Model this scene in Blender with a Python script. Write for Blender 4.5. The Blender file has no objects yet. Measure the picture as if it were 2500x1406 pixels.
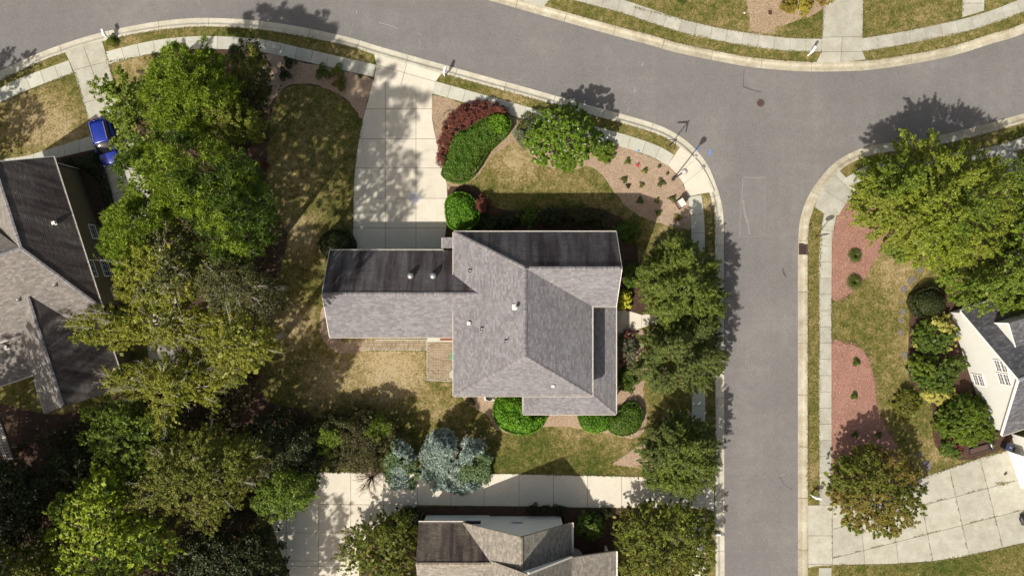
import bpy, math, random
import numpy as np
from mathutils import Vector, Matrix
from mathutils.geometry import tessellate_polygon

random.seed(7)
SC = bpy.context.scene
COL = SC.collection
H = 75.0            # camera height above the ground, metres
PPM = 25.0          # photo pixels per metre at ground level
CX, CY = 1250.0, 703.0

# ------------------------------------------------------------ camera, sky, sun, exposure
cam_d = bpy.data.cameras.new('camera')
cam = bpy.data.objects.new('camera', cam_d)
COL.objects.link(cam)
cam.location = (0, 0, H)
cam.rotation_euler = (0, 0, 0)
cam_d.sensor_width = 36.0
cam_d.lens = 36.0 * H / 100.0
cam_d.clip_start = 0.5
cam_d.clip_end = 3000
SC.camera = cam

SUN_EL = math.radians(46.5)
SX, SY = 0.615, 0.789           # direction the light travels over the ground
SUN_ROT = math.atan2(-SX, -SY)
world = bpy.data.worlds.new('World')
SC.world = world
world.use_nodes = True
wn = world.node_tree
wn.nodes.clear()
w_out = wn.nodes.new('ShaderNodeOutputWorld')
w_bg = wn.nodes.new('ShaderNodeBackground')
w_sky = wn.nodes.new('ShaderNodeTexSky')
w_sky.sky_type = 'NISHITA'
w_sky.sun_disc = False
w_sky.sun_elevation = SUN_EL
w_sky.sun_rotation = SUN_ROT
w_sky.air_density = 1.0
w_sky.dust_density = 2.5
w_sky.ozone_density = 1.0
w_bg.inputs['Strength'].default_value = 0.125
w_mix = wn.nodes.new('ShaderNodeMix')
w_mix.data_type = 'RGBA'; w_mix.blend_type = 'MULTIPLY'
w_mix.inputs[0].default_value = 1.0
w_mix.inputs[7].default_value = (1.16, 0.99, 0.76, 1)      # thin warm overcast veil
wn.links.new(w_sky.outputs[0], w_mix.inputs[6])
wn.links.new(w_mix.outputs[2], w_bg.inputs[0])
wn.links.new(w_bg.outputs[0], w_out.inputs[0])

sun_d = bpy.data.lights.new('sun', 'SUN')
sun_d.energy = 5.0
sun_d.angle = math.radians(0.9)
sun_d.color = (1.0, 0.945, 0.86)
sun = bpy.data.objects.new('sun', sun_d)
COL.objects.link(sun)
sun.location = (-60, -80, 120)
ldir = Vector((SX * math.cos(SUN_EL), SY * math.cos(SUN_EL), -math.sin(SUN_EL)))
sun.rotation_euler = ldir.to_track_quat('-Z', 'Y').to_euler()

SC.render.engine = 'CYCLES'
SC.view_settings.view_transform = 'Standard'
SC.view_settings.look = 'None'
SC.view_settings.gamma = 1.0
SC.view_settings.use_curve_mapping = False
SC.view_settings.exposure = 0.36

# ------------------------------------------------------------ measuring: photo pixel -> place at height z
def P(px, py, z=0.0):
    s = (H - z) / H / PPM
    return Vector(((px - CX) * s, (CY - py) * s, z))

def onplane(px, py, p0, n):
    d = P(px, py, 0) - Vector((0, 0, H))
    o = Vector((0, 0, H))
    t = (p0 - o).dot(n) / d.dot(n)
    return o + d * t

# ------------------------------------------------------------ node helper
class NT:
    def __init__(self, name):
        self.m = bpy.data.materials.new(name)
        self.m.use_nodes = True
        self.t = self.m.node_tree
        self.t.nodes.clear()
        self.out = self.t.nodes.new('ShaderNodeOutputMaterial')
        self._pos = None
    def n(self, typ, **kw):
        nd = self.t.nodes.new(typ)
        for k, v in kw.items():
            setattr(nd, k, v)
        return nd
    def link(self, a, b):
        self.t.links.new(a, b)
    def put(self, sock, v):
        if isinstance(v, bpy.types.NodeSocket):
            self.link(v, sock)
        elif isinstance(v, (tuple, list)) and sock.type == 'RGBA':
            sock.default_value = (v[0], v[1], v[2], 1)
        else:
            sock.default_value = v
    def pos(self):
        if self._pos is None:
            self._pos = self.n('ShaderNodeNewGeometry')
        return self._pos.outputs['Position']
    def island(self):
        self.pos()
        return self._pos.outputs['Random Per Island']
    def objrand(self):
        return self.n('ShaderNodeObjectInfo').outputs['Random']
    def mapping(self, vec, scale=(1, 1, 1), rot=(0, 0, 0), loc=(0, 0, 0)):
        m = self.n('ShaderNodeMapping')
        self.link(vec, m.inputs['Vector'])
        m.inputs['Scale'].default_value = scale
        m.inputs['Rotation'].default_value = rot
        m.inputs['Location'].default_value = loc
        return m.outputs[0]
    def noise(self, scale, detail=3, vec=None, rough=0.55):
        nd = self.n('ShaderNodeTexNoise')
        self.link(vec or self.pos(), nd.inputs['Vector'])
        nd.inputs['Scale'].default_value = scale
        nd.inputs['Detail'].default_value = detail
        nd.inputs['Roughness'].default_value = rough
        return nd.outputs['Fac']
    def voro(self, scale, vec=None, out='Color', feature='F1'):
        nd = self.n('ShaderNodeTexVoronoi', feature=feature)
        self.link(vec or self.pos(), nd.inputs['Vector'])
        nd.inputs['Scale'].default_value = scale
        return nd.outputs[out]
    def math(self, op, a, b=0.0, c=None, clamp=False):
        nd = self.n('ShaderNodeMath', operation=op)
        nd.use_clamp = clamp
        self.put(nd.inputs[0], a)
        self.put(nd.inputs[1], b)
        if c is not None:
            self.put(nd.inputs[2], c)
        return nd.outputs[0]
    def rng(self, v, a, b, c=0.0, d=1.0):
        nd = self.n('ShaderNodeMapRange')
        self.put(nd.inputs[0], v)
        for i, x in enumerate((a, b, c, d)):
            nd.inputs[i + 1].default_value = x
        return nd.outputs[0]
    def mix(self, f, a, b, mode='MIX'):
        nd = self.n('ShaderNodeMix', data_type='RGBA', blend_type=mode)
        self.put(nd.inputs[0], f)
        self.put(nd.inputs[6], a)
        self.put(nd.inputs[7], b)
        return nd.outputs[2]
    def ramp(self, f, stops):
        nd = self.n('ShaderNodeValToRGB')
        self.put(nd.inputs[0], f)
        el = nd.color_ramp.elements
        while len(el) < len(stops):
            el.new(0.5)
        for e, (p, c) in zip(el, stops):
            e.position = p
            e.color = (c[0], c[1], c[2], 1)
        return nd.outputs[0]
    def bump(self, h, strength=0.3, dist=0.02):
        nd = self.n('ShaderNodeBump')
        nd.inputs['Strength'].default_value = strength
        nd.inputs['Distance'].default_value = dist
        self.link(h, nd.inputs['Height'])
        return nd.outputs[0]
    def bsdf(self, color, rough=0.8, spec=0.3, normal=None, metallic=0.0, transl=None, tcol=None):
        b = self.n('ShaderNodeBsdfPrincipled')
        self.put(b.inputs['Base Color'], color)
        self.put(b.inputs['Roughness'], rough)
        b.inputs['Specular IOR Level'].default_value = spec
        b.inputs['Metallic'].default_value = metallic
        if normal is not None:
            self.link(normal, b.inputs['Normal'])
        o = b.outputs[0]
        if transl:
            tr = self.n('ShaderNodeBsdfTranslucent')
            self.put(tr.inputs[0], tcol if tcol is not None else color)
            mx = self.n('ShaderNodeMixShader')
            mx.inputs[0].default_value = transl
            self.link(o, mx.inputs[1])
            self.link(tr.outputs[0], mx.inputs[2])
            o = mx.outputs[0]
        self.link(o, self.out.inputs[0])
        return self.m

def mul(c, k):
    return tuple(x * k for x in c)

# ------------------------------------------------------------ materials
def m_asphalt():
    t = NT('asphalt')
    big = t.noise(0.12, 3)
    mid = t.noise(1.1, 4)
    # faint wheel tracks and paving lanes run with each street
    lane = t.noise(1.0, 2, t.mapping(t.pos(), (0.9, 0.03, 1)))
    lane2 = t.noise(1.0, 2, t.mapping(t.pos(), (0.03, 0.7, 1), rot=(0, 0, 0.26)))
    fine = t.noise(16, 3, rough=0.85)
    grit = t.voro(24)
    v = t.math('ADD', t.math('MULTIPLY', big, 0.5), t.math('MULTIPLY', mid, 0.22))
    v = t.math('ADD', v, t.math('MULTIPLY', t.math('ADD', lane, lane2), 0.14))
    c = t.ramp(v, [(0.28, (0.108, 0.104, 0.102)), (0.50, (0.145, 0.138, 0.132)), (0.70, (0.200, 0.189, 0.178))])
    c = t.mix(0.22, c, t.ramp(fine, [(0.25, (0.03, 0.03, 0.032)), (0.5, (0.16, 0.15, 0.148)), (0.78, (0.34, 0.325, 0.31))]))
    g = t.n('ShaderNodeSeparateColor'); t.link(grit, g.inputs[0])
    c = t.mix(t.math('MULTIPLY', t.math('GREATER_THAN', g.outputs[0], 0.95), 0.3), c, (0.34, 0.32, 0.30))
    c = t.mix(t.math('MULTIPLY', t.math('LESS_THAN', g.outputs[1], 0.08), 0.5), c, (0.05, 0.05, 0.05))
    return t.bsdf(c, 0.92, 0.2, t.bump(fine, 0.4, 0.01))

def m_patch():
    t = NT('patched_asphalt')
    v = t.noise(1.3, 4)
    fine = t.noise(16, 3, rough=0.85)
    c = t.ramp(v, [(0.3, (0.13, 0.122, 0.12)), (0.7, (0.175, 0.165, 0.158))])
    c = t.mix(0.4, c, t.ramp(fine, [(0.25, (0.03, 0.03, 0.032)), (0.5, (0.15, 0.14, 0.137)), (0.78, (0.34, 0.32, 0.30))]))
    return t.bsdf(c, 0.92, 0.2)

def m_concrete(name, base, stain=(0.25, 0.22, 0.16), amt=0.5, var=0.14):
    t = NT(name)
    a = t.noise(0.8, 5, rough=0.65)
    b = t.noise(4.5, 5, rough=0.7)
    f = t.noise(26, 3, rough=0.8)
    c = t.mix(t.rng(a, 0.35, 0.75, 0, amt), base, stain)
    c = t.mix(t.rng(b, 0.45, 0.8, 0, amt * 0.7), c, mul(stain, 0.8))
    c = t.mix(1.0, c, t.ramp(f, [(0.2, (0.80, 0.80, 0.80)), (0.5, (0.97, 0.97, 0.97)), (0.8, (1.0, 1.0, 1.0))]), 'MULTIPLY')
    k = t.rng(t.objrand(), 0, 1, 1 - var, 1)
    kc = t.n('ShaderNodeCombineColor')
    for i in range(3): t.link(k, kc.inputs[i])
    c = t.mix(1.0, c, kc.outputs[0], 'MULTIPLY')
    return t.bsdf(c, 0.85, 0.25, t.bump(f, 0.25, 0.004))

DRY = [(90, 290, 120, 0.75), (180, 330, 90, 0.5), (330, 150, 60, 0.6), (1250, 385, 75, 0.85), (1330, 440, 90, 0.45), (1420, 470, 60, 0.2),
       (1160, 430, 40, 0.3), (920, 880, 120, 0.95), (1000, 930, 120, 0.8), (730, 560, 70, 0.6), (720, 790, 70, 0.9), (800, 930, 80, 0.8),
       (1500, 1070, 60, 0.5), (1560, 1000, 40, 0.6), (1610, 560, 50, 0.3), (1400, 1065, 80, 0.3), (2200, 690, 80, 0.45), (2150, 640, 70, 0.4),
       (2190, 900, 60, 0.3), (2230, 840, 50, 0.5), (2290, 1100, 50, 0.5), (1730, 500, 30, 0.85), (1660, 375, 26, 0.8), (1250, 245, 60, 0.5),
       (870, 135, 40, 0.4), (1870, 60, 60, 0.55), (2250, 60, 90, 0.2), (1985, 800, 30, -0.1), (1985, 1150, 50, 0.35), (420, 90, 80, 0.15),
       (1560, 650, 40, 0.5), (1130, 1085, 60, 0.2), (1570, 300, 60, 0.35), (1070, 1010, 60, 0.4), (1580, 880, 40, 0.6), (700, 420, 90, 0.45), (740, 600, 70, 0.3),  (60, 170, 60, -0.1)]
LUSH = [(590, 85, 60), (1300, 1110, 90), (1200, 1130, 60), (2300, 1385, 160), (2480, 340, 60), (1340, 520, 110), (2010, 990, 30),
        (1000, 1010, 90), (1060, 940, 30), (1450, 1130, 70), (900, 290, 60), (800, 1145, 60)]

def m_lawn():
    t = NT('lawn_grass')
    pos = t.pos()
    dry = None
    for (px, py, r, s) in DRY + [(a, b, c, -0.45) for a, b, c in LUSH]:
        q = P(px, py, 0)
        vm = t.n('ShaderNodeVectorMath', operation='DISTANCE')
        t.link(pos, vm.inputs[0])
        vm.inputs[1].default_value = (q.x, q.y, 0.1)
        nd = t.n('ShaderNodeMapRange', interpolation_type='SMOOTHSTEP')
        t.link(vm.outputs['Value'], nd.inputs[0])
        nd.inputs[1].default_value = r / PPM * 1.25
        nd.inputs[2].default_value = 0
        nd.inputs[3].default_value = 0
        nd.inputs[4].default_value = s
        dry = nd.outputs[0] if dry is None else t.math('ADD', dry, nd.outputs[0])
    n1 = t.noise(0.22, 4)
    n2 = t.noise(1.3, 5, rough=0.7)
    n3 = t.noise(6.0, 4, rough=0.75)
    n4 = t.noise(18.0, 3, rough=0.8)
    v = t.math('ADD', t.math('MULTIPLY', dry, 0.50), 0.40)
    for n, k in ((n1, 0.45), (n2, 1.35), (n3, 1.7), (n4, 0.9)):
        v = t.math('ADD', v, t.math('MULTIPLY', t.math('SUBTRACT', n, 0.5), k))
    c = t.ramp(v, [(0.0, (0.040, 0.060, 0.010)), (0.25, (0.082, 0.088, 0.020)), (0.45, (0.138, 0.120, 0.038)),
                   (0.65, (0.215, 0.168, 0.072)), (0.85, (0.30, 0.235, 0.125)), (1.0, (0.35, 0.28, 0.165))])
    sp = t.ramp(n4, [(0.25, (0.42, 0.44, 0.40)), (0.5, (1, 1, 1)), (0.72, (1.5, 1.48, 1.4))])
    c = t.mix(0.85, c, sp, 'MULTIPLY')
    n5 = t.noise(34.0, 2, rough=0.9)
    c = t.mix(0.6, c, t.ramp(n5, [(0.3, (0.5, 0.5, 0.5)), (0.5, (1, 1, 1)), (0.72, (1.6, 1.6, 1.5))]), 'MULTIPLY')
    return t.bsdf(c, 0.95, 0.1, t.bump(n4, 0.9, 0.06))

def m_mulch(name, cols, scale=11.0, dark=(0.05, 0.035, 0.025)):
    t = NT(name)
    scale = scale * 1.5
    vec = t.mapping(t.pos(), (1, 1.5, 1), rot=(0, 0, 0.6))
    v = t.voro(scale, vec)
    v2 = t.voro(scale * 1.9, t.mapping(t.pos(), (1.6, 1, 1), rot=(0, 0, -0.4)))
    s = t.n('ShaderNodeSeparateColor'); t.link(v, s.inputs[0])
    s2 = t.n('ShaderNodeSeparateColor'); t.link(v2, s2.inputs[0])
    f = t.math('ADD', t.math('MULTIPLY', s.outputs[0], 0.55), t.math('MULTIPLY', s2.outputs[1], 0.45))
    c = t.ramp(f, [(0.08, dark), (0.28, cols[0]), (0.6, cols[1]), (0.95, cols[2])])
    b = t.noise(0.7, 4)
    c = t.mix(t.rng(b, 0.35, 0.75, 0, 0.4), c, mul(cols[0], 0.75))
    return t.bsdf(c, 0.95, 0.15, t.bump(f, 0.8, 0.04))

def m_shingle(name, base, tint, tr=0.62):
    t = NT(name)
    r = t.island()
    c = t.ramp(r, [(0.0, mul(base, tr)), (0.3, mul(base, 0.86)), (0.7, base), (1.0, tint)])
    # blotches and run-off streaks left by water and algae
    n1 = t.noise(0.55, 4, rough=0.6)
    st = t.noise(1.0, 4, t.mapping(t.pos(), (0.32, 1.5, 0.3), rot=(0, 0, 0)))
    st2 = t.noise(1.0, 4, t.mapping(t.pos(), (1.5, 0.28, 0.3), rot=(0, 0, 0)))
    c = t.mix(t.rng(n1, 0.45, 0.8, 0, 0.3), c, mul(base, 0.55))
    c = t.mix(t.rng(st, 0.54, 0.84, 0, 0.32), c, mul(base, 0.5))
    c = t.mix(t.rng(st2, 0.56, 0.85, 0, 0.36), c, mul(base, 0.5))
    g = t.noise(30, 2, rough=0.9)
    c = t.mix(0.5, c, t.ramp(g, [(0.25, (0.6, 0.6, 0.6)), (0.5, (1, 1, 1)), (0.75, (1.3, 1.3, 1.3))]), 'MULTIPLY')
    return t.bsdf(c, 0.95, 0.15)

def m_plain(name, col, rough=0.6, spec=0.3, metallic=0.0, var=0.12, scale=6.0):
    t = NT(name)
    n = t.noise(scale, 4, rough=0.65)
    c = t.mix(t.rng(n, 0.3, 0.75, 0, 1), col, mul(col, 1 - var * 2))
    return t.bsdf(c, rough, spec, metallic=metallic)

def m_leaf(name, dark, mid, light, odd=None, oddamt=0.0, transl=0.28, clump=0.9, gloss=0.55, patch=0.25):
    t = NT(name)
    r = t.island()
    n1 = t.noise(clump, 3, rough=0.6)
    n2 = t.noise(patch, 2)
    f = t.math('ADD', t.math('MULTIPLY', r, 0.55), t.math('MULTIPLY', t.math('SUBTRACT', n1, 0.5), 1.1))
    f = t.math('ADD', f, 0.2)
    c = t.ramp(f, [(0.0, dark), (0.5, mid), (1.0, light)])
    if odd is not None:
        k = t.math('ADD', t.math('MULTIPLY', t.rng(n2, 0.38, 0.68, 0, 1), oddamt), t.math('MULTIPLY', t.math('GREATER_THAN', r, 1 - oddamt * 0.35), 0.6), clamp=True)
        c = t.mix(k, c, odd)
    return t.bsdf(c, gloss, 0.35, transl=transl)

def m_siding(name, col):
    t = NT(name)
    s = t.n('ShaderNodeSeparateXYZ'); t.link(t.pos(), s.inputs[0])
    saw = t.math('FRACT', t.math('MULTIPLY', s.outputs[2], 6.0))
    n = t.noise(2.0, 4)
    c = t.mix(t.rng(n, 0.3, 0.8, 0, 0.5), col, mul(col, 0.88))
    return t.bsdf(c, 0.6, 0.3, t.bump(saw, 0.5, 0.02))

M = {}
M['asphalt'] = m_asphalt()
M['patch'] = m_patch()
M['drive'] = m_concrete('pale_concrete', (0.585, 0.545, 0.455), (0.40, 0.36, 0.28), 0.35, 0.07)
M['drive2'] = m_concrete('weathered_concrete', (0.42, 0.41, 0.345), (0.24, 0.22, 0.16), 0.6, 0.12)
M['walk'] = m_concrete('sidewalk_concrete', (0.48, 0.48, 0.41), (0.28, 0.26, 0.19), 0.45, 0.16)
M['walk2'] = m_concrete('grey_sidewalk_concrete', (0.42, 0.415, 0.355), (0.22, 0.20, 0.155), 0.6, 0.18)
M['kerb'] = m_concrete('kerb_concrete', (0.53, 0.505, 0.415), (0.27, 0.235, 0.17), 0.6, 0.14)
M['kerb2'] = m_concrete('stained_kerb_concrete', (0.46, 0.435, 0.345), (0.22, 0.17, 0.10), 0.75, 0.16)
M['joint'] = m_plain('joint_soil', (0.09, 0.07, 0.045), 0.95, 0.1)
M['lawn'] = m_lawn()
M['chips'] = m_mulch('pale_wood_chips', [(0.29, 0.205, 0.14), (0.39, 0.29, 0.205), (0.56, 0.44, 0.34)], 11, (0.13, 0.085, 0.055))
M['redchips'] = m_mulch('red_mulch', [(0.235, 0.115, 0.088), (0.335, 0.19, 0.15), (0.52, 0.34, 0.28)], 12, (0.12, 0.04, 0.028))
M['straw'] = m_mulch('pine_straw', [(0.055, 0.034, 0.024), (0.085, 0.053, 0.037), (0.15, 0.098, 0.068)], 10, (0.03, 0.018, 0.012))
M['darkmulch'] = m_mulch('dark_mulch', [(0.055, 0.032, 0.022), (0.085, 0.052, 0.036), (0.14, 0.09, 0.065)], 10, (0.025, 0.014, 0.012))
M['tanchips'] = m_mulch('tan_wood_chips', [(0.26, 0.19, 0.12), (0.35, 0.26, 0.17), (0.46, 0.36, 0.25)], 9)
M['shingle'] = m_shingle('grey_shingles', (0.190, 0.182, 0.190), (0.222, 0.212, 0.220), 0.72)
M['shingle_tan'] = m_shingle('weathered_wood_shingles', (0.225, 0.203, 0.172), (0.28, 0.253, 0.215), 0.66)
M['shingle_warm'] = m_shingle('brown_grey_shingles', (0.185, 0.168, 0.152), (0.225, 0.205, 0.188), 0.70)
M['shingle_slate'] = m_shingle('slate_shingles', (0.105, 0.105, 0.115), (0.155, 0.155, 0.172))
M['white'] = m_plain('white_paint', (0.78, 0.77, 0.74), 0.5, 0.4, var=0.05)
M['whitewall'] = m_siding('white_siding', (0.62, 0.62, 0.58))
M['shadewall'] = m_siding('cool_white_siding', (0.80, 0.79, 0.80))
M['beige'] = m_siding('beige_siding', (0.45, 0.40, 0.32))
M['olivewall'] = m_siding('olive_siding', (0.13, 0.105, 0.065))
M['gutter'] = m_plain('gutter_white', (0.66, 0.62, 0.56), 0.45, 0.4, var=0.12)
M['deckwood'] = m_plain('roof_underside', (0.12, 0.10, 0.08), 0.9)
M['metal'] = m_plain('galvanised_metal', (0.42, 0.41, 0.40), 0.4, 0.5, 0.6)
M['darkmetal'] = m_plain('dark_painted_metal', (0.045, 0.040, 0.040), 0.5, 0.4, 0.2)
M['rubber'] = m_plain('black_rubber', (0.015, 0.015, 0.016), 0.8, 0.2)
M['black'] = m_plain('black_plastic', (0.018, 0.018, 0.020), 0.45, 0.4)
M['bluebin'] = m_plain('navy_plastic', (0.020, 0.028, 0.07), 0.35, 0.5)
M['glass'] = m_plain('window_glass', (0.035, 0.042, 0.06), 0.08, 0.8, var=0.1)
M['glass_pale'] = m_plain('window_glass_with_blinds', (0.17, 0.17, 0.18), 0.15, 0.8, var=0.15, scale=20)
M['carpaint'] = m_plain('blue_car_paint', (0.012, 0.030, 0.26), 0.25, 0.6, 0.2, var=0.05)
M['carglass'] = m_plain('car_glass', (0.012, 0.013, 0.018), 0.06, 0.9)
M['rust'] = m_plain('rusty_iron', (0.12, 0.07, 0.055), 0.8, 0.3, 0.2, var=0.3, scale=14)
M['drain'] = m_plain('drain_iron', (0.07, 0.05, 0.045), 0.8, 0.3)
M['bluepaint'] = m_plain('blue_marking_paint', (0.07, 0.25, 0.78), 0.7)
M['whitepaint'] = m_plain('white_marking_paint', (0.34, 0.33, 0.32), 0.8, var=0.3, scale=9)
M['sealant'] = m_plain('pale_crack_sealant', (0.26, 0.25, 0.24), 0.8, var=0.3)
M['tar'] = m_plain('dark_stain', (0.07, 0.065, 0.07), 0.8)
M['brick'] = m_plain('red_brick', (0.26, 0.085, 0.05), 0.85, var=0.2, scale=10)
M['bark'] = m_plain('brown_bark', (0.085, 0.062, 0.048), 0.9, var=0.25, scale=8)
M['palebark'] = m_plain('pale_bark', (0.36, 0.33, 0.28), 0.85, var=0.2, scale=8)
M['redtwig'] = m_plain('red_brown_twigs', (0.10, 0.045, 0.035), 0.9, var=0.2)
M['tantwig'] = m_plain('tan_twigs', (0.19, 0.13, 0.09), 0.9, var=0.2)
M['stone'] = m_plain('grey_flagstone', (0.165, 0.15, 0.15), 0.9, var=0.25, scale=5)
M['greenfabric'] = m_plain('green_fabric', (0.02, 0.30, 0.17), 0.8)
M['lamp_glass'] = m_plain('frosted_lamp_glass', (0.42, 0.38, 0.34), 0.35, 0.5)
M['lavender'] = m_plain('pale_lavender_board', (0.50, 0.49, 0.53), 0.6, var=0.05)
M['redpetal'] = m_plain('red_petals', (0.55, 0.03, 0.04), 0.6)
M['paver'] = None
def m_paver():
    t = NT('tan_pavers')
    r = t.island()
    c = t.ramp(r, [(0.0, (0.21, 0.165, 0.11)), (0.35, (0.27, 0.225, 0.155)), (0.7, (0.32, 0.27, 0.19)), (1.0, (0.34, 0.24, 0.165))])
    c = t.mix(t.rng(t.noise(0.9, 4), 0.4, 0.75, 0, 0.5), c, (0.20, 0.15, 0.10))
    return t.bsdf(c, 0.9, 0.2)
M['paver'] = m_paver()
def m_fallen():
    t = NT('fallen_leaves_mixed')
    return t.bsdf(t.ramp(t.island(), [(0, (0.16, 0.09, 0.03)), (0.4, (0.30, 0.20, 0.06)), (0.8, (0.42, 0.34, 0.12)), (1, (0.5, 0.45, 0.3))]), 0.8, 0.2)
M['fallen'] = m_fallen()
def m_ridgecap(n, base): 
    t = NT(n)
    return t.bsdf(t.ramp(t.island(), [(0, mul(base, 0.7)), (1, mul(base, 1.15))]), 0.95, 0.15)
def m_algae_shade(name, base, tint, rot, tr=0.8):
    """shingles with dark algal run-off streaks and the shade of sun-averted slopes painted in"""
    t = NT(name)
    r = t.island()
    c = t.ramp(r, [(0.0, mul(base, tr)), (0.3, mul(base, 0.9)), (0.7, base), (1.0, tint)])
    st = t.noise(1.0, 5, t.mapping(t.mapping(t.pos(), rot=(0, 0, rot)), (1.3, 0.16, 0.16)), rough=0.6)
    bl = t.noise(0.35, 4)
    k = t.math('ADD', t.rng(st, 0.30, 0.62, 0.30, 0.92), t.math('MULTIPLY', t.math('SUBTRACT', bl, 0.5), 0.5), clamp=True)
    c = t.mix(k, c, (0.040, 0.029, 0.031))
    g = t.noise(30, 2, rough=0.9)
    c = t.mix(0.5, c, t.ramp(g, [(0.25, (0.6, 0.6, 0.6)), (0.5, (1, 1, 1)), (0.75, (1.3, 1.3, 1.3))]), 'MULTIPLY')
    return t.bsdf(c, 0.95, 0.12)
M['algae_shade'] = m_algae_shade('shaded_algae_shingles', (0.190, 0.182, 0.190), (0.218, 0.208, 0.216), 0.0)  # darker copies for slopes turned from the sun; shade coloured in with streaks
M['algae_shade_warm'] = m_algae_shade('shaded_algae_brown_grey_shingles', (0.185, 0.168, 0.152), (0.225, 0.205, 0.188), math.radians(107))
M['algae_shade_tan'] = m_algae_shade('shaded_algae_tan_shingles', (0.24, 0.205, 0.160), (0.30, 0.26, 0.205), 0.0, 0.66)
M['cap'] = m_ridgecap('grey_ridge_cap', (0.195, 0.183, 0.188))
M['cap_tan'] = m_ridgecap('tan_ridge_cap', (0.26, 0.225, 0.175))
M['cap_slate'] = m_ridgecap('slate_ridge_cap', (0.20, 0.215, 0.225))

L = {}
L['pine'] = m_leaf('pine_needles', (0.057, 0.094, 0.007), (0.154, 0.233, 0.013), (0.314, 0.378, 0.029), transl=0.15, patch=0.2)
L['pine_shade'] = m_leaf('self_shaded_pine_needles', (0.020, 0.043, 0.003), (0.054, 0.097, 0.006), (0.113, 0.167, 0.013), transl=0.1)  # darker copy of the pine needles; the crown's own shade in the colour
L['broad'] = m_leaf('broad_green_leaves', (0.052, 0.080, 0.007), (0.125, 0.184, 0.014), (0.282, 0.321, 0.042))
L['birch'] = m_leaf('olive_birch_leaves', (0.092, 0.104, 0.008), (0.196, 0.221, 0.016), (0.348, 0.360, 0.036), odd=(0.211, 0.174, 0.030), oddamt=0.22)
L['birch_brown'] = m_leaf('browning_birch_leaves', (0.056, 0.056, 0.008), (0.097, 0.121, 0.022), (0.179, 0.209, 0.045), odd=(0.102, 0.081, 0.030), oddamt=0.45)
L['oak'] = m_leaf('olive_oak_leaves', (0.053, 0.063, 0.006), (0.131, 0.146, 0.012), (0.183, 0.233, 0.031), odd=(0.151, 0.130, 0.024), oddamt=0.3)
L['bright'] = m_leaf('bright_yellow_green_leaves', (0.090, 0.137, 0.007), (0.239, 0.321, 0.018), (0.508, 0.546, 0.044), odd=(0.363, 0.304, 0.044), oddamt=0.08, transl=0.3)
L['maple'] = m_leaf('green_maple_leaves', (0.041, 0.069, 0.005), (0.096, 0.154, 0.010), (0.220, 0.281, 0.021), transl=0.3)
L['dark'] = m_leaf('dark_evergreen_and_shade_leaves', (0.011, 0.015, 0.002), (0.024, 0.034, 0.005), (0.050, 0.059, 0.010), transl=0.1)  # dark evergreen tone; also puts lower-left gloom into the leaf colour
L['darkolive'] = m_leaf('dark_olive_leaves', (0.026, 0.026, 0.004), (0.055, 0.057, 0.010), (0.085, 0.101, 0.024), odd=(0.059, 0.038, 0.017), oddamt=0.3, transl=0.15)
L['cypress'] = m_leaf('cypress_sprays', (0.044, 0.070, 0.007), (0.101, 0.145, 0.016), (0.230, 0.259, 0.029), odd=(0.149, 0.138, 0.030), oddamt=0.12, transl=0.15)
L['cypress_olive'] = m_leaf('olive_cypress_sprays', (0.035, 0.054, 0.010), (0.084, 0.118, 0.018), (0.164, 0.196, 0.035), odd=(0.128, 0.116, 0.030), oddamt=0.25, transl=0.15)
L['elm'] = m_leaf('yellow_green_leaves', (0.078, 0.113, 0.006), (0.184, 0.245, 0.013), (0.353, 0.401, 0.034), odd=(0.240, 0.231, 0.048), oddamt=0.35, transl=0.3, patch=0.16)
L['elm_dark'] = m_leaf('green_summer_leaves', (0.053, 0.091, 0.006), (0.118, 0.183, 0.011), (0.231, 0.292, 0.026), odd=(0.152, 0.138, 0.033), oddamt=0.15)
L['magnolia'] = m_leaf('glossy_green_leaves', (0.038, 0.079, 0.004), (0.093, 0.166, 0.009), (0.216, 0.284, 0.031), gloss=0.32, transl=0.15)
L['hedge'] = m_leaf('clipped_hedge_leaves', (0.034, 0.087, 0.005), (0.075, 0.167, 0.010), (0.146, 0.258, 0.019), transl=0.15, gloss=0.45, odd=(0.11, 0.12, 0.02), oddamt=0.22, clump=1.4, patch=0.5)
L['hedge_bright'] = m_leaf('fresh_hedge_leaves', (0.044, 0.127, 0.005), (0.105, 0.254, 0.008), (0.206, 0.407, 0.024), transl=0.2)
L['lime'] = m_leaf('lime_leaves', (0.062, 0.138, 0.005), (0.138, 0.265, 0.010), (0.260, 0.403, 0.024), transl=0.25)
L['barberry'] = m_leaf('red_barberry_leaves', (0.056, 0.014, 0.011), (0.142, 0.039, 0.027), (0.274, 0.089, 0.053), odd=(0.137, 0.062, 0.029), oddamt=0.2, transl=0.15)
L['greygreen'] = m_leaf('grey_green_leaves', (0.055, 0.072, 0.039), (0.132, 0.165, 0.083), (0.242, 0.275, 0.165), odd=(0.165, 0.110, 0.077), oddamt=0.3)
L['gold'] = m_leaf('golden_yellow_leaves', (0.22, 0.22, 0.01), (0.45, 0.45, 0.03), (0.70, 0.68, 0.10), transl=0.2)
L['gold_dull'] = m_leaf('dull_golden_leaves', (0.12, 0.10, 0.01), (0.26, 0.22, 0.02), (0.42, 0.36, 0.05), transl=0.2)
L['cream'] = m_leaf('cream_tipped_leaves', (0.167, 0.187, 0.035), (0.427, 0.403, 0.088), (0.800, 0.697, 0.211), transl=0.2)
L['spruce'] = m_leaf('blue_spruce_needles', (0.118, 0.165, 0.137), (0.325, 0.418, 0.367), (0.768, 0.800, 0.798), odd=(0.139, 0.198, 0.053), oddamt=0.25, transl=0.05, clump=1.6)
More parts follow.
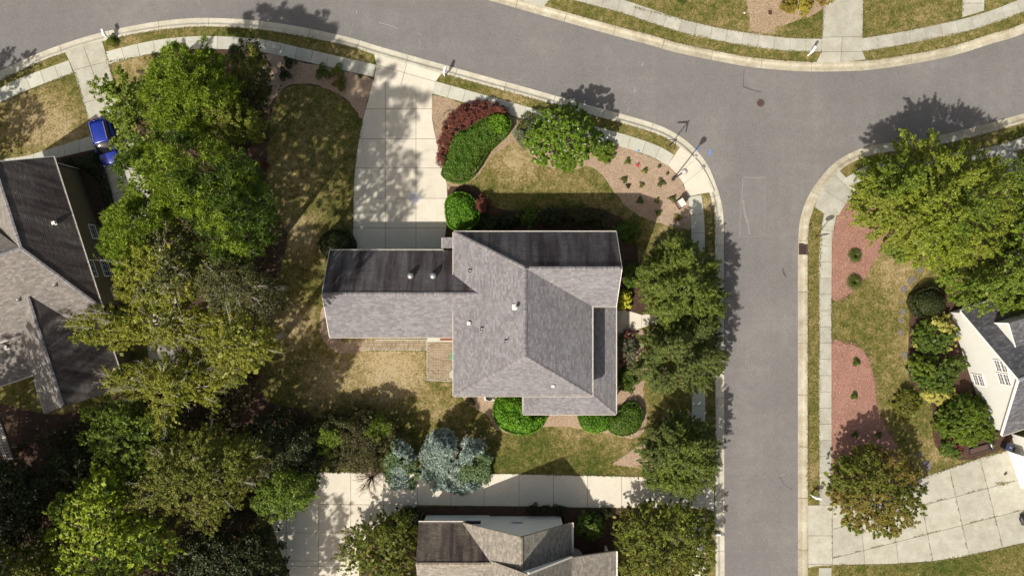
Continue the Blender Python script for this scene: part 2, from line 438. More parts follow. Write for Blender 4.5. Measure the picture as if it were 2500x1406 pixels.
L['spruce_green'] = m_leaf('green_spruce_needles', (0.060, 0.105, 0.046), (0.170, 0.246, 0.118), (0.440, 0.510, 0.342), odd=(0.140, 0.208, 0.036), oddamt=0.3, transl=0.05, clump=1.6)
L['crepe'] = m_leaf('crepe_myrtle_leaves', (0.051, 0.069, 0.007), (0.121, 0.152, 0.014), (0.243, 0.270, 0.031), odd=(0.228, 0.101, 0.033), oddamt=0.12)
L['turning'] = m_leaf('leaves_turning_russet', (0.083, 0.081, 0.010), (0.188, 0.176, 0.021), (0.367, 0.317, 0.040), odd=(0.241, 0.124, 0.038), oddamt=0.6, patch=0.12)
L['shrub'] = m_leaf('shrub_leaves', (0.030, 0.059, 0.005), (0.078, 0.129, 0.011), (0.165, 0.219, 0.026))
L['tuft'] = m_leaf('grassy_tuft_blades', (0.030, 0.042, 0.006), (0.074, 0.095, 0.014), (0.196, 0.180, 0.040), transl=0.15)

# ------------------------------------------------------------ object helpers
def link(o, parent=None):
    COL.objects.link(o)
    if parent is not None:
        o.parent = parent
    return o

def thing(name, label, cat, loc=(0, 0, 0), group=None, kind=None):
    o = bpy.data.objects.new(name, None)
    o.empty_display_size = 0.3
    o.location = loc
    COL.objects.link(o)
    tag(o, label, cat, group, kind)
    return o

def tag(o, label=None, cat=None, group=None, kind=None):
    if label: o['label'] = label
    if cat: o['category'] = cat
    if group: o['group'] = group
    if kind: o['kind'] = kind
    return o

def base_of(parent):
    v = Vector((0, 0, 0))
    while parent is not None:
        v += parent.location
        parent = parent.parent
    return v

class MB:
    """collects faces in world space; build() links them as one mesh object"""
    def __init__(self):
        self.v, self.f, self.s = [], [], []
    def add(self, verts, faces, smooth=False):
        b = len(self.v)
        self.v.extend([tuple(x) for x in verts])
        for f in faces:
            self.f.append(tuple(b + i for i in f))
            self.s.append(smooth)
        return self
    def box(self, c, size, ax=None):
        c = Vector(c)
        if ax is None:
            ax = (Vector((1, 0, 0)), Vector((0, 1, 0)), Vector((0, 0, 1)))
        a, b, d = [Vector(ax[i]).normalized() * size[i] / 2 for i in range(3)]
        vs = [c + a * i + b * j + d * k for k in (-1, 1) for j in (-1, 1) for i in (-1, 1)]
        return self.add(vs, [(0, 2, 3, 1), (4, 5, 7, 6), (0, 1, 5, 4), (2, 6, 7, 3), (0, 4, 6, 2), (1, 3, 7, 5)])
    def beam(self, p, q, w, h, up=(0, 0, 1)):
        p, q = Vector(p), Vector(q)
        d = (q - p)
        if d.length < 1e-6: return self
        dn = d.normalized()
        u = Vector(up)
        s = dn.cross(u)
        if s.length < 1e-4: s = dn.cross(Vector((1, 0, 0)))
        s.normalize()
        u = s.cross(dn)
        return self.box((p + q) / 2, (d.length, w, h), (dn, s, u))
    def tube(self, pts, radii, n=6, cap=True, smooth=True):
        pts = [Vector(p) for p in pts]
        rings = []
        for i, p in enumerate(pts):
            d = (pts[min(i + 1, len(pts) - 1)] - pts[max(i - 1, 0)])
            if d.length < 1e-6: d = Vector((0, 0, 1))
            d.normalize()
            a = d.cross(Vector((0.3, 0.9, 0.17))).normalized()
            b = d.cross(a)
            rings.append([p + (a * math.cos(2 * math.pi * k / n) + b * math.sin(2 * math.pi * k / n)) * radii[i] for k in range(n)])
        vs = [v for r in rings for v in r]
        fs = []
        for i in range(len(pts) - 1):
            for k in range(n):
                fs.append((i * n + k, i * n + (k + 1) % n, (i + 1) * n + (k + 1) % n, (i + 1) * n + k))
        if cap:
            fs.append(tuple(range(n - 1, -1, -1)))
            fs.append(tuple((len(pts) - 1) * n + k for k in range(n)))
        return self.add(vs, fs, smooth)
    def lathe(self, c, prof, n=16, axis=(0, 0, 1), smooth=True):
        c = Vector(c); ax = Vector(axis).normalized()
        a = ax.orthogonal().normalized(); b = ax.cross(a)
        vs, fs = [], []
        for (r, z) in prof:
            for k in range(n):
                t = 2 * math.pi * k / n
                vs.append(c + ax * z + (a * math.cos(t) + b * math.sin(t)) * r)
        m = len(prof)
        for i in range(m - 1):
            for k in range(n):
                fs.append((i * n + k, i * n + (k + 1) % n, (i + 1) * n + (k + 1) % n, (i + 1) * n + k))
        fs.append(tuple(range(n - 1, -1, -1)))
        fs.append(tuple((m - 1) * n + k for k in range(n)))
        return self.add(vs, fs, smooth)
    def prism(self, poly, vec):
        """poly: list of 3D points; extruded by vec"""
        poly = [Vector(p) for p in poly]
        vec = Vector(vec)
        n = len(poly)
        nrm = Vector((0, 0, 0))
        for i in range(n):
            nrm += poly[i].cross(poly[(i + 1) % n])
        if nrm.dot(vec) < 0:
            poly = poly[::-1]
        vs = poly + [p + vec for p in poly]
        fs = [tuple(range(n - 1, -1, -1)), tuple(range(n, 2 * n))]
        fs += [(i, (i + 1) % n, n + (i + 1) % n, n + i) for i in range(n)]
        return self.add(vs, fs)
    def build(self, name, mat, parent=None, label=None, cat=None, group=None, kind=None):
        off = base_of(parent)
        me = bpy.data.meshes.new(name)
        me.from_pydata([(x - off.x, y - off.y, z - off.z) for x, y, z in self.v], [], self.f)
        if any(self.s):
            me.polygons.foreach_set('use_smooth', self.s)
        me.materials.append(mat)
        me.update()
        o = link(bpy.data.objects.new(name, me), parent)
        return tag(o, label, cat, group, kind)

def clip_poly(sub, poly2, keep=1):
    pass

def spline(pts, step=12.0):
    """Catmull-Rom through px points -> dense px polyline"""
    out = []
    n = len(pts)
    for i in range(n - 1):
        p0 = np.array(pts[max(i - 1, 0)], float); p1 = np.array(pts[i], float)
        p2 = np.array(pts[i + 1], float); p3 = np.array(pts[min(i + 2, n - 1)], float)
        k = max(1, int(np.linalg.norm(p2 - p1) / step))
        for j in range(k):
            t = j / k
            out.append(tuple(0.5 * ((2 * p1) + (-p0 + p2) * t + (2 * p0 - 5 * p1 + 4 * p2 - p3) * t * t + (-p0 + 3 * p1 - 3 * p2 + p3) * t ** 3)))
    out.append(tuple(pts[-1]))
    return out

def closed_spline(pts, step=12.0):
    n = len(pts)
    ext = [pts[-1]] + list(pts) + [pts[0], pts[1]]
    out = []
    for i in range(1, n + 1):
        p0, p1, p2, p3 = [np.array(ext[i + d], float) for d in (-1, 0, 1, 2)]
        k = max(1, int(np.linalg.norm(p2 - p1) / step))
        for j in range(k):
            t = j / k
            out.append(tuple(0.5 * ((2 * p1) + (-p0 + p2) * t + (2 * p0 - 5 * p1 + 4 * p2 - p3) * t * t + (-p0 + 3 * p1 - 3 * p2 + p3) * t ** 3)))
    return out

class Path:
    """2-D ground path in metres with offsets to its right-hand side"""
    def __init__(self, px, smooth=True, step=10):
        q = spline(px, step) if smooth else px
        self.p = np.array([[P(a, b).x, P(a, b).y] for a, b in q])
        d = np.diff(self.p, axis=0)
        self.s = np.concatenate([[0], np.cumsum(np.hypot(d[:, 0], d[:, 1]))])
        self.L = self.s[-1]
    def at(self, s, off=0.0):
        x = np.interp(s, self.s, self.p[:, 0]); y = np.interp(s, self.s, self.p[:, 1])
        e = 0.6
        a, b = max(0, s - e), min(self.L, s + e)
        dx = np.interp(b, self.s, self.p[:, 0]) - np.interp(a, self.s, self.p[:, 0])
        dy = np.interp(b, self.s, self.p[:, 1]) - np.interp(a, self.s, self.p[:, 1])
        l = math.hypot(dx, dy)
        return (x + dy / l * off, y - dx / l * off)
    def near(self, px, py):
        q = P(px, py)
        d = np.hypot(self.p[:, 0] - q.x, self.p[:, 1] - q.y)
        return float(self.s[int(np.argmin(d))])
    def line(self, s0, s1, off, step=0.5):
        n = max(2, int(abs(s1 - s0) / step) + 1)
        return [self.at(s, off) for s in np.linspace(s0, s1, n)]

def ribbon_pieces(path, s0, s1, profile, piece, gap, name, mat, root, jitter=0.0):
    """profile: list of (offset, z); one mesh object per piece between joints"""
    n = max(1, round((s1 - s0) / piece))
    for i in range(n):
        a = s0 + (s1 - s0) * i / n + gap / 2
        b = s0 + (s1 - s0) * (i + 1) / n - gap / 2
        k = max(2, int((b - a) / 0.55) + 1)
        dz = random.uniform(-jitter, jitter)
        prof = [(profile[0][0], profile[0][1] - 0.12)] + [(o, z + dz) for o, z in profile] + [(profile[-1][0], profile[-1][1] - 0.14)]
        vs, fs = [], []
        for s in np.linspace(a, b, k):
            for (o, z) in prof:
                x, y = path.at(s, o)
                vs.append((x, y, z))
        m = len(prof)
        for r in range(k - 1):
            for c in range(m - 1):
                fs.append((r * m + c, r * m + c + 1, (r + 1) * m + c + 1, (r + 1) * m + c))
        fs.append(tuple(range(m)))
        fs.append(tuple((k - 1) * m + c for c in range(m - 1, -1, -1)))
        fs = [f[::-1] for f in fs]
        MB().add(vs, fs).build(name, mat, root)

def half(poly, a, b, c):
    """Sutherland-Hodgman in 2-D: keep a*x+b*y<=c"""
    out = []
    n = len(poly)
    for i in range(n):
        p, q = poly[i], poly[(i + 1) % n]
        dp, dq = a * p[0] + b * p[1] - c, a * q[0] + b * q[1] - c
        if dp <= 0: out.append(p)
        if (dp < 0 < dq) or (dq < 0 < dp):
            t = dp / (dp - dq)
            out.append((p[0] + (q[0] - p[0]) * t, p[1] + (q[1] - p[1]) * t))
    return out

def area2(poly):
    return 0.5 * sum(poly[i][0] * poly[(i + 1) % len(poly)][1] - poly[(i + 1) % len(poly)][0] * poly[i][1] for i in range(len(poly)))

def split_poly(poly, cuts, gap):
    """cuts: list of ((x0,y0),(x1,y1)) full lines, or a third element = predicate on the piece centre"""
    pieces = [poly]
    for cut in cuts:
        (x0, y0), (x1, y1) = cut[0], cut[1]
        pred = cut[2] if len(cut) > 2 else None
        dx, dy = x1 - x0, y1 - y0
        l = math.hypot(dx, dy)
        a, b = dy / l, -dx / l
        c = a * x0 + b * y0
        nxt = []
        for p in pieces:
            cx = sum(q[0] for q in p) / len(p); cy = sum(q[1] for q in p) / len(p)
            if pred and not pred(cx, cy):
                nxt.append(p); continue
            u = half(p, a, b, c - gap / 2)
            v = half(p, -a, -b, -c - gap / 2)
            for w in (u, v):
                if len(w) > 2 and abs(area2(w)) > 0.02:
                    nxt.append(w)
        pieces = nxt
    return pieces

def slabs(pieces, z, thick, name, mat, root, jitter=0.0015):
    for p in pieces:
        zz = z + random.uniform(-jitter, jitter)
        if area2(p) < 0: p = p[::-1]
        MB().prism([(x, y, zz - thick) for x, y in p], (0, 0, thick)).build(name, mat, root)

def sheet(name, poly, z, mat, parent=None, label=None, cat=None, group=None, kind=None, drop=0.0):
    """flat sheet from a 2-D outline (metres); optional skirt"""
    vs = [Vector((x, y, z)) for x, y in poly]
    if area2(poly) < 0: vs = vs[::-1]
    tris = tessellate_polygon([vs])
    mb = MB()
    fs = []
    for t in tris:
        a, b, c = [vs[i] for i in t]
        fs.append(t if (b - a).cross(c - a).z > 0 else t[::-1])
    mb.add(vs, fs)
    if drop:
        n = len(vs)
        mb.add(list(vs) + [v - Vector((0, 0, drop)) for v in vs], [(i, n + i, n + (i + 1) % n, (i + 1) % n) for i in range(n)])
    return mb.build(name, mat, parent, label, cat, group, kind)

def pxs(pts, z=0.0):
    return [(P(a, b, z).x, P(a, b, z).y) for a, b in pts]
# ============================================================ GROUND, STREETS, KERBS, SIDEWALKS
ZL = 0.11     # lawn level
ZS = 0.145    # top of sidewalks and driveways
sheet('ground', [(-900, -900), (900, -900), (900, 900), (-900, 900)], -0.06, M['lawn'], kind='structure')

KW_PX = [(-400, 420), (-200, 285), (-90, 220), (0, 174), (106, 126), (218, 88), (338, 61), (456, 46), (577, 47), (696, 60), (840, 89), (932, 116), (1052, 150), (1171, 183),
         (1291, 216), (1414, 251), (1533, 283), (1615, 309), (1664, 336), (1700, 367), (1729, 406), (1749, 454), (1760, 490), (1766, 530),
         (1767, 600), (1767, 760), (1768, 1000), (1768, 1200), (1769, 1406), (1769, 1600)]
KE_PX = [(1948, 1600), (1948, 1406), (1948, 1100), (1948, 800), (1948, 640), (1950, 562), (1958, 518), (1976, 474), (2001, 437), (2036, 399), (2087, 369),
         (2145, 353), (2225, 344), (2309, 328), (2397, 306), (2500, 277), (2650, 230), (2800, 180)]
KN_PX = [(2800, -80), (2650, 5), (2500, 82), (2425, 106), (2350, 130), (2280, 147), (2206, 160), (2145, 169), (2083, 174), (1960, 175), (1838, 165), (1773, 154), (1660, 131), (1581, 109),
         (1479, 82), (1332, 41), (1199, 3), (1050, -40), (800, -100), (500, -130), (200, -110), (-100, -20), (-400, 150)]
KW, KE, KN = Path(KW_PX), Path(KE_PX), Path(KN_PX)

road_poly = [tuple(q) for q in KW.p] + [tuple(q) for q in KE.p] + [tuple(q) for q in KN.p]
sheet('road', road_poly, 0.0, M['asphalt'], kind='structure')

KERB = [(0.0, 0.012), (0.40, 0.004), (0.50, 0.03), (0.60, 0.105), (0.68, 0.135), (0.90, 0.142)]
for path, mat, piece in ((KW, M['kerb'], 4.9), (KE, M['kerb2'], 4.9), (KN, M['kerb2'], 4.9)):
    r = thing('kerb', None, None, kind='structure')
    ribbon_pieces(path, 0.3, path.L - 0.3, KERB, piece, 0.035, 'kerb_segment', mat, r)

def block(path, tail, name='lawn'):
    pts = path.line(0.0, path.L, 0.86, 0.6) + pxs(tail)
    return sheet(name, pts, ZL, M['lawn'], kind='structure', drop=0.2)
block(KW, [(1745, 2400), (-900, 2400), (-900, 420)])
block(KE, [(3600, -100), (3600, 2400), (1971, 2400)])
block(KN, [(-400, -900), (3600, -900), (3600, -200)])

# ---- sidewalks: outer edge path and a width
def sidewalk(path_px, width, joints, mat, root, skip=(), piece=1.55):
    pa = Path(path_px)
    n = max(1, round(pa.L / piece))
    ribbon_pieces(pa, 0, pa.L, [(0, ZS), (width, ZS)], piece, 0.03, 'slab', mat, root, 0.002)

W = thing('sidewalk', None, None, kind='structure')
sidewalk([(-200, 325), (-90, 262), (0, 218), (44, 196), (105, 172), (170, 149)], 1.3, None, M['walk'], W)
sidewalk([(260, 128), (341, 108), (410, 96), (505, 90), (632, 97), (734, 118), (840, 142), (919, 160)], 1.22, None, M['walk'], W)
sidewalk([(1064, 200), (1171, 230), (1308, 268), (1462, 312), (1530, 331), (1574, 345), (1612, 360), (1645, 379)], 1.22, None, M['walk'], W)
sidewalk([(1711, 476), (1718, 528), (1720, 614), (1720, 800), (1721, 1000), (1721, 1225)], 1.30, None, M['walk'], W, piece=1.9)
sidewalk([(1721, 1262), (1721, 1500)], 1.30, None, M['drive'], W, piece=1.9)
W2 = thing('sidewalk', None, None, kind='structure')
sidewalk([(1999, 1232), (1998, 1000), (1998, 700), (1999, 620), (2003, 560), (2010, 522)], 1.22, None, M['walk2'], W2)
sidewalk([(1998, 1600), (1998, 1384)], 1.22, None, M['walk2'], W2)
sidewalk([(2062, 436), (2110, 408), (2180, 392), (2250, 385), (2330, 374), (2432, 356), (2500, 334), (2620, 295)], 1.05, None, M['walk2'], W2)
W3 = thing('sidewalk', None, None, kind='structure')
sidewalk([(2005, 128), (1909, 125), (1779, 106), (1660, 80), (1513, 32), (1376, -4), (1240, -40)], 1.25, None, M['walk2'], W3)
sidewalk([(2700, -80), (2600, -20), (2500, 29), (2377, 73), (2213, 109), (2105, 127)], 1.25, None, M['walk2'], W3)

# corner ramp at the south-west of the junction
R = thing('ramp_landing', None, None, kind='structure')
ramp = pxs([(1646, 380), (1661, 359), (1682, 374), (1706, 397), (1724, 425), (1737, 452), (1743, 468), (1733, 470), (1709, 474), (1680, 480), (1676, 472), (1668, 449), (1652, 425), (1630, 404)])
slabs(split_poly(ramp, [(P(1668, 450)[:2], P(1718, 410)[:2]), (P(1656, 428)[:2], P(1697, 388)[:2]), (P(1694, 383)[:2], P(1736, 458)[:2], lambda x, y: True)], 0.025), ZS, 0.1, 'slab', M['drive'], R)
MB().lathe(P(1717, 409, ZS), [(0.17, 0.0), (0.17, 0.012), (0.10, 0.018), (0.0, 0.018)], 14, smooth=False).build('utility_cap', M['metal'], R)
MB().lathe(P(1698, 383, ZS), [(0.15, 0.0), (0.15, 0.012), (0.09, 0.02), (0.0, 0.02)], 14, smooth=False).build('utility_cap', M['lamp_glass'], R)
R2 = thing('ramp_landing', None, None, kind='structure')
ramp2 = pxs([(2010, 521), (1988, 506), (1996, 482), (2010, 458), (2028, 436), (2048, 418), (2064, 434), (2092, 470), (2064, 497), (2047, 524), (2036, 530)])
slabs(split_poly(ramp2, [(P(2016, 468)[:2], P(2062, 497)[:2]), (P(2040, 430)[:2], P(2092, 482)[:2])], 0.03), ZS, 0.1, 'slab', M['walk2'], R2)

# ---- driveways
def driveway(outline, cuts, mat, gap=0.036, z=ZS, spl=False):
    r = thing('driveway', None, None, kind='structure')
    poly = pxs(outline)
    cc = []
    for c in cuts:
        p = tuple(P(*c[0])[:2]); q = tuple(P(*c[1])[:2])
        if len(c) > 2:
            f = c[2]
            cc.append((p, q, (lambda fn: (lambda x, y: fn(x * PPM + CX, CY - y * PPM)))(f)))
        else:
            cc.append((p, q))
    slabs(split_poly(poly, cc, gap), z, 0.12, 'slab', mat, r)
    sheet('joint_bed', poly, z - 0.018, M['joint'], r)
    return r

# the home's own drive
driveway([(920, 160), (914, 134), (932, 138), (1000, 158), (1078, 181), (1064, 200), (1055, 234)] + [(914, 193)],
         [((920, 160), (1064, 201)), ((994, 155), (979, 211))], M['drive'])
driveway([(914, 193), (1055, 234), (1055, 290), (1060, 320), (1066, 345), (1075, 390), (1083, 420), (1091, 450), (1093, 500), (1091, 550), (1085, 585), (1085, 640), (862, 640),
          (863, 500), (865, 440), (870, 390), (877, 340), (887, 290), (900, 245)],
         [((941, 0), (941, 640)), ((1016, 0), (1016, 640)), ((800, 267), (1100, 267)), ((800, 340), (1100, 340)), ((800, 411), (1100, 411)), ((800, 485), (1100, 485)), ((800, 557), (1100, 557))], M['drive'])
# drive of the house to the west, past its east wall
driveway([(160, 128), (200, 112), (250, 100), (259, 128), (276, 190), (300, 270), (330, 350), (350, 420), (380, 520), (410, 640), (440, 760), (455, 900), (370, 900), (352, 800), (330, 720), (300, 600), (270, 490), (247, 410), (222, 305), (184, 180), (171, 149)],
         [((205, 112), (224, 164)), ((171, 176), (276, 148)), ((200, 255), (310, 225)), ((225, 330), (350, 300)), ((240, 400), (370, 370)), ((260, 480), (400, 440)), ((300, 600), (450, 560)), ((320, 700), (450, 670)), ((340, 800), (480, 780))], M['drive2'])
walkl = thing('footpath', None, None, kind='structure')
slabs(split_poly(pxs([(-60, 400), (70, 381), (222, 334), (238, 364), (133, 388), (60, 420), (-60, 440)]), [(tuple(P(x, 300)[:2]), tuple(P(x + 16, 460)[:2])) for x in (30, 76, 115, 152, 190)], 0.03), ZS, 0.1, 'slab', M['walk'], walkl)
# drive of the house to the south
driveway([(779, 1152), (1000, 1152), (1250, 1156), (1430, 1160), (1560, 1163), (1690, 1172), (1722, 1176), (1742, 1170), (1744, 1330), (1742, 1246), (1722, 1240), (1600, 1238), (1440, 1237), (1300, 1234), (1019, 1231)] + [(1019, 1231), (779, 1229)],
         [((857, 1100), (857, 1300)), ((937, 1100), (937, 1300)), ((1019, 1100), (1019, 1300)), ((1101, 1100), (1101, 1300)), ((1182, 1100), (1182, 1300)), ((1267, 1100), (1267, 1300)), ((1351, 1100), (1351, 1300)),
          ((1434, 1100), (1434, 1300)), ((1517, 1100), (1517, 1300)), ((1598, 1100), (1598, 1300)), ((1687, 1100), (1687, 1300)), ((1721, 1100), (1721, 1300)), ((1680, 1214), (1760, 1214), lambda x, y: x > 1690)], M['drive'])
driveway([(779, 1230), (1019, 1232), (1010, 1238), (985, 1245), (950, 1262), (915, 1285), (890, 1315), (878, 1360), (875, 1500), (700, 1500), (708, 1400), (700, 1378), (680, 1330), (660, 1260), (680, 1180), (779, 1152)],
         [((779, 1100), (779, 1500)), ((700, 1100), (700, 1500)), ((857, 1100), (857, 1500)), ((937, 1100), (937, 1500)), ((600, 1299), (1100, 1299)), ((600, 1367), (1100, 1367)), ((600, 1380), (1100, 1380)), ((600, 1450), (1100, 1450))], M['drive'])
# drive of the white house to the east
driveway([(1971, 1232), (2029, 1232), (2100, 1228), (2170, 1205), (2250, 1165), (2300, 1147), (2380, 1120), (2468, 1096), (2520, 1250), (2560, 1300), (2500, 1322), (2400, 1345), (2340, 1358), (2280, 1367), (2180, 1374), (2080, 1376), (2029, 1377), (1990, 1380), (1972, 1384)],
         [((2031, 1200), (2031, 1420)), ((1960, 1306), (2050, 1306), lambda x, y: x < 2031), ((1960, 1375), (2050, 1375), lambda x, y: x < 2031),
          ((2032, 1361), (2500, 1242), lambda x, y: x > 2031), ((2032, 1290), (2480, 1172), lambda x, y: x > 2031),
          ((2316, 1141), (2360, 1336)), ((2392, 1122), (2446, 1332)), ((2240, 1180), (2276, 1370)), ((2178, 1260), (2192, 1374), lambda x, y: x > 2060), ((2100, 1260), (2110, 1374), lambda x, y: x > 2031)], M['drive2'])
# drives north of the junction
driveway([(2013, -60), (2006, 94), (2005, 128), (1992, 153), (2050, 154), (2112, 147), (2104, 127), (2104, 90), (2107, -60)],
         [((1990, 93), (2120, 91)), ((1990, 128), (2120, 128)), ((2055, 93), (2050, 170), lambda x, y: y > 93)], M['drive2'])
driveway([(2350, -60), (2347, 44), (2400, 28), (2403, -60)], [((2340, 10), (2410, 10))], M['walk2'])
driveway([(1216, -10), (1235, -60), (1380, -60), (1340, 2), (1328, 18)], [((1270, -70), (1280, 20))], M['walk2'])
driveway([(2432, 375), (2480, 372), (2520, 480), (2560, 700), (2500, 700)], [((2400, 450), (2600, 420)), ((2400, 540), (2600, 520))], M['walk2'])
# front walk of the home
fw = thing('footpath', None, None, kind='structure')
slabs(split_poly(pxs([(1490, 760), (1520, 757), (1545, 762), (1567, 769), (1590, 766), (1640, 770), (1690, 770), (1690, 800), (1640, 800), (1590, 792), (1567, 800), (1545, 806), (1520, 812), (1490, 812)]), [(tuple(P(x, 700)[:2]), tuple(P(x, 900)[:2])) for x in (1531, 1566, 1610, 1650)], 0.03), ZS, 0.1, 'slab', M['drive'], fw)

# ---- road details
sheet('road_patch', pxs([(1813, 434), (1868, 434), (1868, 578), (1807, 578), (1808, 520)]), 0.004, M['patch'], kind='structure')
sheet('road_patch', pxs([(1816, 170), (1895, 172), (1894, 232), (1880, 226), (1814, 214)]), 0.004, M['patch'], kind='structure')
def stroke(name, pts, w, mat, z=0.009, kind='structure'):
    mb = MB()
    q = [P(a, b, z) for a, b in pts]
    for i in range(len(q) - 1):
        d = (q[i + 1] - q[i]).normalized(); n = Vector((-d.y, d.x, 0)) * w / 2
        k0, k1 = random.uniform(0.6, 1.2), random.uniform(0.6, 1.2)
        mb.add([q[i] - n * k0, q[i] + n * k0, q[i + 1] + n * k1, q[i + 1] - n * k1], [(3, 2, 1, 0)])
    return mb.build(name, mat, kind=kind)
stroke('crack_seal', [(1814, 433), (1840, 434), (1869, 433)], 0.09, M['sealant'])
stroke('crack_seal', [(1813, 434), (1812, 470), (1808, 500), (1807, 540), (1806, 580)], 0.08, M['sealant'])
stroke('crack_seal', [(1868, 434), (1868, 520), (1867, 577), (1835, 578), (1808, 577)], 0.04, M['sealant'])
stroke('crack_seal', [(1814, 488), (1818, 520), (1826, 545), (1830, 572)], 0.25, M['sealant'])
stroke('crack_seal', [(1815, 212), (1832, 219), (1858, 225)], 0.12, M['tar'])
stroke('crack_seal', [(1817, 170), (1815, 195), (1815, 213)], 0.08, M['tar'])
stroke('crack_seal', [(1901, 1164), (1907, 1168), (1913, 1180), (1921, 1187), (1930, 1192), (1934, 1196)], 0.06, M['tar'])
stroke('crack_seal', [(1911, 655), (1914, 668), (1919, 676)], 0.16, M['tar'])
for a in ([(1570, 152), (1567, 164)], [(1551, 214), (1548, 228)], [(1534, 264), (1531, 276)], [(871, 26), (870, 35)], [(857, 75), (855, 84)], [(925, 56), (950, 62), (970, 70)],
          [(1020, 82), (1030, 87)], [(1023, 98), (1026, 108)], [(480, 4), (490, 12)], [(484, 0), (488, 14)], [(590, 62), (591, 67)], [(654, 66), (656, 74)], [(1908, 1158), (1915, 1158)]):
    stroke('survey_mark', a, 0.07, M['whitepaint'], 0.012)
for a, z in (([(1704, 357), (1702, 368)], 0.03), ([(1735, 365), (1732, 379)], 0.012), ([(1573, 308), (1572, 316)], 0.03), ([(650, 65), (654, 73)], 0.03)):
    stroke('utility_paint_mark', a, 0.13, M['bluepaint'], z)
dot = MB().lathe(P(1559, 368, ZS + 0.002), [(0.11, 0.0), (0.11, 0.003), (0.0, 0.003)], 12).build('utility_paint_mark', M['bluepaint'], kind='structure')

def manhole(px, py, r):
    t = thing('manhole_cover', 'round rusty manhole cover with spoked ribs set in the junction asphalt', 'manhole cover', P(px, py, 0.002))
    c = P(px, py, 0.002)
    MB().lathe(c, [(r, 0), (r, 0.016), (r * 0.86, 0.018), (r * 0.86, 0.008), (0, 0.008)], 28, smooth=False).build('frame', M['rust'], t)
    mb = MB().lathe(c, [(r * 0.83, 0.002), (r * 0.83, 0.013), (0, 0.013)], 28, smooth=False)
    mb.build('lid', M['drain'], t)
    mb = MB()
    for k in range(8):
        a = k * math.pi / 4
        d = Vector((math.cos(a), math.sin(a), 0))
        mb.beam(c + d * r * 0.15 + Vector((0, 0, 0.018)), c + d * r * 0.78 + Vector((0, 0, 0.018)), 0.035, 0.012)
    mb.build('rib', M['rust'], t, kind='stuff')
manhole(1857, 252, 0.37)

def drain(px0, py0, px1, py1):
    a, b = P(px0, py0), P(px1, py1)
    c = (a + b) / 2; w = b.x - a.x; h = a.y - b.y
    t = thing('storm_drain', 'rectangular iron storm drain grate in the kerb of the side street', 'drain grate', (c.x, c.y, 0.02))
    mb = MB()
    mb.box((c.x, c.y, 0.135), (w, h, 0.03))
    mb.build('pit', M['black'], t)
    mb = MB()
    z = 0.165
    mb.box((c.x, b.y + 0.03, z), (w, 0.06, 0.03)).box((c.x, a.y - 0.03, z), (w, 0.06, 0.03)).box((a.x + 0.03, c.y, z), (0.06, h - 0.124, 0.03)).box((b.x - 0.10, c.y, z), (0.2, h - 0.124, 0.03))
    mb.build('frame', M['drain'], t)
    mb = MB()
    for k in range(9):
        mb.box((c.x - 0.08, b.y + 0.1 + k * (h - 0.2) / 8, z), (w - 0.34, 0.045, 0.026))
    mb.build('bar', M['rust'], t, kind='stuff')
drain(1949, 597, 1971, 622)

# ---- beds
BEDN = [0]
def bed(pts, mat, name='mulch_bed', z=0.126, wob=0.07, spl=True):
    BEDN[0] += 1
    z = 0.1135 + 0.0014 * BEDN[0] + (0.006 if z > 0.13 else 0)
    q = closed_spline(pts, 9) if spl else pts
    out = []
    for (x, y) in pxs(q):
        out.append((x + random.uniform(-wob, wob), y + random.uniform(-wob, wob)))
    return sheet(name, out, z, mat, kind='structure', drop=0.05)
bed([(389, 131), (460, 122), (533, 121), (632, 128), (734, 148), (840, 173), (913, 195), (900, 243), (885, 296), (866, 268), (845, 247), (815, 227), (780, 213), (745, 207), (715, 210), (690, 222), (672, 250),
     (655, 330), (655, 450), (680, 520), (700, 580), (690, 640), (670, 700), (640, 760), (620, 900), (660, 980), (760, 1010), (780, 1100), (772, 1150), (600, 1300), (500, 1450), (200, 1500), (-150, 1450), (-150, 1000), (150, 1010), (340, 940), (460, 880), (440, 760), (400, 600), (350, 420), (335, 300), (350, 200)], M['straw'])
bed([(640, 136), (734, 152), (840, 176), (911, 197), (898, 243), (884, 292), (867, 266), (846, 245), (815, 225), (780, 211), (745, 205), (715, 208), (690, 219), (668, 245), (650, 262), (640, 200)], M['chips'], z=0.131)
bed([(1056, 236), (1137, 256), (1262, 291), (1300, 300), (1330, 330), (1300, 372), (1262, 345), (1225, 365), (1195, 390), (1165, 430), (1130, 452), (1098, 466), (1088, 440), (1075, 395), (1066, 345), (1057, 300)], M['tanchips'])
bed([(1290, 355), (1310, 395), (1350, 412), (1400, 414), (1440, 407), (1470, 428), (1490, 455), (1508, 480), (1535, 510), (1580, 535), (1630, 550), (1660, 556), (1684, 560), (1687, 540), (1682, 491), (1672, 460), (1654, 428), (1629, 405), (1581, 381), (1475, 343), (1400, 322), (1330, 320)], M['chips'])
bed([(1092, 470), (1120, 455), (1165, 458), (1200, 500), (1260, 515), (1400, 508), (1470, 512), (1530, 545), (1555, 600), (1560, 660), (1578, 700), (1580, 740), (1575, 765), (1500, 765), (1480, 620), (1118, 590), (1085, 600)], M['darkmulch'])
bed([(1490, 805), (1560, 803), (1578, 820), (1575, 900), (1570, 960), (1578, 1010), (1572, 1050), (1540, 1070), (1480, 1056), (1430, 1047), (1370, 1040), (1320, 1042), (1270, 1060), (1215, 1048), (1190, 1012), (1150, 990), (1130, 968), (1130, 950), (1490, 960)], M['chips'])
bed([(1110, 576), (1500, 576), (1490, 990), (1290, 985), (1280, 950), (1120, 950)], M['darkmulch'], spl=False, z=0.12)
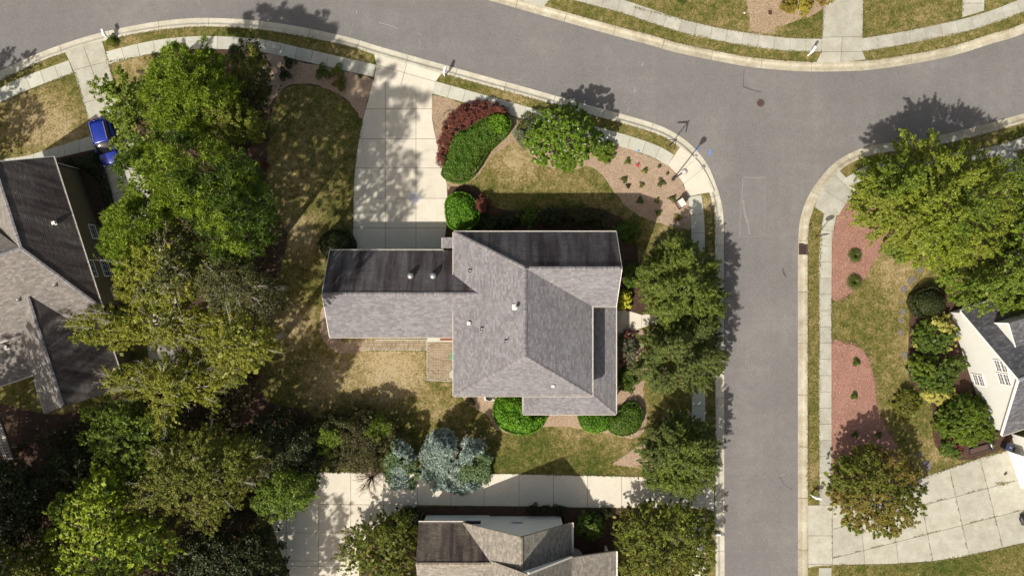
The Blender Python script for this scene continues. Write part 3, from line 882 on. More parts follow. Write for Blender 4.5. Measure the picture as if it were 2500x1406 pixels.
bed([(1562, 1086), (1496, 1128), (1494, 1134), (1558, 1142), (1620, 1165), (1700, 1170), (1700, 1000), (1620, 1010)], M['chips'], spl=False)
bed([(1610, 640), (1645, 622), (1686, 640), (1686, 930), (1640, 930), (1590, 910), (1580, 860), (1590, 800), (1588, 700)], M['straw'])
bed([(800, 735), (835, 720), (835, 830), (895, 826), (890, 852), (860, 862), (820, 858), (790, 830), (780, 780)], M['chips'])
bed([(2036, 552), (2047, 524), (2064, 497), (2090, 474), (2130, 455), (2200, 470), (2200, 560), (2160, 600), (2145, 622), (2128, 644), (2117, 668), (2083, 709), (2055, 729), (2030, 728), (2029, 640)], M['redchips'])
bed([(2029, 840), (2062, 838), (2095, 848), (2118, 876), (2133, 930), (2141, 1000), (2165, 1050), (2195, 1100), (2205, 1160), (2170, 1215), (2100, 1229), (2030, 1230), (2029, 1000)], M['redchips'])
bed([(1836, -40), (1832, 70), (1868, 86), (1905, 66), (1950, 45), (2000, 30), (2010, -40)], M['tanchips'], wob=0.2)
bed([(1010, 1236), (1300, 1236), (1440, 1239), (1590, 1240), (1600, 1275), (1500, 1300), (1500, 1450), (1010, 1450), (890, 1450), (880, 1360), (890, 1315), (915, 1286), (950, 1263), (985, 1246)], M['darkmulch'], spl=False)
bed([(2300, 700), (2230, 740), (2215, 840), (2220, 930), (2270, 985), (2275, 1060), (2300, 1110), (2360, 1122), (2440, 1098), (2470, 1090), (2440, 900), (2360, 740)], M['darkmulch'])
bed([(-100, 400), (60, 422), (130, 390), (230, 366), (248, 420), (300, 620), (300, 700), (200, 500)], M['darkmulch'])

# red edging board along the east sidewalk's bed and reddish edge line
mb = MB()
for (a, b) in (((2031.5, 560), (2030.5, 728)), ((2030.5, 842), (2030.5, 1228))):
    mb.beam(P(*a, ZS), P(*b, ZS), 0.05, 0.06)
mb.build('bed_edging', M['redchips'], kind='structure')

# stepping stones on the east lawn
def stone(px, py, r, el=1.2, rot=0.0, label=''):
    n = random.randint(6, 8)
    pts = []
    for k in range(n):
        a = 2 * math.pi * k / n + random.uniform(-0.25, 0.25)
        rr = r / PPM * random.uniform(0.8, 1.12)
        x, y = rr * math.cos(a), rr * el * math.sin(a)
        pts.append((x * math.cos(rot) - y * math.sin(rot), x * math.sin(rot) + y * math.cos(rot)))
    c = P(px, py, ZL)
    mb = MB()
    mb.prism([(c.x + x, c.y + y, ZL - 0.03) for x, y in pts], (0, 0, 0.05))
    return mb.build('stepping_stone', M['stone'], None, label, 'stepping stone', 'flat stepping stones crossing the east lawn')
for a in [(2243, 660, 8, 1.0, 0.3, 'dark stepping stone closest to the big yellow-green tree'), (2225, 683, 9, 1.4, -0.5, 'long dark stepping stone second from the big tree'),
          (2206, 706, 8, 1.5, -0.3, 'narrow dark stepping stone third from the big tree'), (2200, 736, 4, 1.2, 0, 'small stepping stone sunk in grass, fourth from the big tree'),
          (2203, 761, 7, 1.3, 0.1, 'grey stepping stone between the small sunk stone and the squarish one'), (2199, 783, 7, 1.0, 0.2, 'squarish stepping stone with a pale grass rim'),
          (2199, 812, 6, 1.4, 0.1, 'faint overgrown stepping stone just past the squarish one'), (2209, 866, 8, 1.4, 0.3, 'stepping stone alone beside the shrubs of the white house'),
          (2247, 1109, 6, 1.2, 0.2, 'small stepping stone just above the largest flagstone'), (2262, 1135, 12, 1.1, 0.1, 'largest flagstone, lying beside the east driveway')]:
    stone(*a)
# ============================================================ ROOFS AND HOUSES
def clip3(poly, planes):
    out = poly
    for (n, d) in planes:
        res = []
        m = len(out)
        for i in range(m):
            p, q = out[i], out[(i + 1) % m]
            a = p[0] * n[0] + p[1] * n[1] - d; b = q[0] * n[0] + q[1] * n[1] - d
            if a <= 0: res.append(p)
            if (a < 0 < b) or (b < 0 < a):
                t = a / (a - b)
                res.append((p[0] + (q[0] - p[0]) * t, p[1] + (q[1] - p[1]) * t))
        out = res
        if len(out) < 3: return []
    return out

TAB_W, TAB_H = 0.33, 0.165
def slope(root, pts, mat, down=None, lift=0.0, thick=0.14, seed=0, name='roof_slope'):
    """one roof plane (convex outline, world points): deck, with its shingles laid in courses as real tabs"""
    pts = [Vector(p) for p in pts]
    c = sum(pts, Vector()) / len(pts)
    n = Vector((0, 0, 0))
    for i in range(len(pts)):
        n += (pts[i] - c).cross(pts[(i + 1) % len(pts)] - c)
    if n.z < 0:
        pts = pts[::-1]; n = -n
    n.normalize()
    dn = Vector((n.x, n.y, 0))
    if dn.length < 1e-4: dn = Vector((0, -1, 0))
    dn.normalize()
    # unit vector down the slope inside the plane
    dd = (dn - n * dn.dot(n)).normalized()
    ss = n.cross(dd).normalized()
    mb = MB().prism([p - n * thick for p in pts], n * (thick - 0.004))
    deck = mb.build(name, M['deckwood'], root)
    uv = [((p - c).dot(ss), (p - c).dot(dd)) for p in pts]
    if area2(uv) < 0: uvp = uv[::-1]
    else: uvp = uv
    planes = []
    for i in range(len(uvp)):
        a, b = uvp[i], uvp[(i + 1) % len(uvp)]
        ex, ey = b[0] - a[0], b[1] - a[1]
        l = math.hypot(ex, ey)
        if l < 1e-5: continue
        nx, ny = ey / l, -ex / l
        planes.append(((nx, ny), nx * a[0] + ny * a[1]))
    u0, u1 = min(u for u, v in uv), max(u for u, v in uv)
    v0, v1 = min(v for u, v in uv), max(v for u, v in uv)
    rnd = random.Random(seed + 17)
    V, F = [], []
    row = 0
    v = v1
    while v > v0 - TAB_H:
        off = (row % 2) * TAB_W * 0.5 + rnd.uniform(-0.03, 0.03)
        u = u0 - off
        while u < u1:
            w = TAB_W * rnd.choice((0.75, 1.0, 1.0, 1.3))
            q = [(u + 0.006, v - TAB_H), (u + w - 0.006, v - TAB_H), (u + w - 0.006, v), (u + 0.006, v)]
            inside = all(pp[0] * nn[0] + pp[1] * nn[1] <= dv + 1e-6 for pp in q for nn, dv in planes)
            p2 = q if inside else clip3(q, planes)
            u += w
            if len(p2) < 3: continue
            if not inside and abs(area2(p2)) < 0.002: continue
            t = rnd.choice((0.006, 0.008, 0.013))
            b = len(V)
            for (a1, b1) in p2:
                k = (b1 - (v - TAB_H)) / TAB_H
                V.append(c + ss * a1 + dd * b1 + n * (0.004 + t * k))
            idx = list(range(b, b + len(p2)))
            # top face wound to the plane normal
            F.append(tuple(idx))
            # the butt edge that faces down the slope
            lo = [i for i in idx if abs(p2[i - b][1] - v) < 1e-6]
            if len(lo) == 2:
                A, B = V[lo[0]].copy(), V[lo[1]].copy()
                j = len(V)
                V.extend([A - n * t, B - n * t])
                F.append((lo[0], j, j + 1, lo[1]))
        v -= TAB_H
        row += 1
    sh = MB()
    # fix winding
    ff = []
    for f in F:
        a, b2, c2 = V[f[0]], V[f[1]], V[f[2]]
        nn = (b2 - a).cross(c2 - a)
        if len(f) == 4 and abs(nn.normalized().dot(n)) < 0.3:
            ff.append(f if nn.dot(dd) > 0 else f[::-1])
        else:
            ff.append(f if nn.dot(n) > 0 else f[::-1])
    sh.add(V, ff)
    sh.build('shingles', mat, deck, kind='stuff')
    return deck

def caps(root, a, b, mat, w=0.32, na=None, nb=None, drop=0.07):
    """overlapping ridge or hip cap shingles"""
    a, b = Vector(a), Vector(b)
    d = (b - a); Ln = d.length; d.normalize()
    s = d.cross(Vector((0, 0, 1))).normalized()
    up = s.cross(d)
    step = 0.15
    mb = MB()
    for i in range(int(Ln / step)):
        p0 = a + d * (i * step); p1 = a + d * (i * step + step * 1.12)
        h0, h1 = 0.050, 0.030
        k = random.uniform(0.92, 1.05)
        l0 = p0 - s * w / 2 * k + up * (h0 - drop); m0 = p0 + up * h0; r0 = p0 + s * w / 2 * k + up * (h0 - drop)
        l1 = p1 - s * w / 2 * k + up * (h1 - drop); m1 = p1 + up * h1; r1 = p1 + s * w / 2 * k + up * (h1 - drop)
        mb.add([l0, m0, r0, l1, m1, r1], [(0, 3, 4, 1), (1, 4, 5, 2), (0, 1, 2)][0:2])
        mb.add([l0, m0, r0, p0 - up * 0.01 - s * w / 2 * k * 0.9, p0 - up * 0.01 + s * w / 2 * k * 0.9], [(0, 1, 2, 4, 3)])
    o = mb.build('ridge_cap', mat, root, kind='stuff')
    return o

def gutter(root, a, b, mat=None, w=0.11, out=None, hang=True):
    a, b = Vector(a), Vector(b)
    d = (b - a).normalized()
    o = Vector(out) if out is not None else d.cross(Vector((0, 0, 1)))
    o = Vector((o.x, o.y, 0)).normalized()
    mb = MB()
    z = Vector((0, 0, -0.07))
    q = lambda k, h: (a + o * k + Vector((0, 0, h)), b + o * k + Vector((0, 0, h)))
    p, r = q(0.012, -0.06); mb.beam(p, r, 0.012, 0.11)
    p, r = q(w / 2, -0.11); mb.beam(p, r, w, 0.012)
    p, r = q(w, -0.055); mb.beam(p, r, 0.03, 0.12)
    g = mb.build('gutter', mat or M['gutter'], root)
    if hang:
        mb = MB()
        n = max(1, int((b - a).length / 1.05))
        for i in range(n + 1):
            p = a + (b - a) * (i / n)
            p = p - d * 0.02 if i == n else p + d * 0.02
            mb.beam(p + o * 0.02 + Vector((0, 0, 0.004)), p + o * (w - 0.02) + Vector((0, 0, 0.004)), 0.035, 0.012)
        mb.build('gutter_hanger', mat or M['gutter'], g, kind='stuff')
    return g

def board(root, a, b, w=0.04, h=0.2, name='rake_board', mat=None, off=(0, 0, 0)):
    MB().beam(Vector(a) + Vector(off), Vector(b) + Vector(off), w, h).build(name, mat or M['white'], root)

def wall(root, p, q, z0, z1, mat, z1b=None, thick=0.2, name='wall'):
    p, q = Vector((p[0], p[1], 0)), Vector((q[0], q[1], 0))
    d = (q - p).normalized(); n = Vector((d.y, -d.x, 0)) * thick
    z1b = z1 if z1b is None else z1b
    poly = [Vector((p.x, p.y, z0)), Vector((q.x, q.y, z0)), Vector((q.x, q.y, z1b)), Vector((p.x, p.y, z1))]
    return MB().prism(poly, n).build(name, mat, root)

def window(root, c, right, up, w, h, nx=3, ny=2, glass=None, depth=0.06, split=False):
    c = Vector(c); right = Vector(right).normalized(); up = Vector(up).normalized(); n = right.cross(up).normalized()
    mb = MB()
    f = 0.085
    ax = (right, up, n)
    cc = c + n * depth / 2
    mb.box(cc + up * (h / 2 - f / 2), (w, f, depth), ax).box(cc - up * (h / 2 - f / 2), (w, f, depth), ax)
    mb.box(cc + right * (w / 2 - f / 2), (f, h - 2 * f, depth), ax).box(cc - right * (w / 2 - f / 2), (f, h - 2 * f, depth), ax)
    if split:
        mb.box(cc, (w - 2 * f, 0.06, depth * 0.9), ax)
    k = 0.024
    for i in range(1, nx):
        mb.box(c + n * (depth * 0.35) + right * (-w / 2 + w * i / nx), (k, h - 2 * f, depth * 0.4), ax)
    for j in range(1, ny):
        if split and 2 * j == ny: continue
        mb.box(c + n * (depth * 0.33) + up * (-h / 2 + h * j / ny), (w - 2 * f, k, depth * 0.38), ax)
    wi = mb.build('window', M['white'], root)
    MB().box(c + n * 0.006, (w - 2 * f, h - 2 * f, 0.008), ax).build('pane', glass or M['glass'], wi)
    return wi

def turbine_vent(root, p, name='roof_vent'):
    mb = MB().box(Vector(p) + Vector((0, 0, 0.02)), (0.5, 0.5, 0.04))
    mb.lathe(p, [(0.17, 0.0), (0.17, 0.16), (0.26, 0.17), (0.29, 0.26), (0.25, 0.36), (0.13, 0.43), (0.0, 0.45)], 18)
    mb.build(name, M['metal'], root)

def pipe_vent(root, p, mat=None):
    p = Vector(p)
    fl = MB().box(p + Vector((0, 0, 0.03)), (0.30, 0.32, 0.03)).build('vent_flashing', M['black'], root)
    MB().tube([p, p + Vector((0, 0, 0.42))], [0.055, 0.05], 10).build('vent_pipe', mat or M['white'], fl)

def box_vent(root, p, s=0.4, ang=0.0, h=0.22):
    p = Vector(p)
    c, sn = math.cos(ang), math.sin(ang)
    ax = (Vector((c, sn, 0)), Vector((-sn, c, 0)), Vector((0, 0, 1)))
    mb = MB().box(p + Vector((0, 0, 0.02)), (s * 1.25, s * 1.25, 0.03), ax)
    mb.box(p + Vector((0, 0, h / 2 + 0.03)), (s * 0.8, s * 0.8, h), ax)
    mb.box(p + Vector((0, 0, h + 0.05)), (s, s, 0.04), ax)
    mb.build('box_vent', M['gutter'], root)

# ------------------------------------------------------------ the home in the middle
ZE, ZR = 5.6, 9.15      # main eave and ridge
ZGE, ZGR = 4.0, 6.85    # garage eave and ridge
ZPE, ZPW = 2.9, 4.05    # porch eave and where its roof meets the wall
home = thing('main_house', 'large grey shingled house with cross gables, corner porch and garage wing, mid picture', 'house', P(1280, 780, ZL))
NW, NE = P(1108, 567, ZE), P(1505, 567, ZE)
SW, SE = P(1108, 965, ZE), P(1445, 965, ZE)
MIDX = P(1282, 0, ZR).x
RN, RS = Vector((MIDX, P(0, 655, ZR).y, ZR)), Vector((MIDX, P(0, 869, ZR).y, ZR))
NW.x = SW.x; NE.y = NW.y; SE.y = SW.y
WE = Vector((P(1518, 0, ZR).x, RN.y, ZR)); NE.x = WE.x
WS = Vector((WE.x, P(0, 747, ZE).y, ZE)); WV = Vector((SE.x, WS.y, ZE))
s = 1
slope(home, [NW, SW, RS, RN], M['shingle'], seed=1)
slope(home, [NW, RN, WE, NE], M['algae_shade'], seed=2)['label'] = 'algal-streaked north slope with shade painted in'
slope(home, [RN, WV, WS, WE], M['shingle'], seed=3)
slope(home, [RN, RS, SE, WV], M['shingle'], seed=4)
slope(home, [SW, SE, RS], M['shingle'], seed=5)
for a, b in ((RS, RN), (RN + Vector((0.35, 0, 0)), WE), (NW, RN), (SW, RS), (SE, RS)):
    caps(home, a, b, M['cap'])
# garage wing
GE_Y0, GE_Y1 = P(0, 612, ZGE).y, P(0, 822, ZGE).y
GR_Y = (GE_Y0 + GE_Y1) / 2
GX0 = P(805, 0, ZGE).x
k_main = (ZR - ZE) / (MIDX - NW.x)
GXR = NW.x + (ZGR - ZE) / k_main
g1 = Vector((GX0, GE_Y0, ZGE)); g2 = Vector((NW.x + 0.35, GE_Y0, ZGE)); g3 = Vector((GXR, GR_Y, ZGR)); g4 = Vector((GX0, GR_Y, ZGR))
g5 = Vector((GX0, GE_Y1, ZGE)); g6 = Vector((NW.x + 0.35, GE_Y1, ZGE))
slope(home, [g1, g2, g3, g4], M['algae_shade'], seed=6)['label'] = 'algal-streaked garage slope with shade painted in'
slope(home, [g5, g6, g3, g4], M['shingle'], seed=7)
caps(home, g3, g4, M['cap'])
gutter(home, g1, Vector((P(1082, 0, ZGE).x, GE_Y0, ZGE)), out=(0, 1, 0))
gutter(home, g5, Vector((NW.x, GE_Y1, ZGE)), out=(0, -1, 0))
gutter(home, NW, NE, out=(0, 1, 0))
kg = (ZE - ZGE) / ((ZGR - ZGE) / (GE_Y0 - GR_Y))
gutter(home, NW, Vector((NW.x, GE_Y0 - kg - 0.0, ZE)), out=(-1, 0, 0))
gutter(home, Vector((NW.x, GE_Y1 + kg, ZE)), SW, out=(-1, 0, 0))
gutter(home, SW, SE, out=(0, -1, 0))
gutter(home, WV, SE, out=(1, 0, 0))
gutter(home, WV, WS, out=(0, -1, 0))
# gable boards
board(home, g1, g4, off=(-0.03, 0, -0.10)); board(home, g5, g4, off=(-0.03, 0, -0.10))
board(home, NE, WE, off=(0.03, 0, -0.10)); board(home, WS, WE, off=(0.03, 0, -0.10))
# little shed roof by the wing's west side
sh0, sh1 = P(1081, 580, 3.9), P(1081, 606, 3.9)
sx = NW.x + 0.35
slope(home, [sh0, sh1, Vector((sx, sh1.y, 4.5)), Vector((sx, sh0.y, 4.5))], M['shingle'], seed=8)
gutter(home, sh0, sh1, out=(-1, 0, 0), hang=False)
wall(home, (sh0.x + 0.3, sh1.y), (sh0.x + 0.3, sh0.y - 0.1), ZL, 3.85, M['beige'])
# porch roof round the south-east corner
PXE = P(1503, 0, ZPE).x; PYS = P(0, 1010, ZPE).y
PXW = P(1278, 0, ZPE).x
MX, MY = SE.x - 0.42, SE.y + 0.42       # main walls
PT = WS.y - 0.0
a0 = Vector((PXE, PT, ZPE)); a1 = Vector((PXE, PYS, ZPE)); a2 = Vector((PXW, PYS, ZPE))
dpx = PXE - MX; dpy = MY - PYS
b1 = Vector((MX, MY, ZPW)); b0 = Vector((MX, PT, ZPW))
b2 = Vector((PXW + dpy * 0.9, MY, ZPW)); a3 = Vector((PXW, MY, ZPE))
slope(home, [a0, a1, b1, b0], M['shingle'], seed=9)
slope(home, [a1, a2, b2, b1], M['shingle'], seed=10)
slope(home, [a2, a3, b2], M['shingle'], seed=11)
caps(home, a1, b1, M['cap']); caps(home, a2, b2, M['cap'])
gutter(home, a0, a1, out=(1, 0, 0)); gutter(home, a1, a2, out=(0, -1, 0)); gutter(home, a2, a3, out=(-1, 0, 0))
pf = MB().prism([(PXE - 0.3, PT, ZL), (PXE - 0.3, PYS + 0.3, ZL), (PXW + 0.3, PYS + 0.3, ZL), (PXW + 0.3, MY, ZL), (MX, MY, ZL), (MX, PT, ZL)][::1], (0, 0, 0.35)).build('porch_floor', M['tanchips'] if False else M['walk'], home)
for (x, y) in [(PXE - 0.4, PT - 0.3), (PXE - 0.4, PT - 3.4), (PXE - 0.4, PT - 6.4), (PXE - 0.4, PYS + 0.4), (PXE - 3.2, PYS + 0.4), (PXE - 6.0, PYS + 0.4), (PXW + 0.4, PYS + 0.4)]:
    MB().box((x, y, ZL + 0.35 + 1.17), (0.18, 0.18, 2.34)).build('porch_post', M['white'], home)
# walls
o = 0.42
wx0, wx1, wy0, wy1 = NW.x + o, MX, SW.y + o, NW.y - o
ex = WE.x - 0.3
hw = [((wx0, wy1), (ex, wy1)), ((ex, wy1), (ex, WS.y + o)), ((ex, WS.y + o), (wx1, WS.y + o)), ((wx1, WS.y + o), (wx1, wy0)), ((wx1, wy0), (wx0, wy0)), ((wx0, wy0), (wx0, wy1))]
for p, q in hw:
    wall(home, p, q, ZL - 0.05, ZE - 0.1, M['beige'])
MB().prism([(ex - 0.2, NE.y - 0.5, ZE - 0.1), (ex - 0.2, WS.y + 0.5, ZE - 0.1), (ex - 0.2, RN.y, ZR - 0.45)], (0.19, 0, 0)).build('gable_wall', M['beige'], home)
gw0, gw1, gx = GE_Y1 + 0.35, GE_Y0 - 0.35, GX0 + 0.3
for p, q in [((gx, gw1), (wx0, gw1)), ((wx0 - 0.01, gw0), (gx, gw0)), ((gx, gw0), (gx, gw1))]:
    wall(home, p, q, ZL - 0.05, ZGE - 0.08, M['beige'])
MB().prism([(gx + 0.01, gw0, ZGE - 0.08), (gx + 0.01, gw1, ZGE - 0.08), (gx + 0.01, GR_Y, ZGR - 0.4)], (0.18, 0, 0)).build('gable_wall', M['beige'], home)
for x in (-13.6, -10.4):
    d_ = MB()
    d_.box((x + 0.0, gw1 + 0.03, 1.25), (2.6, 0.06, 2.25))
    gd = d_.build('garage_door', M['white'], home)
for x in (-4, -1, 2, 5, 8):
    window(home, (x, wy1, 1.6), (-1, 0, 0), (0, 0, 1), 1.0, 1.4, 2, 2)
    window(home, (x, wy1, 4.5), (-1, 0, 0), (0, 0, 1), 1.0, 1.4, 2, 2)
for y in (-9.0, -6.5):
    window(home, (wx0, y, 4.4), (0, -1, 0), (0, 0, 1), 1.0, 1.3, 2, 2)
for y in (-8.5, -5.5):
    window(home, (wx1, y, 4.9), (0, 1, 0), (0, 0, 1), 0.9, 1.0, 2, 2)
for x in (-3.6, -1.2, 2.0, 4.8):
    window(home, (x, wy0, 4.6), (1, 0, 0), (0, 0, 1), 1.0, 1.3, 2, 2)
for x in (-3.6, -1.2):
    window(home, (x, wy0, 1.7), (1, 0, 0), (0, 0, 1), 1.0, 1.4, 2, 2)
for x in (-15.0, -11.5, -8.0):
    window(home, (x, gw0, 1.7), (1, 0, 0), (0, 0, 1), 0.9, 1.3, 2, 2)
dr = MB().box((wx1 + 0.03, -3.6, 1.5), (0.06, 1.0, 2.1)).build('door', M['brick'], home)
MB().lathe((wx1 + 0.06, -3.95, 1.45), [(0.03, 0), (0.035, 0.04), (0.0, 0.06)], 8, axis=(1, 0, 0)).build('door_handle', M['metal'], dr)

def on(px, py, a, b, c):
    n = (Vector(b) - Vector(a)).cross(Vector(c) - Vector(a)).normalized()
    return onplane(px, py, Vector(a), n)
turbine_vent(home, on(1003, 674, g1, g2, g4)); turbine_vent(home, on(1058, 674, g1, g2, g4))
for q in ((1148, 661), (1177, 802), (1236, 832)):
    pipe_vent(home, on(q[0], q[1], NW, SW, RS))
box_vent(home, on(1145, 789, NW, SW, RS), 0.28)
box_vent(home, on(1350, 942, SW, SE, RS), 0.24)
fp = on(1256, 750, NW, SW, RS)
fl = MB().box(fp + Vector((0, 0, 0.06)), (0.40, 0.50, 0.05)).build('flue_flashing', M['gutter'], home)
MB().lathe(fp + Vector((0.12, 0, 0)), [(0.10, 0), (0.10, 0.55), (0.17, 0.56), (0.17, 0.72), (0.0, 0.78)], 14).build('flue', M['gutter'], fl)

# ---- patio and path behind the garage
pt = thing('patio', None, None, kind='structure')
def pavers(poly_px, root, w, h, rot=0.0, z=ZS, curved=False):
    poly = pxs(poly_px)
    if area2(poly) < 0: poly = poly[::-1]
    planes = []
    for i in range(len(poly)):
        a, b = poly[i], poly[(i + 1) % len(poly)]
        ex_, ey_ = b[0] - a[0], b[1] - a[1]; l = math.hypot(ex_, ey_)
        planes.append(((ey_ / l, -ex_ / l), ey_ / l * a[0] - ex_ / l * a[1]))
    x0, x1 = min(p[0] for p in poly), max(p[0] for p in poly); y0, y1 = min(p[1] for p in poly), max(p[1] for p in poly)
    mb = MB(); r = 0; y = y0
    while y < y1:
        x = x0 - (r % 2) * w / 2
        while x < x1:
            q = clip3([(x + 0.014, y + 0.012), (x + w - 0.014, y + 0.012), (x + w - 0.014, y + h - 0.012), (x + 0.014, y + h - 0.012)], planes)
            if len(q) > 2:
                zz = z + random.uniform(-0.003, 0.003)
                mb.prism([(a, b, zz - 0.03) for a, b in q], (0, 0, 0.03))
            x += w
        y += h; r += 1
    mb.build('paver', M['paver'], root, kind='stuff')
    sheet('paver_bed', poly, z - 0.02, M['joint'], root)
pavers([(1043, 836), (1112, 836), (1112, 930), (1043, 927)], pt, 0.32, 0.16)
pavers([(886, 831), (917, 829), (1042, 831), (1042, 853), (893, 853)], pt, 0.16, 0.32)
sl = MB().prism([tuple(P(a, b, 0.15)) for a, b in [(1043, 821), (1078, 821), (1074, 835), (1043, 835)]], (0, 0, 0.02)).build('slab', M['walk'], pt)
mb = MB()
for (a, b) in (((1042.5, 828), (1042.5, 928)), ((886, 853.5), (1042, 853.5)), ((917, 829), (1042, 829.5)), ((1043, 928), (1112, 931))):
    mb.beam(P(*a, ZS), P(*b, ZS), 0.07, 0.05)
mb.build('border', M['walk'], pt)
bs = thing('brick_step', 'low red brick step where the back patio meets the garage wing', 'step', P(1095, 829, ZL))
for j in range(3):
    for i in range(12):
        c = P(1077 + i * 2.75 - j * 1.2, 824.5 + j * 4.4, 0.32 - 0.08 * j)
        MB().box(c, (0.10, 0.165, 0.09)).build('brick', M['brick'], bs)
MB().prism([tuple(P(a, b, ZL)) for a, b in [(1076, 822), (1110, 822), (1110, 835), (1073, 835)]], (0, 0, 0.14)).build('base', M['walk'], bs)

# ------------------------------------------------------------ the house to the west
ZLE, ZLR = 4.8, 8.1
west = thing('west_house', 'rotated olive-walled house with grey and dark shingle roofs at the far west edge', 'house', P(150, 700, ZL))
eA, eB = P(130, 383, ZLE), P(250, 754, ZLE)
ed = (eB - eA); ed.z = 0; ed.normalize()            # along the east eave, towards the south
ep = Vector((ed.y, -ed.x, 0)); ep = ep if ep.x > 0 else -ep    # outwards to the east
halfw = 3.3 / math.tan(math.radians(44.0))
def LP(a, w, z):
    """a metres south along the east eave from its north end, w metres inwards"""
    q = eA + ed * a - ep * w
    return Vector((q.x, q.y, z))
Le = (eB - eA).length
hip_a = None
ridge_a = (P(50, 606, ZLR) - eA).dot(ed)
w_r = -(P(50, 606, ZLR) - eA).dot(ep)
w_r = min(max(w_r, 2.8), 4.2)
e1, e2 = LP(0, 0, ZLE), LP(Le, 0, ZLE)
r1, r2 = LP(0, w_r, ZLR), LP(ridge_a, w_r, ZLR)
slope(west, [e1, e2, r2, r1], M['algae_shade_warm'], seed=21)['label'] = 'algal-streaked east slope with shade painted in'
slope(west, [r1, r2, LP(ridge_a + 3.5, 2 * w_r, ZLE), LP(0, 2 * w_r, ZLE)], M['shingle_warm'], seed=22)
# south face of the west-east ridge
sE0 = LP(Le, 0, ZLE); sE1 = LP(Le, 14, ZLE); sR1 = LP(ridge_a, 14, ZLR)
slope(west, [sE0, sE1, sR1, r2], M['shingle_warm'], seed=23)
slope(west, [r2, sR1, LP(ridge_a - 4.2, 14, ZLE), LP(ridge_a - 4.2, w_r + 4.4, ZLE)], M['shingle_warm'], seed=24)
for a, b in ((r1, r2), (r2, sR1), (e2, r2)):
    caps(west, a, b, M['cap'])
gutter(west, e1, e2, out=tuple(ep))
gutter(west, sE0, LP(Le, 3.0, ZLE), out=tuple(ed)); gutter(west, LP(Le, 5.6, ZLE), sE1, out=tuple(ed))
# south wing, lower
zwr, zwe, zww = 6.35, 3.2, 4.4
wr0 = P(68, 727, zwr)
wa0 = (wr0 - eA).dot(ed); ww0 = -(wr0 - eA).dot(ep)
wend = (P(150, 993, zwr) - eA).dot(ed)
wein = -(P(283, 880, zwe) - eA).dot(ep)
wwin = -(P(95, 960, zww) - eA).dot(ep)
slope(west, [LP(Le - 0.6, wein, zwe), LP(wend, wein, zwe), LP(wend, ww0, zwr), LP(wa0, ww0, zwr), ][::1], M['algae_shade_warm'], seed=25)['label'] = 'algal-streaked wing slope with shade painted in'
slope(west, [LP(wa0, ww0, zwr), LP(wend, ww0, zwr), LP(wend + 0.1, wwin, zww), LP(wa0 + 2.2, wwin, zww)], M['shingle_warm'], seed=26)
caps(west, LP(wa0, ww0, zwr), LP(wend, ww0, zwr), M['cap'])
gutter(west, LP(Le + 0.5, wein, zwe), LP(wend, wein, zwe), out=tuple(ep))
gutter(west, LP(Le + 4.2, wwin, zww), LP(wend, wwin, zww), out=tuple(-ep))
# lowest roof to the south-west
q0, q1, q2, q3 = P(-60, 847, 4.3), P(58, 803, 4.3), P(82, 914, 3.0), P(-60, 962, 3.0)
slope(west, [q0, q1, q2, q3], M['shingle_warm'], seed=27)
gutter(west, q3, q2, out=tuple(ed)); gutter(west, P(64, 868, 3.45), P(84, 924, 2.95), out=tuple(ep), hang=False)
# walls
c0 = eA + ed * 0.3 - ep * 0.3
def LW(a, w): return (LP(a, w, 0).x, LP(a, w, 0).y)
wall(west, LW(0.35, 0.35), LW(Le - 0.35, 0.35), ZL - 0.05, ZLE - 0.05, M['olivewall'])
wall(west, LW(0.35, 2 * w_r - 0.3), LW(0.35, 0.35), ZL - 0.05, ZLE - 0.05, M['olivewall'])
wall(west, LW(Le - 0.35, 0.35), LW(Le - 0.35, 14), ZL - 0.05, ZLE - 0.05, M['olivewall'])
MB().prism([LP(0.36, 0.5, ZLE - 0.05), LP(0.36, 2 * w_r - 0.5, ZLE - 0.05), LP(0.36, w_r, ZLR - 0.4)], ed * 0.18).build('gable_wall', M['olivewall'], west)
wall(west, LW(Le - 0.5, wein + 0.3), LW(wend - 0.4, wein + 0.3), ZL - 0.05, zwe - 0.05, M['olivewall'])
wall(west, LW(wend - 0.4, wein + 0.3), LW(wend - 0.4, wwin - 0.3), ZL - 0.05, zwe - 0.05, M['olivewall'])
wall(west, LW(wend - 0.4, wwin - 0.3), LW(Le, wwin - 0.3), ZL - 0.05, zww - 0.05, M['olivewall'])
MB().prism([LP(wend - 0.39, wein + 0.4, zwe - 0.05), LP(wend - 0.39, wwin - 0.35, zww - 0.05), LP(wend - 0.39, ww0, zwr - 0.4)], -ed * 0.18).build('gable_wall', M['olivewall'], west)
board(west, e1, r1, off=tuple(-ed * 0.03 + Vector((0, 0, -0.1))))
board(west, LP(wend, wein, zwe), LP(wend, ww0, zwr), off=tuple(ed * 0.03 + Vector((0, 0, -0.1))), mat=M['deckwood'])
MB().beam(LP(0.33, 0.33, ZL), LP(0.33, 0.33, ZLE - 0.1), 0.09, 0.09).build('corner_board', M['gutter'], west)
wp0 = LP(0.35, 0.35, 0); 
for (px, py, w_, h_, ny) in ((228, 566, 1.45, 1.2, 3), (222, 655, 1.7, 1.5, 4), (258, 655, 1.7, 1.5, 4), (282, 714, 1.0, 1.5, 4)):
    c = onplane(px, py, wp0, ep)
    window(west, c + ep * 0.01, ed * -1 if False else Vector((-ed.x, -ed.y, 0)) * -1, (0, 0, 1), w_, h_, 3, ny) if False else window(west, c + ep * 0.01, Vector((0, 0, 1)).cross(ep), (0, 0, 1), w_, h_, 3, ny)
def plane_pt(px, py, A, B, C):
    return on(px, py, A, B, C)
box_vent(west, plane_pt(134, 545, e1, e2, r2), 0.3, 0.3)
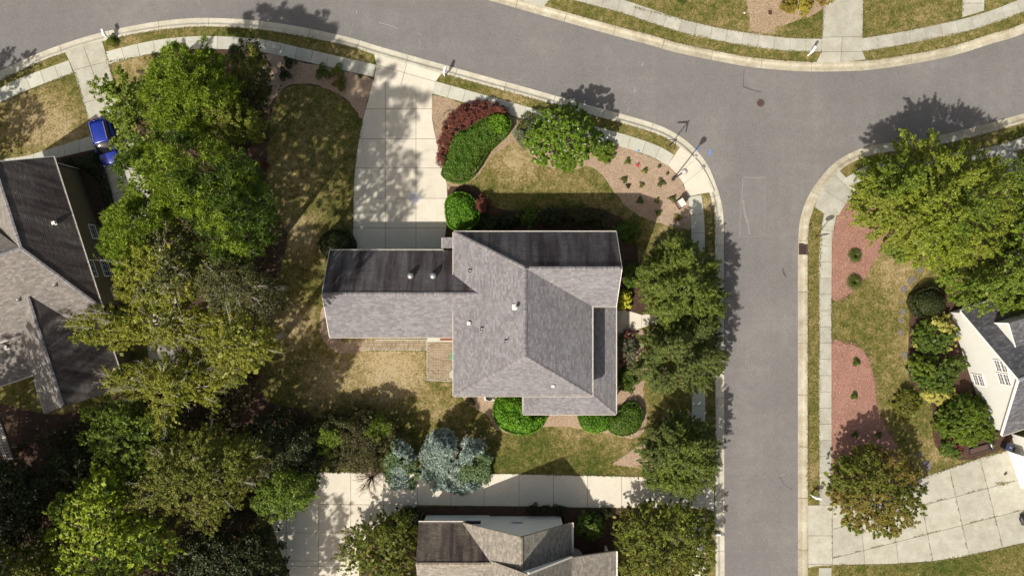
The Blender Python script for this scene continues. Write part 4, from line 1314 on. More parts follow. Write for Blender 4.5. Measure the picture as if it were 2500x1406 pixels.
pipe_vent(west, plane_pt(137, 695, sE0, sE1, sR1)); pipe_vent(west, plane_pt(48, 731, sE0, sE1, sR1))
box_vent(west, plane_pt(17, 848, q0, q1, q2), 0.34, 0.35)

# ------------------------------------------------------------ the house to the south
south = thing('south_house', 'cream-shingled white house with a north gable at the bottom of the picture', 'house', P(1260, 1350, ZL))
YB = -21.9
YW = P(1200, 1256).y
zb, za = 3.3, 7.45
A_ = Vector((0.80, YB, za)); Wl = Vector((-4.62, YB, zb)); Er = Vector((5.56, YB, zb))
ext = -14.0
slope(south, [Wl, A_, A_ + Vector((0, ext, 0)), Wl + Vector((0, ext, 0))], M['shingle_tan'], seed=31)
slope(south, [A_, Er, Er + Vector((0, ext, 0)), A_ + Vector((0, ext, 0))], M['shingle_tan'], seed=32)
caps(south, A_ + Vector((0, ext, 0)), A_, M['cap_tan'])
# garage part to the west
zg = 5.45
GYR = P(0, 1377, zg).y
gx0 = P(1022, 0, 3.3).x
xg = A_.x - (za - zg) / ((za - zb) / (A_.x - Wl.x))
G1, G2, G3, G4 = Vector((gx0, YB, zb)), Vector((Wl.x + 0.05, YB, zb)), Vector((xg, GYR, zg)), Vector((gx0, GYR, zg))
G5, G6 = Vector((gx0, 2 * GYR - YB, zb)), Vector((Wl.x, 2 * GYR - YB, zb))
slope(south, [G1, G2, G3, G4], M['algae_shade_tan'], seed=33)['label'] = 'algal-streaked garage slope with shade painted in'
slope(south, [G4, G3, G6, G5], M['shingle_tan'], seed=34)
caps(south, G3, G4, M['cap_tan'])
gutter(south, G1, G2, out=(0, 1, 0), hang=False, w=0.16)
# gable in front at the south-east
rz = 8.8
S0 = P(1290, 1402, rz); S1 = P(1395, 1363, 4.7); S2 = P(1503, 1352, 3.0)
S1.y = S0.y; S2.y = S0.y
slope(south, [S0, S1, S1 + Vector((0, -9, 0)), S0 + Vector((0, -9, 0))], M['shingle_tan'], seed=35)
slope(south, [S1, S2, S2 + Vector((0, -9, 0)), S1 + Vector((0, -9, 0))], M['shingle_tan'], seed=36)
S3 = Vector((S0.x - (S1.x - S0.x), S0.y, S1.z))
slope(south, [S3, S0, S0 + Vector((0, -9, 0)), S3 + Vector((0, -9, 0))], M['shingle_tan'], seed=37)
board(south, S0, S1, 0.16, 0.22, off=(0, 0.09, -0.05), mat=M['gutter']); board(south, S1, S2, 0.08, 0.2, off=(0, 0.04, -0.1), mat=M['deckwood'])
MB().prism([(S0.x - 0.02, S0.y - 0.25, S0.z - 0.3), (S1.x - 0.3, S0.y - 0.25, S1.z - 0.1), (S1.x - 0.3, S0.y - 0.25, 2.5), (S3.x + 0.3, S0.y - 0.25, 2.5), (S3.x + 0.3, S0.y - 0.25, S1.z - 0.1)], (0, -0.18, 0)).build('gable_wall', M['shadewall'], south)
gutter(south, S2, S2 + Vector((0, -9, 0)), out=(1, 0, 0), hang=False, w=0.18)
gutter(south, Er, Er + Vector((0, S0.y - YB + 0.02, 0)), out=(1, 0, 0), hang=False, w=0.18)
# walls
xw0, xw1 = P(1036, 0).x, P(1374, 0).x
xs = P(1195, 0).x
yw = YW
wall(south, (xs, yw - 0.1), (xw1, yw - 0.1), ZL - 0.05, zb - 0.1, M['shadewall'])
wall(south, (xw0, yw), (xs, yw), ZL - 0.05, zb - 0.1, M['shadewall'], thick=0.3)
MB().prism([(Wl.x + 0.25, yw - 0.1, zb - 0.1), (xw1, yw - 0.1, zb - 0.1), (A_.x, yw - 0.1, za - 0.28)], (0, -0.2, 0)).build('gable_wall', M['shadewall'], south)
wall(south, (xw1, yw - 0.1), (xw1, yw - 14), ZL - 0.05, zb - 0.1, M['shadewall'])
wall(south, (xw0, 2 * GYR - YB + 0.31), (xw0, yw), ZL - 0.05, zb - 0.1, M['shadewall'])
wall(south, (Wl.x + 0.3, 2 * GYR - YB + 0.3), (xw0, 2 * GYR - YB + 0.3), ZL - 0.05, zb - 0.1, M['shadewall'])
wall(south, (S2.x - 0.5, S0.y - 0.4), (S2.x - 0.5, S0.y - 9), ZL - 0.05, 2.9, M['shadewall'])
window(south, (P(1262, 0, 2.4).x, yw - 0.1, 2.35), (-1, 0, 0), (0, 0, 1), 1.2, 0.75, 4, 2)
window(south, (P(1154, 0, 2.7).x, yw, 2.55), (-1, 0, 0), (0, 0, 1), 1.7, 1.4, 1, 1)
board(south, Wl, A_, 0.03, 0.12, off=(0, 0.02, -0.09), mat=M['cap_tan']); board(south, A_, Er, 0.03, 0.12, off=(0, 0.02, -0.09), mat=M['cap_tan'])
MB().prism([tuple(P(a, b, ZL)) for a, b in [(1395, 1335), (1414, 1340), (1430, 1362), (1500, 1352), (1500, 1420), (1395, 1420)]], (0, 0, 0.25)).build('porch_floor', M['drive'], south)

# ------------------------------------------------------------ the white house to the east
east = thing('east_house', 'white-sided gabled house with dark slate shingles and three white windows, on the east edge', 'house', P(2450, 950, ZL))
A0, B0 = P(2315, 762), P(2407, 1040)
wd = (B0 - A0).normalized(); wn_ = Vector((wd.y, -wd.x, 0)); wn_ = wn_ if wn_.x < 0 else -wn_
Lw = (B0 - A0).length
ze2, zr2 = 2.75, 8.1
def EP(a, b, z):
    q = A0 + wd * a - wn_ * b
    return Vector((q.x, q.y, z))
pk = (zr2 - ze2) / (Lw / 2 + 0.3)
MB().prism([EP(0, 0, ZL - 0.05), EP(Lw, 0, ZL - 0.05), EP(Lw, 0, ze2 + 0.1), EP(Lw / 2, 0, zr2 - 0.2), EP(0, 0, ze2 + 0.1)], -wn_ * 0.25).build('wall', M['whitewall'], east)
wall(east, (EP(0.02, 0.26, 0).x, EP(0.02, 0.26, 0).y), (EP(0.02, 14, 0).x, EP(0.02, 14, 0).y), ZL - 0.05, ze2 - 0.05, M['whitewall'])
k0 = -0.28
n_e0, n_e1 = EP(-0.3, k0, ze2), EP(-0.3, 14, ze2); rr0, rr1 = EP(Lw / 2, k0, zr2), EP(Lw / 2, 14, zr2); s_e0, s_e1 = EP(Lw + 0.3, k0, ze2), EP(Lw + 0.3, 14, ze2)
slope(east, [n_e0, n_e1, rr1, rr0], M['shingle_slate'], seed=41)
slope(east, [rr0, rr1, s_e1, s_e0], M['shingle_slate'], seed=42)
caps(east, rr0 - wn_ * 0.02, rr1, M['cap_slate'])
ov = tuple(wn_ * 0.03 + Vector((0, 0, -0.10)))
board(east, n_e0, rr0, 0.05, 0.24, off=ov); board(east, s_e0, rr0, 0.05, 0.24, off=ov)
MB().prism([s_e0 + Vector((0, 0, -0.06)), s_e0 - wn_ * 0.0 + Vector((0, 0, -0.06)) + wn_ * 0.04, rr0 + wn_ * 0.04 + Vector((0, 0, 0.02)), rr0 + Vector((0, 0, 0.02))], Vector((0, 0, 0.035)) - wd * 0.0).build('rake_trim', M['white'], east)
gutter(east, s_e0, s_e1, out=tuple(wd), hang=False); gutter(east, n_e0, n_e1, out=tuple(-wd), hang=False)
rgt = Vector((0, 0, 1)).cross(wn_)
for (px, py) in ((2444, 893), (2452, 925), (2390, 927)):
    c = onplane(px, py, A0, wn_)
    window(east, c + wn_ * 0.01, rgt, (0, 0, 1), 1.15, 1.75, 3, 4, M['glass_pale'], split=True)
# dormer on the north slope
nn_ = (n_e1 - n_e0).cross(rr0 - n_e0).normalized()
da = onplane(2429, 788, n_e0, nn_); db = onplane(2480, 847, n_e0, nn_)
dc = da * 0.5 + db * 0.5; dc = P(2463, 789, max(da.z, db.z) + 0.15)
back = -wn_ * 7
MB().prism([da, db, dc], back).build('dormer_wall', M['whitewall'], east)
slope(east, [dc + Vector((0, 0, 0.03)), db + Vector((0, 0, 0.03)), db + back + Vector((0, 0, 0.03)), dc + back + Vector((0, 0, 0.03))], M['shingle_slate'], seed=43, thick=0.05)
board(east, dc, db, 0.05, 0.12, off=tuple(wn_ * 0.05)); board(east, da, dc, 0.05, 0.12, off=tuple(wn_ * 0.05))
# garage further south
gA, gB, gC = P(2467, 1058), P(2478, 1098), P(2518, 1215)
wall(east, (gB.x, gB.y), (gA.x, gA.y), ZL, 3.0, M['whitewall'])
wall(east, (gC.x, gC.y), (gB.x, gB.y), ZL, 3.0, M['white'])
gdn = (gB - gA).normalized(); outw = Vector((gdn.y, -gdn.x, 0)); outw = outw if outw.x < 0 else -outw
gd = MB().beam(P(2481, 1106, 1.2) + outw * 0.08, P(2512, 1196, 1.2) + outw * 0.08, 0.06, 2.2).build('garage_door', M['white'], east)
MB().prism([P(2476, 1097, ZL), P(2482, 1096, ZL), P(2520, 1212, ZL), P(2512, 1215, ZL)], (0, 0, 0.07)).build('threshold', M['walk'], east)
# ============================================================ PLANTS
def poly_np(pts):
    return np.array(pts, float)

def inside_poly(P_, poly):
    x, y = P_[:, 0], P_[:, 1]
    n = len(poly)
    res = np.zeros(len(P_), bool)
    j = n - 1
    for i in range(n):
        xi, yi = poly[i]; xj, yj = poly[j]
        c = ((yi > y) != (yj > y)) & (x < (xj - xi) * (y - yi) / (yj - yi + 1e-12) + xi)
        res ^= c
        j = i
    return res

def dist_poly(P_, poly):
    d = np.full(len(P_), 1e9)
    n = len(poly)
    for i in range(n):
        a = poly[i]; b = poly[(i + 1) % n]
        ab = b - a
        t = np.clip(((P_ - a) @ ab) / (ab @ ab + 1e-9), 0, 1)
        q = a + t[:, None] * ab
        d = np.minimum(d, np.hypot(P_[:, 0] - q[:, 0], P_[:, 1] - q[:, 1]))
    return d

def fast_mesh(name, V, nper, mat, parent, smooth=False):
    """V: (N*nper, 3) world points, every nper points are one face"""
    off = base_of(parent)
    V = V - np.array([off.x, off.y, off.z])
    n = len(V) // nper
    me = bpy.data.meshes.new(name)
    me.vertices.add(len(V)); me.vertices.foreach_set('co', V.astype(np.float32).ravel())
    me.loops.add(len(V)); me.loops.foreach_set('vertex_index', np.arange(len(V), dtype=np.int32))
    me.polygons.add(n)
    me.polygons.foreach_set('loop_start', np.arange(0, len(V), nper, dtype=np.int32))
    me.polygons.foreach_set('loop_total', np.full(n, nper, dtype=np.int32))
    me.materials.append(mat)
    me.update(calc_edges=True)
    return link(bpy.data.objects.new(name, me), parent)

def unit(a):
    return a / (np.linalg.norm(a, axis=-1, keepdims=True) + 1e-9)

def leaves(rng, C, N, ln, wd, flat=0.35, along=None):
    """diamond leaves at C facing roughly N"""
    n = len(C)
    nrm = unit(N * (1 - flat) + rng.normal(size=(n, 3)) * flat * 1.0)
    t = unit(np.cross(nrm, rng.normal(size=(n, 3))))
    if along is not None:
        a = along + rng.normal(size=(n, 3)) * 0.35
        t = unit(a - nrm * (a * nrm).sum(1, keepdims=True))
    b = np.cross(nrm, t)
    s = rng.uniform(0.65, 1.25, (n, 1))
    l = ln * s / 2; w = wd * s / 2
    fold = nrm * (w * 0.35)
    V = np.stack([C - t * l, C + b * w - fold, C + t * l, C - b * w - fold], 1)
    return V.reshape(-1, 3)

def needles(rng, C, A, per, ln, wd, spread=0.8):
    """tufts of narrow triangles at C, fanning about the axis A"""
    n = len(C)
    Cc = np.repeat(C, per, 0); Aa = np.repeat(A, per, 0)
    d = unit(Aa * (1 - spread * 0.5) + rng.normal(size=(n * per, 3)) * spread)
    sd = unit(np.cross(d, rng.normal(size=(n * per, 3))))
    l = ln * rng.uniform(0.6, 1.15, (n * per, 1))
    V = np.stack([Cc - sd * wd / 2, Cc + sd * wd / 2, Cc + d * l], 1)
    return V.reshape(-1, 3)

def fractal(rng, P_, k=5, r=1.0):
    """smooth bumps in [-1,1] over the plane"""
    out = np.zeros(len(P_))
    for i in range(k):
        a = rng.uniform(0, 2 * math.pi); f = r * rng.uniform(0.6, 1.8)
        out += np.sin((P_[:, 0] * math.cos(a) + P_[:, 1] * math.sin(a)) * f + rng.uniform(0, 6.28)) / k
    return out * 1.6

FULL = [True]
def crown(name, label, cat, outline, ztop, zlo, mat, style='leaf', leaf=(0.20, 0.13), dens=1.0, clump=0.45, per=26, shape=1.0,
          apex=None, bark='bark', twigs=0, group=None, seed=0, second=None, frac2=0.0, depth=1.3, rad=None, spray=0.0, zbase=None, rag=0.5, hull=False, flat=0.4, trunks=1, under=0.35, align=False):
    """a plant whose crown fills the outline (photo pixels) at its real height.
    clumps of leaves sit over a domed surface, with more hanging inside and below it, on limbs that leave a tapered trunk"""
    rng = np.random.default_rng(seed + 1000)
    pl = poly_np(outline) if len(outline) < 3 or True else None
    cen = pl.mean(0) if apex is None else np.array(apex, float)
    zm = zlo + (ztop - zlo) * 0.35
    scale = (H - zm) / H / PPM
    # candidate points
    mn, mx = pl.min(0), pl.max(0)
    am2 = abs(area2([tuple(p) for p in pl])) * scale * scale
    ncl = max(6, int(am2 / (clump * clump * 1.15) * dens))
    pts = np.zeros((0, 2))
    while len(pts) < ncl:
        c = rng.uniform(mn, mx, (ncl * 2, 2))
        c = c[inside_poly(c, pl)]
        pts = np.concatenate([pts, c])
    pts = pts[:ncl]
    d = dist_poly(pts, pl) * scale
    if rad is None:
        rad = max(0.6, math.sqrt(am2 / math.pi) * 0.85)
    if shape == 'cone':
        rr = np.hypot(*(pts - cen).T) * scale
        f = np.clip(1 - rr / (math.sqrt(am2 / math.pi) * 1.15), 0, 1) ** 0.85
        f = np.minimum(f, np.clip(d / 0.5, 0, 1) * 0.4 + f * 0.6)
    else:
        e = np.clip(d / rad, 0, 1)
        f = np.sqrt(np.clip(1 - (1 - e) ** 2, 0, 1)) ** shape
        if apex is not None:
            rr = np.hypot(*(pts - cen).T) * scale
            f = f * (0.55 + 0.45 * np.clip(1 - rr / (math.sqrt(am2 / math.pi) * 1.4), 0, 1))
    q0 = pts * scale
    bump = fractal(rng, q0, 6, 1.5 / max(clump * 2.2, 0.4)) * rag * min(1.0, (ztop - zlo) * 0.22)
    z = zlo + (ztop - zlo) * f + bump
    und = rng.random(ncl) < under
    z = np.where(und, z - rng.uniform(0.3, 1.0, ncl) * np.minimum(depth * 2, (z - zlo) * 0.8), z - rng.random(ncl) ** 2 * 0.3 * depth)
    s = (H - z) / H / PPM
    C = np.stack([(pts[:, 0] - CX) * s, (CY - pts[:, 1]) * s, z], 1)
    cs = (H - ztop) / H / PPM
    zc = zlo + (ztop - zlo) * 0.3
    sc = (H - zc) / H / PPM
    base = np.array([(cen[0] - CX) * sc, (CY - cen[1]) * sc, zc])
    out = unit(C - base)
    gx, gy = float(base[0]), float(base[1])
    root = thing(name, label, cat, (gx, gy, ZL), group)
    # leaves
    if hull:
        # clipped surface: leaves sit close to a smooth shell
        pass
    if style == 'needle':
        per = per * 2.3; leaf = (leaf[0] * 0.95, leaf[1] * 1.5)
    else:
        per = per * (3.1 if FULL[0] else 1.2); leaf = (leaf[0], leaf[1] * (1.15 if FULL[0] else 1.6))
    k = rng.poisson(per, ncl).clip(3)
    idx = np.repeat(np.arange(ncl), k)
    n = len(idx)
    cr = clump * rng.uniform(0.65, 1.25, ncl)
    off = unit(rng.normal(size=(n, 3))) * (rng.random((n, 1)) ** 0.45)
    off[:, 2] *= 0.7
    off *= cr[idx][:, None]
    if spray > 0:
        t = rng.uniform(-0.5, 1.0, (n, 1))
        dirn = out[idx].copy(); dirn[:, 2] *= 0.35; dirn = unit(dirn + rng.normal(size=(ncl, 3))[idx] * 0.45)
        off = off * (1 - 0.6 * np.clip(t, 0, 1)) * 0.62 + dirn * t * spray * cr[idx][:, None] * 2.0
    AL = unit(out[idx] * np.array([1, 1, 0.3]) + rng.normal(size=(ncl, 3))[idx] * 0.35)
    X = C[idx] + off
    X[:, 2] = np.maximum(X[:, 2], ZL + 0.03)
    Nn = unit(unit(off) * 0.5 + out[idx] * 0.35 + np.array([0, 0, 0.75]))
    # foliage hanging inside and under the crown
    nf = int(am2 * 18)
    fi = rng.integers(0, ncl, nf)
    FX = C[fi] + rng.normal(size=(nf, 3)) * np.array([clump, clump, 0.2])
    FX[:, 2] = zlo + (C[fi][:, 2] - zlo) * rng.uniform(0.15, 0.8, nf)
    FX[:, 2] = np.maximum(FX[:, 2], ZL + 0.05)
    FX[:, :2] = base[:2] + (FX[:, :2] - base[:2]) * rng.uniform(0.75, 0.97, (nf, 1))
    m2 = None
    if second is not None and frac2 > 0:
        pat = fractal(rng, C[:, :2], 4, 0.9)
        th = np.quantile(pat, 1 - frac2)
        m2 = (pat > th)[idx]
    def emit(sel, mt, nm='crown'):
        if style == 'needle':
            cc = X[sel]; aa = unit(out[idx][sel] * 0.6 + np.array([0, 0, 0.7]))
            V = needles(rng, cc, aa, 7, leaf[0], leaf[1], 0.75)
            if nm == 'crown':
                V = np.concatenate([V, needles(rng, FX, np.tile([0, 0, 1.0], (nf, 1)), 4, leaf[0], 0.16, 1.0)])
            return fast_mesh(nm, V, 3, mt, root)
        V = leaves(rng, X[sel], Nn[sel], leaf[0], leaf[1], flat, AL[sel] if align else None)
        if nm == 'crown':
            V = np.concatenate([V, leaves(rng, FX, np.tile([0, 0, 1.0], (nf, 1)), 0.42, 0.34, 0.3)])
        return fast_mesh(nm, V, 4, mt, root)
    if m2 is not None:
        emit(~m2, L[mat] if isinstance(mat, str) else mat)
        o2 = emit(m2, L[second], 'second_foliage')
    else:
        emit(np.ones(n, bool), L[mat])
    # trunk and limbs
    if bark:
        mb = MB()
        th = (ztop - ZL)
        tr = max(0.03, min(0.26, 0.012 * th + 0.009 * math.sqrt(am2)))
        top = Vector((gx, gy, zlo + (ztop - zlo) * 0.72))
        rr_ = random.Random(seed)
        bases = [Vector((gx + rr_.uniform(-0.3, 0.3) * (trunks > 1), gy + rr_.uniform(-0.3, 0.3) * (trunks > 1), ZL - 0.05)) for _ in range(trunks)]
        for bq in bases:
            mid = (bq + top) / 2 + Vector((rr_.uniform(-.2, .2), rr_.uniform(-.2, .2), 0)) * min(1, th / 6)
            mb.tube([bq, bq + Vector((0, 0, 0.15 * th)), mid, top], [tr * 1.25, tr, tr * 0.7, tr * 0.2], 8)
        trunk = mb.build('trunk', M[bark], root)
        mb = MB()
        nl = min(ncl, 10 + int(am2 * 0.35))
        for i in rng.choice(ncl, nl, replace=False):
            tip = Vector(C[i])
            h0 = min(max(zlo * 0.8 + rr_.uniform(0, 0.5) * (ztop - zlo), 0.3), tip.z - 0.1)
            f_ = (h0 - ZL) / max(0.1, top.z - ZL)
            st = Vector((gx, gy, h0)) if trunks == 1 else bases[int(rr_.random() * trunks)].lerp(top, max(0, min(1, f_)))
            md = st.lerp(tip, 0.55) + Vector((rr_.uniform(-.25, .25), rr_.uniform(-.25, .25), rr_.uniform(-0.1, .3))) * min(1, th / 5)
            r0 = tr * 0.38
            mb.tube([st, md, tip], [r0, r0 * 0.55, r0 * 0.16], 5, cap=False)
        mb.build('branch', M[bark], root, kind='stuff')
        if twigs:
            mb = MB()
            up = [i for i in range(ncl) if not und[i]]
            for i in rng.choice(up, min(twigs, len(up)), replace=False):
                p0 = Vector(C[i]) - Vector(out[i]) * 0.6
                d0 = Vector(out[i]); d0.z *= 0.4; d0.normalize()
                ln_ = rr_.uniform(0.8, 1.9)
                tipp = p0 + d0 * ln_ + Vector((0, 0, 0.75))
                mb.tube([p0, p0.lerp(tipp, 0.5) + Vector((0, 0, 0.12)), tipp], [0.035, 0.024, 0.008], 4, cap=False)
                for j in range(5):
                    u = p0.lerp(tipp, 0.3 + 0.14 * j)
                    a_ = rr_.choice((-1, 1)) * rr_.uniform(0.5, 1.0)
                    dd_ = Vector((d0.x * math.cos(a_) - d0.y * math.sin(a_), d0.x * math.sin(a_) + d0.y * math.cos(a_), rr_.uniform(0, .3)))
                    mb.tube([u, u + dd_ * rr_.uniform(0.25, 0.6)], [0.015, 0.005], 3, cap=False)
            mb.build('bare_twig', M['palebark'], root, kind='stuff')
    return root

def hedge(name, label, cat, outline, ztop, mat, leaf=(0.09, 0.06), per_m2=520, edge=0.55, group=None, seed=0, second=None, sec_px=None, sec_r=0, rough=0.10, power=0.5, zlo=None):
    """clipped shrub: a closed shell of small leaves over a solid twiggy core"""
    rng = np.random.default_rng(seed + 5000)
    pl = poly_np(closed_spline(outline, 8))
    zm = ztop * 0.6
    sc = (H - zm) / H / PPM
    W_ = np.stack([(pl[:, 0] - CX) * sc, (CY - pl[:, 1]) * sc], 1)
    A = abs(area2([tuple(p) for p in W_]))
    mn, mx = W_.min(0), W_.max(0)
    n = int(A * per_m2)
    pts = np.zeros((0, 2))
    while len(pts) < n:
        c = rng.uniform(mn, mx, (n, 2)); pts = np.concatenate([pts, c[inside_poly(c, W_)]])
    pts = pts[:n]
    def height(q):
        d = dist_poly(q, W_)
        e = np.clip(d / edge, 0, 1)
        f = (1 - (1 - e) ** 2) ** power
        return ZL + (ztop - ZL) * f * (1 + 0) + fractal(rng2(), q, 6, 5.0) * rough + fractal(rng2(1), q, 5, 1.6) * rough * 1.2, d
    def rng2(k=0):
        return np.random.default_rng(seed * 7 + k)
    h, d = height(pts)
    e = 0.06
    hx, _ = height(pts + np.array([e, 0])); hy, _ = height(pts + np.array([0, e]))
    N = unit(np.stack([-(hx - h) / e, -(hy - h) / e, np.ones(n)], 1))
    X = np.concatenate([pts, (h + rng.normal(size=n) * 0.06 + (rng.random(n) < 0.04) * rng.uniform(0.05, 0.2, n))[:, None]], 1)
    # sides
    peri = np.concatenate([W_, W_[:1]])
    sl = np.hypot(*np.diff(peri, axis=0).T); tot = sl.sum()
    m = int(tot * ztop * 0.6 * per_m2 * 0.8)
    u = rng.uniform(0, tot, m); cs = np.concatenate([[0], np.cumsum(sl)])
    sx = np.interp(u, cs, peri[:, 0]); sy = np.interp(u, cs, peri[:, 1])
    c2 = W_.mean(0)
    nd = np.stack([sx - c2[0], sy - c2[1]], 1); nd = nd / (np.linalg.norm(nd, axis=1, keepdims=True) + 1e-9)
    Xs = np.stack([sx, sy, ZL + rng.random(m) ** 0.8 * (ztop - ZL) * 0.65], 1) + np.concatenate([nd * rng.uniform(-0.08, 0.05, (m, 1)), np.zeros((m, 1))], 1)
    Ns = np.concatenate([nd, np.full((m, 1), 0.4)], 1)
    X = np.concatenate([X, Xs]); N = np.concatenate([N, unit(Ns)])
    g = W_.mean(0)
    root = thing(name, label, cat, (float(g[0]), float(g[1]), ZL), group)
    if second is not None:
        q = P(sec_px[0], sec_px[1], zm)
        dd = np.hypot(X[:, 0] - q.x, X[:, 1] - q.y) + rng.normal(size=len(X)) * 0.12
        s2 = dd < sec_r
        fast_mesh('fresh_growth', leaves(rng, X[s2], N[s2], leaf[0] * 1.3, leaf[1] * 1.3, 0.5), 4, L[second], root)
        X, N = X[~s2], N[~s2]
    fast_mesh('foliage', leaves(rng, X, N, leaf[0], leaf[1], 0.5), 4, L[mat], root)
    # core
    gs = 0.35
    xs = np.arange(mn[0], mx[0] + gs, gs); ys = np.arange(mn[1], mx[1] + gs, gs)
    GX, GY = np.meshgrid(xs, ys)
    Q = np.stack([GX.ravel(), GY.ravel()], 1)
    ins = inside_poly(Q, W_)
    hh, dd = height(Q)
    hz = np.where(ins, np.maximum(hh - 0.34, ZL), ZL)
    mb = MB()
    idx = {}
    V = []; F = []
    nx = len(xs)
    for i in range(len(ys) - 1):
        for j in range(nx - 1):
            q = [i * nx + j, i * nx + j + 1, (i + 1) * nx + j + 1, (i + 1) * nx + j]
            if all(ins[k] for k in q):
                f = []
                for k in q:
                    if k not in idx:
                        idx[k] = len(V); V.append((Q[k, 0], Q[k, 1], hz[k]))
                    f.append(idx[k])
                F.append(tuple(f))
    if F:
        mb.add(V, F); mb.build('stems', L['dark'], root)
    return root

def tuft(px, py, r, h, mat, seed, label, cat='shrub', group=None, per=160, wd=0.035, name='small_shrub', style='blade', parent=None):
    rng = np.random.default_rng(seed + 9000)
    c = P(px, py, ZL)
    R_ = r / PPM
    root = thing(name, label, cat, (c.x, c.y, ZL + 0.01), group)
    if style == 'blade':
        a = rng.uniform(0, 6.283, per); t = rng.uniform(0.15, 1.0, per) ** 0.7
        b = np.stack([np.cos(a) * R_ * 0.15 * t, np.sin(a) * R_ * 0.15 * t, np.zeros(per)], 1) + np.array([c.x, c.y, ZL])
        tip = np.stack([np.cos(a) * R_ * t, np.sin(a) * R_ * t, h * (1.1 - t) + 0.12], 1) + np.array([c.x, c.y, ZL])
        mid = (b + tip) / 2 + np.array([0, 0, 0.35 * h])
        sd = np.stack([-np.sin(a), np.cos(a), np.zeros(per)], 1) * wd / 2
        V = np.stack([b - sd, b + sd, mid + sd, mid - sd], 1).reshape(-1, 3)
        V2 = np.stack([mid - sd, mid + sd, tip + sd * 0.15, tip - sd * 0.15], 1).reshape(-1, 3)
        fast_mesh('blades', np.concatenate([V, V2]), 4, L[mat], root)
    else:
        n = per * 5
        a = rng.uniform(0, 6.283, n); t = rng.random(n) ** 0.6
        lob = 0.75 + 0.3 * np.sin(a * 3 + seed) + 0.15 * np.sin(a * 5 + seed * 2)
        z = h * np.sqrt(np.clip(1 - t * t, 0, 1)) * rng.uniform(0.4, 1.1, n)
        X = np.stack([c.x + np.cos(a) * R_ * t * lob, c.y + np.sin(a) * R_ * t * lob, ZL + z + 0.03], 1)
        N = unit(np.stack([np.cos(a) * t, np.sin(a) * t, np.ones(n)], 1))
        fast_mesh('foliage', leaves(rng, X, N, 0.12, 0.07, 0.5), 4, L[mat], root)
        mb = MB()
        for k in range(5):
            q = Vector(X[k * 7]); mb.tube([(c.x, c.y, ZL - 0.02), q], [0.012, 0.004], 4, cap=False)
        mb.build('stem', M['bark'], root)
    return root

def bare(name, label, px, py, r, h, mat, seed, n=26, group=None, lean=(0, 0)):
    rnd = random.Random(seed)
    c = P(px, py, ZL)
    root = thing(name, label, 'shrub', (c.x, c.y, ZL), group)
    mb = MB()
    for i in range(n):
        a = rnd.uniform(0, 6.283); t = rnd.uniform(0.3, 1.0)
        R_ = r / PPM
        tip = Vector((c.x + math.cos(a) * R_ * t + lean[0], c.y + math.sin(a) * R_ * t + lean[1], ZL + h * rnd.uniform(0.6, 1.0)))
        b = Vector((c.x + rnd.uniform(-.1, .1), c.y + rnd.uniform(-.1, .1), ZL))
        m = b.lerp(tip, 0.5) + Vector((rnd.uniform(-.1, .1), rnd.uniform(-.1, .1), 0.25 * h))
        mb.tube([b, m, tip], [0.028, 0.018, 0.007], 4, cap=False)
        for j in range(7):
            u = m.lerp(tip, rnd.uniform(0, 1))
            aa = a + rnd.uniform(-1.0, 1.0)
            d = Vector((math.cos(aa), math.sin(aa), rnd.uniform(-.1, .5))) * rnd.uniform(0.15, 0.32) * R_
            mb.tube([u, u + d * 0.6 + Vector((0, 0, 0.03)), u + d], [0.010, 0.007, 0.003], 3, cap=False)
    mb.build('branch', M[mat], root, kind='stuff')
    return root

def circ(cx, cy, rx, ry=None, n=14, seed=0, wob=0.12):
    rnd = random.Random(seed)
    ry = ry or rx
    return [(cx + rx * math.cos(2 * math.pi * k / n) * (1 + rnd.uniform(-wob, wob)), cy + ry * math.sin(2 * math.pi * k / n) * (1 + rnd.uniform(-wob, wob))) for k in range(n)]

def ragged(pts, amp, seed, step=14):
    rnd = random.Random(seed)
    q = closed_spline(pts, step)
    cx = sum(p[0] for p in q) / len(q); cy = sum(p[1] for p in q) / len(q)
    out = []
    for x, y in q:
        d = math.hypot(x - cx, y - cy) + 1e-6
        k = rnd.uniform(-amp, amp * 0.6)
        out.append((x + (x - cx) / d * k, y + (y - cy) / d * k))
    return out

# ---------------- the wooded strip on the west
G = 'trees of the wooded strip on the west'
crown('pine_tree', 'bright green long-needled pine at the north end of the wooded strip', 'pine tree',
      ragged([(395, 135), (420, 108), (445, 112), (470, 128), (500, 100), (525, 135), (560, 145), (575, 200), (610, 260), (640, 320), (600, 345), (540, 345), (470, 335), (400, 320), (362, 290), (348, 245), (352, 195), (378, 165)], 9, 1),
      13.0, 7.5, 'pine', 'needle', (0.40, 0.045), 1.0, 0.42, 9, seed=1, group=G, apex=(480, 215), depth=1.6, rag=1.0)
crown('pine_tree', 'tallest long-needled pine in the middle of the wooded strip beside the west drive', 'pine tree',
      ragged([(290, 400), (330, 345), (380, 350), (430, 325), (500, 335), (560, 345), (610, 385), (645, 430), (668, 490), (662, 560), (620, 600), (560, 590), (490, 560), (430, 525), (350, 505), (285, 490), (280, 440)], 12, 2),
      18.0, 10.0, 'pine', 'needle', (0.42, 0.045), 0.85, 0.48, 9, seed=2, group=G, apex=(520, 430), depth=2.6, rag=1.6, second='pine_shade', frac2=0.35)
crown('pine_tree', 'rounded pine leaning over the west house wall windows', 'pine tree',
      ragged([(248, 545), (270, 505), (310, 485), (370, 490), (425, 520), (410, 570), (350, 640), (290, 680), (262, 650), (244, 600)], 8, 3),
      14.5, 9.0, 'pine', 'needle', (0.38, 0.045), 1.0, 0.42, 9, seed=3, group=G, depth=1.3, rag=0.8)
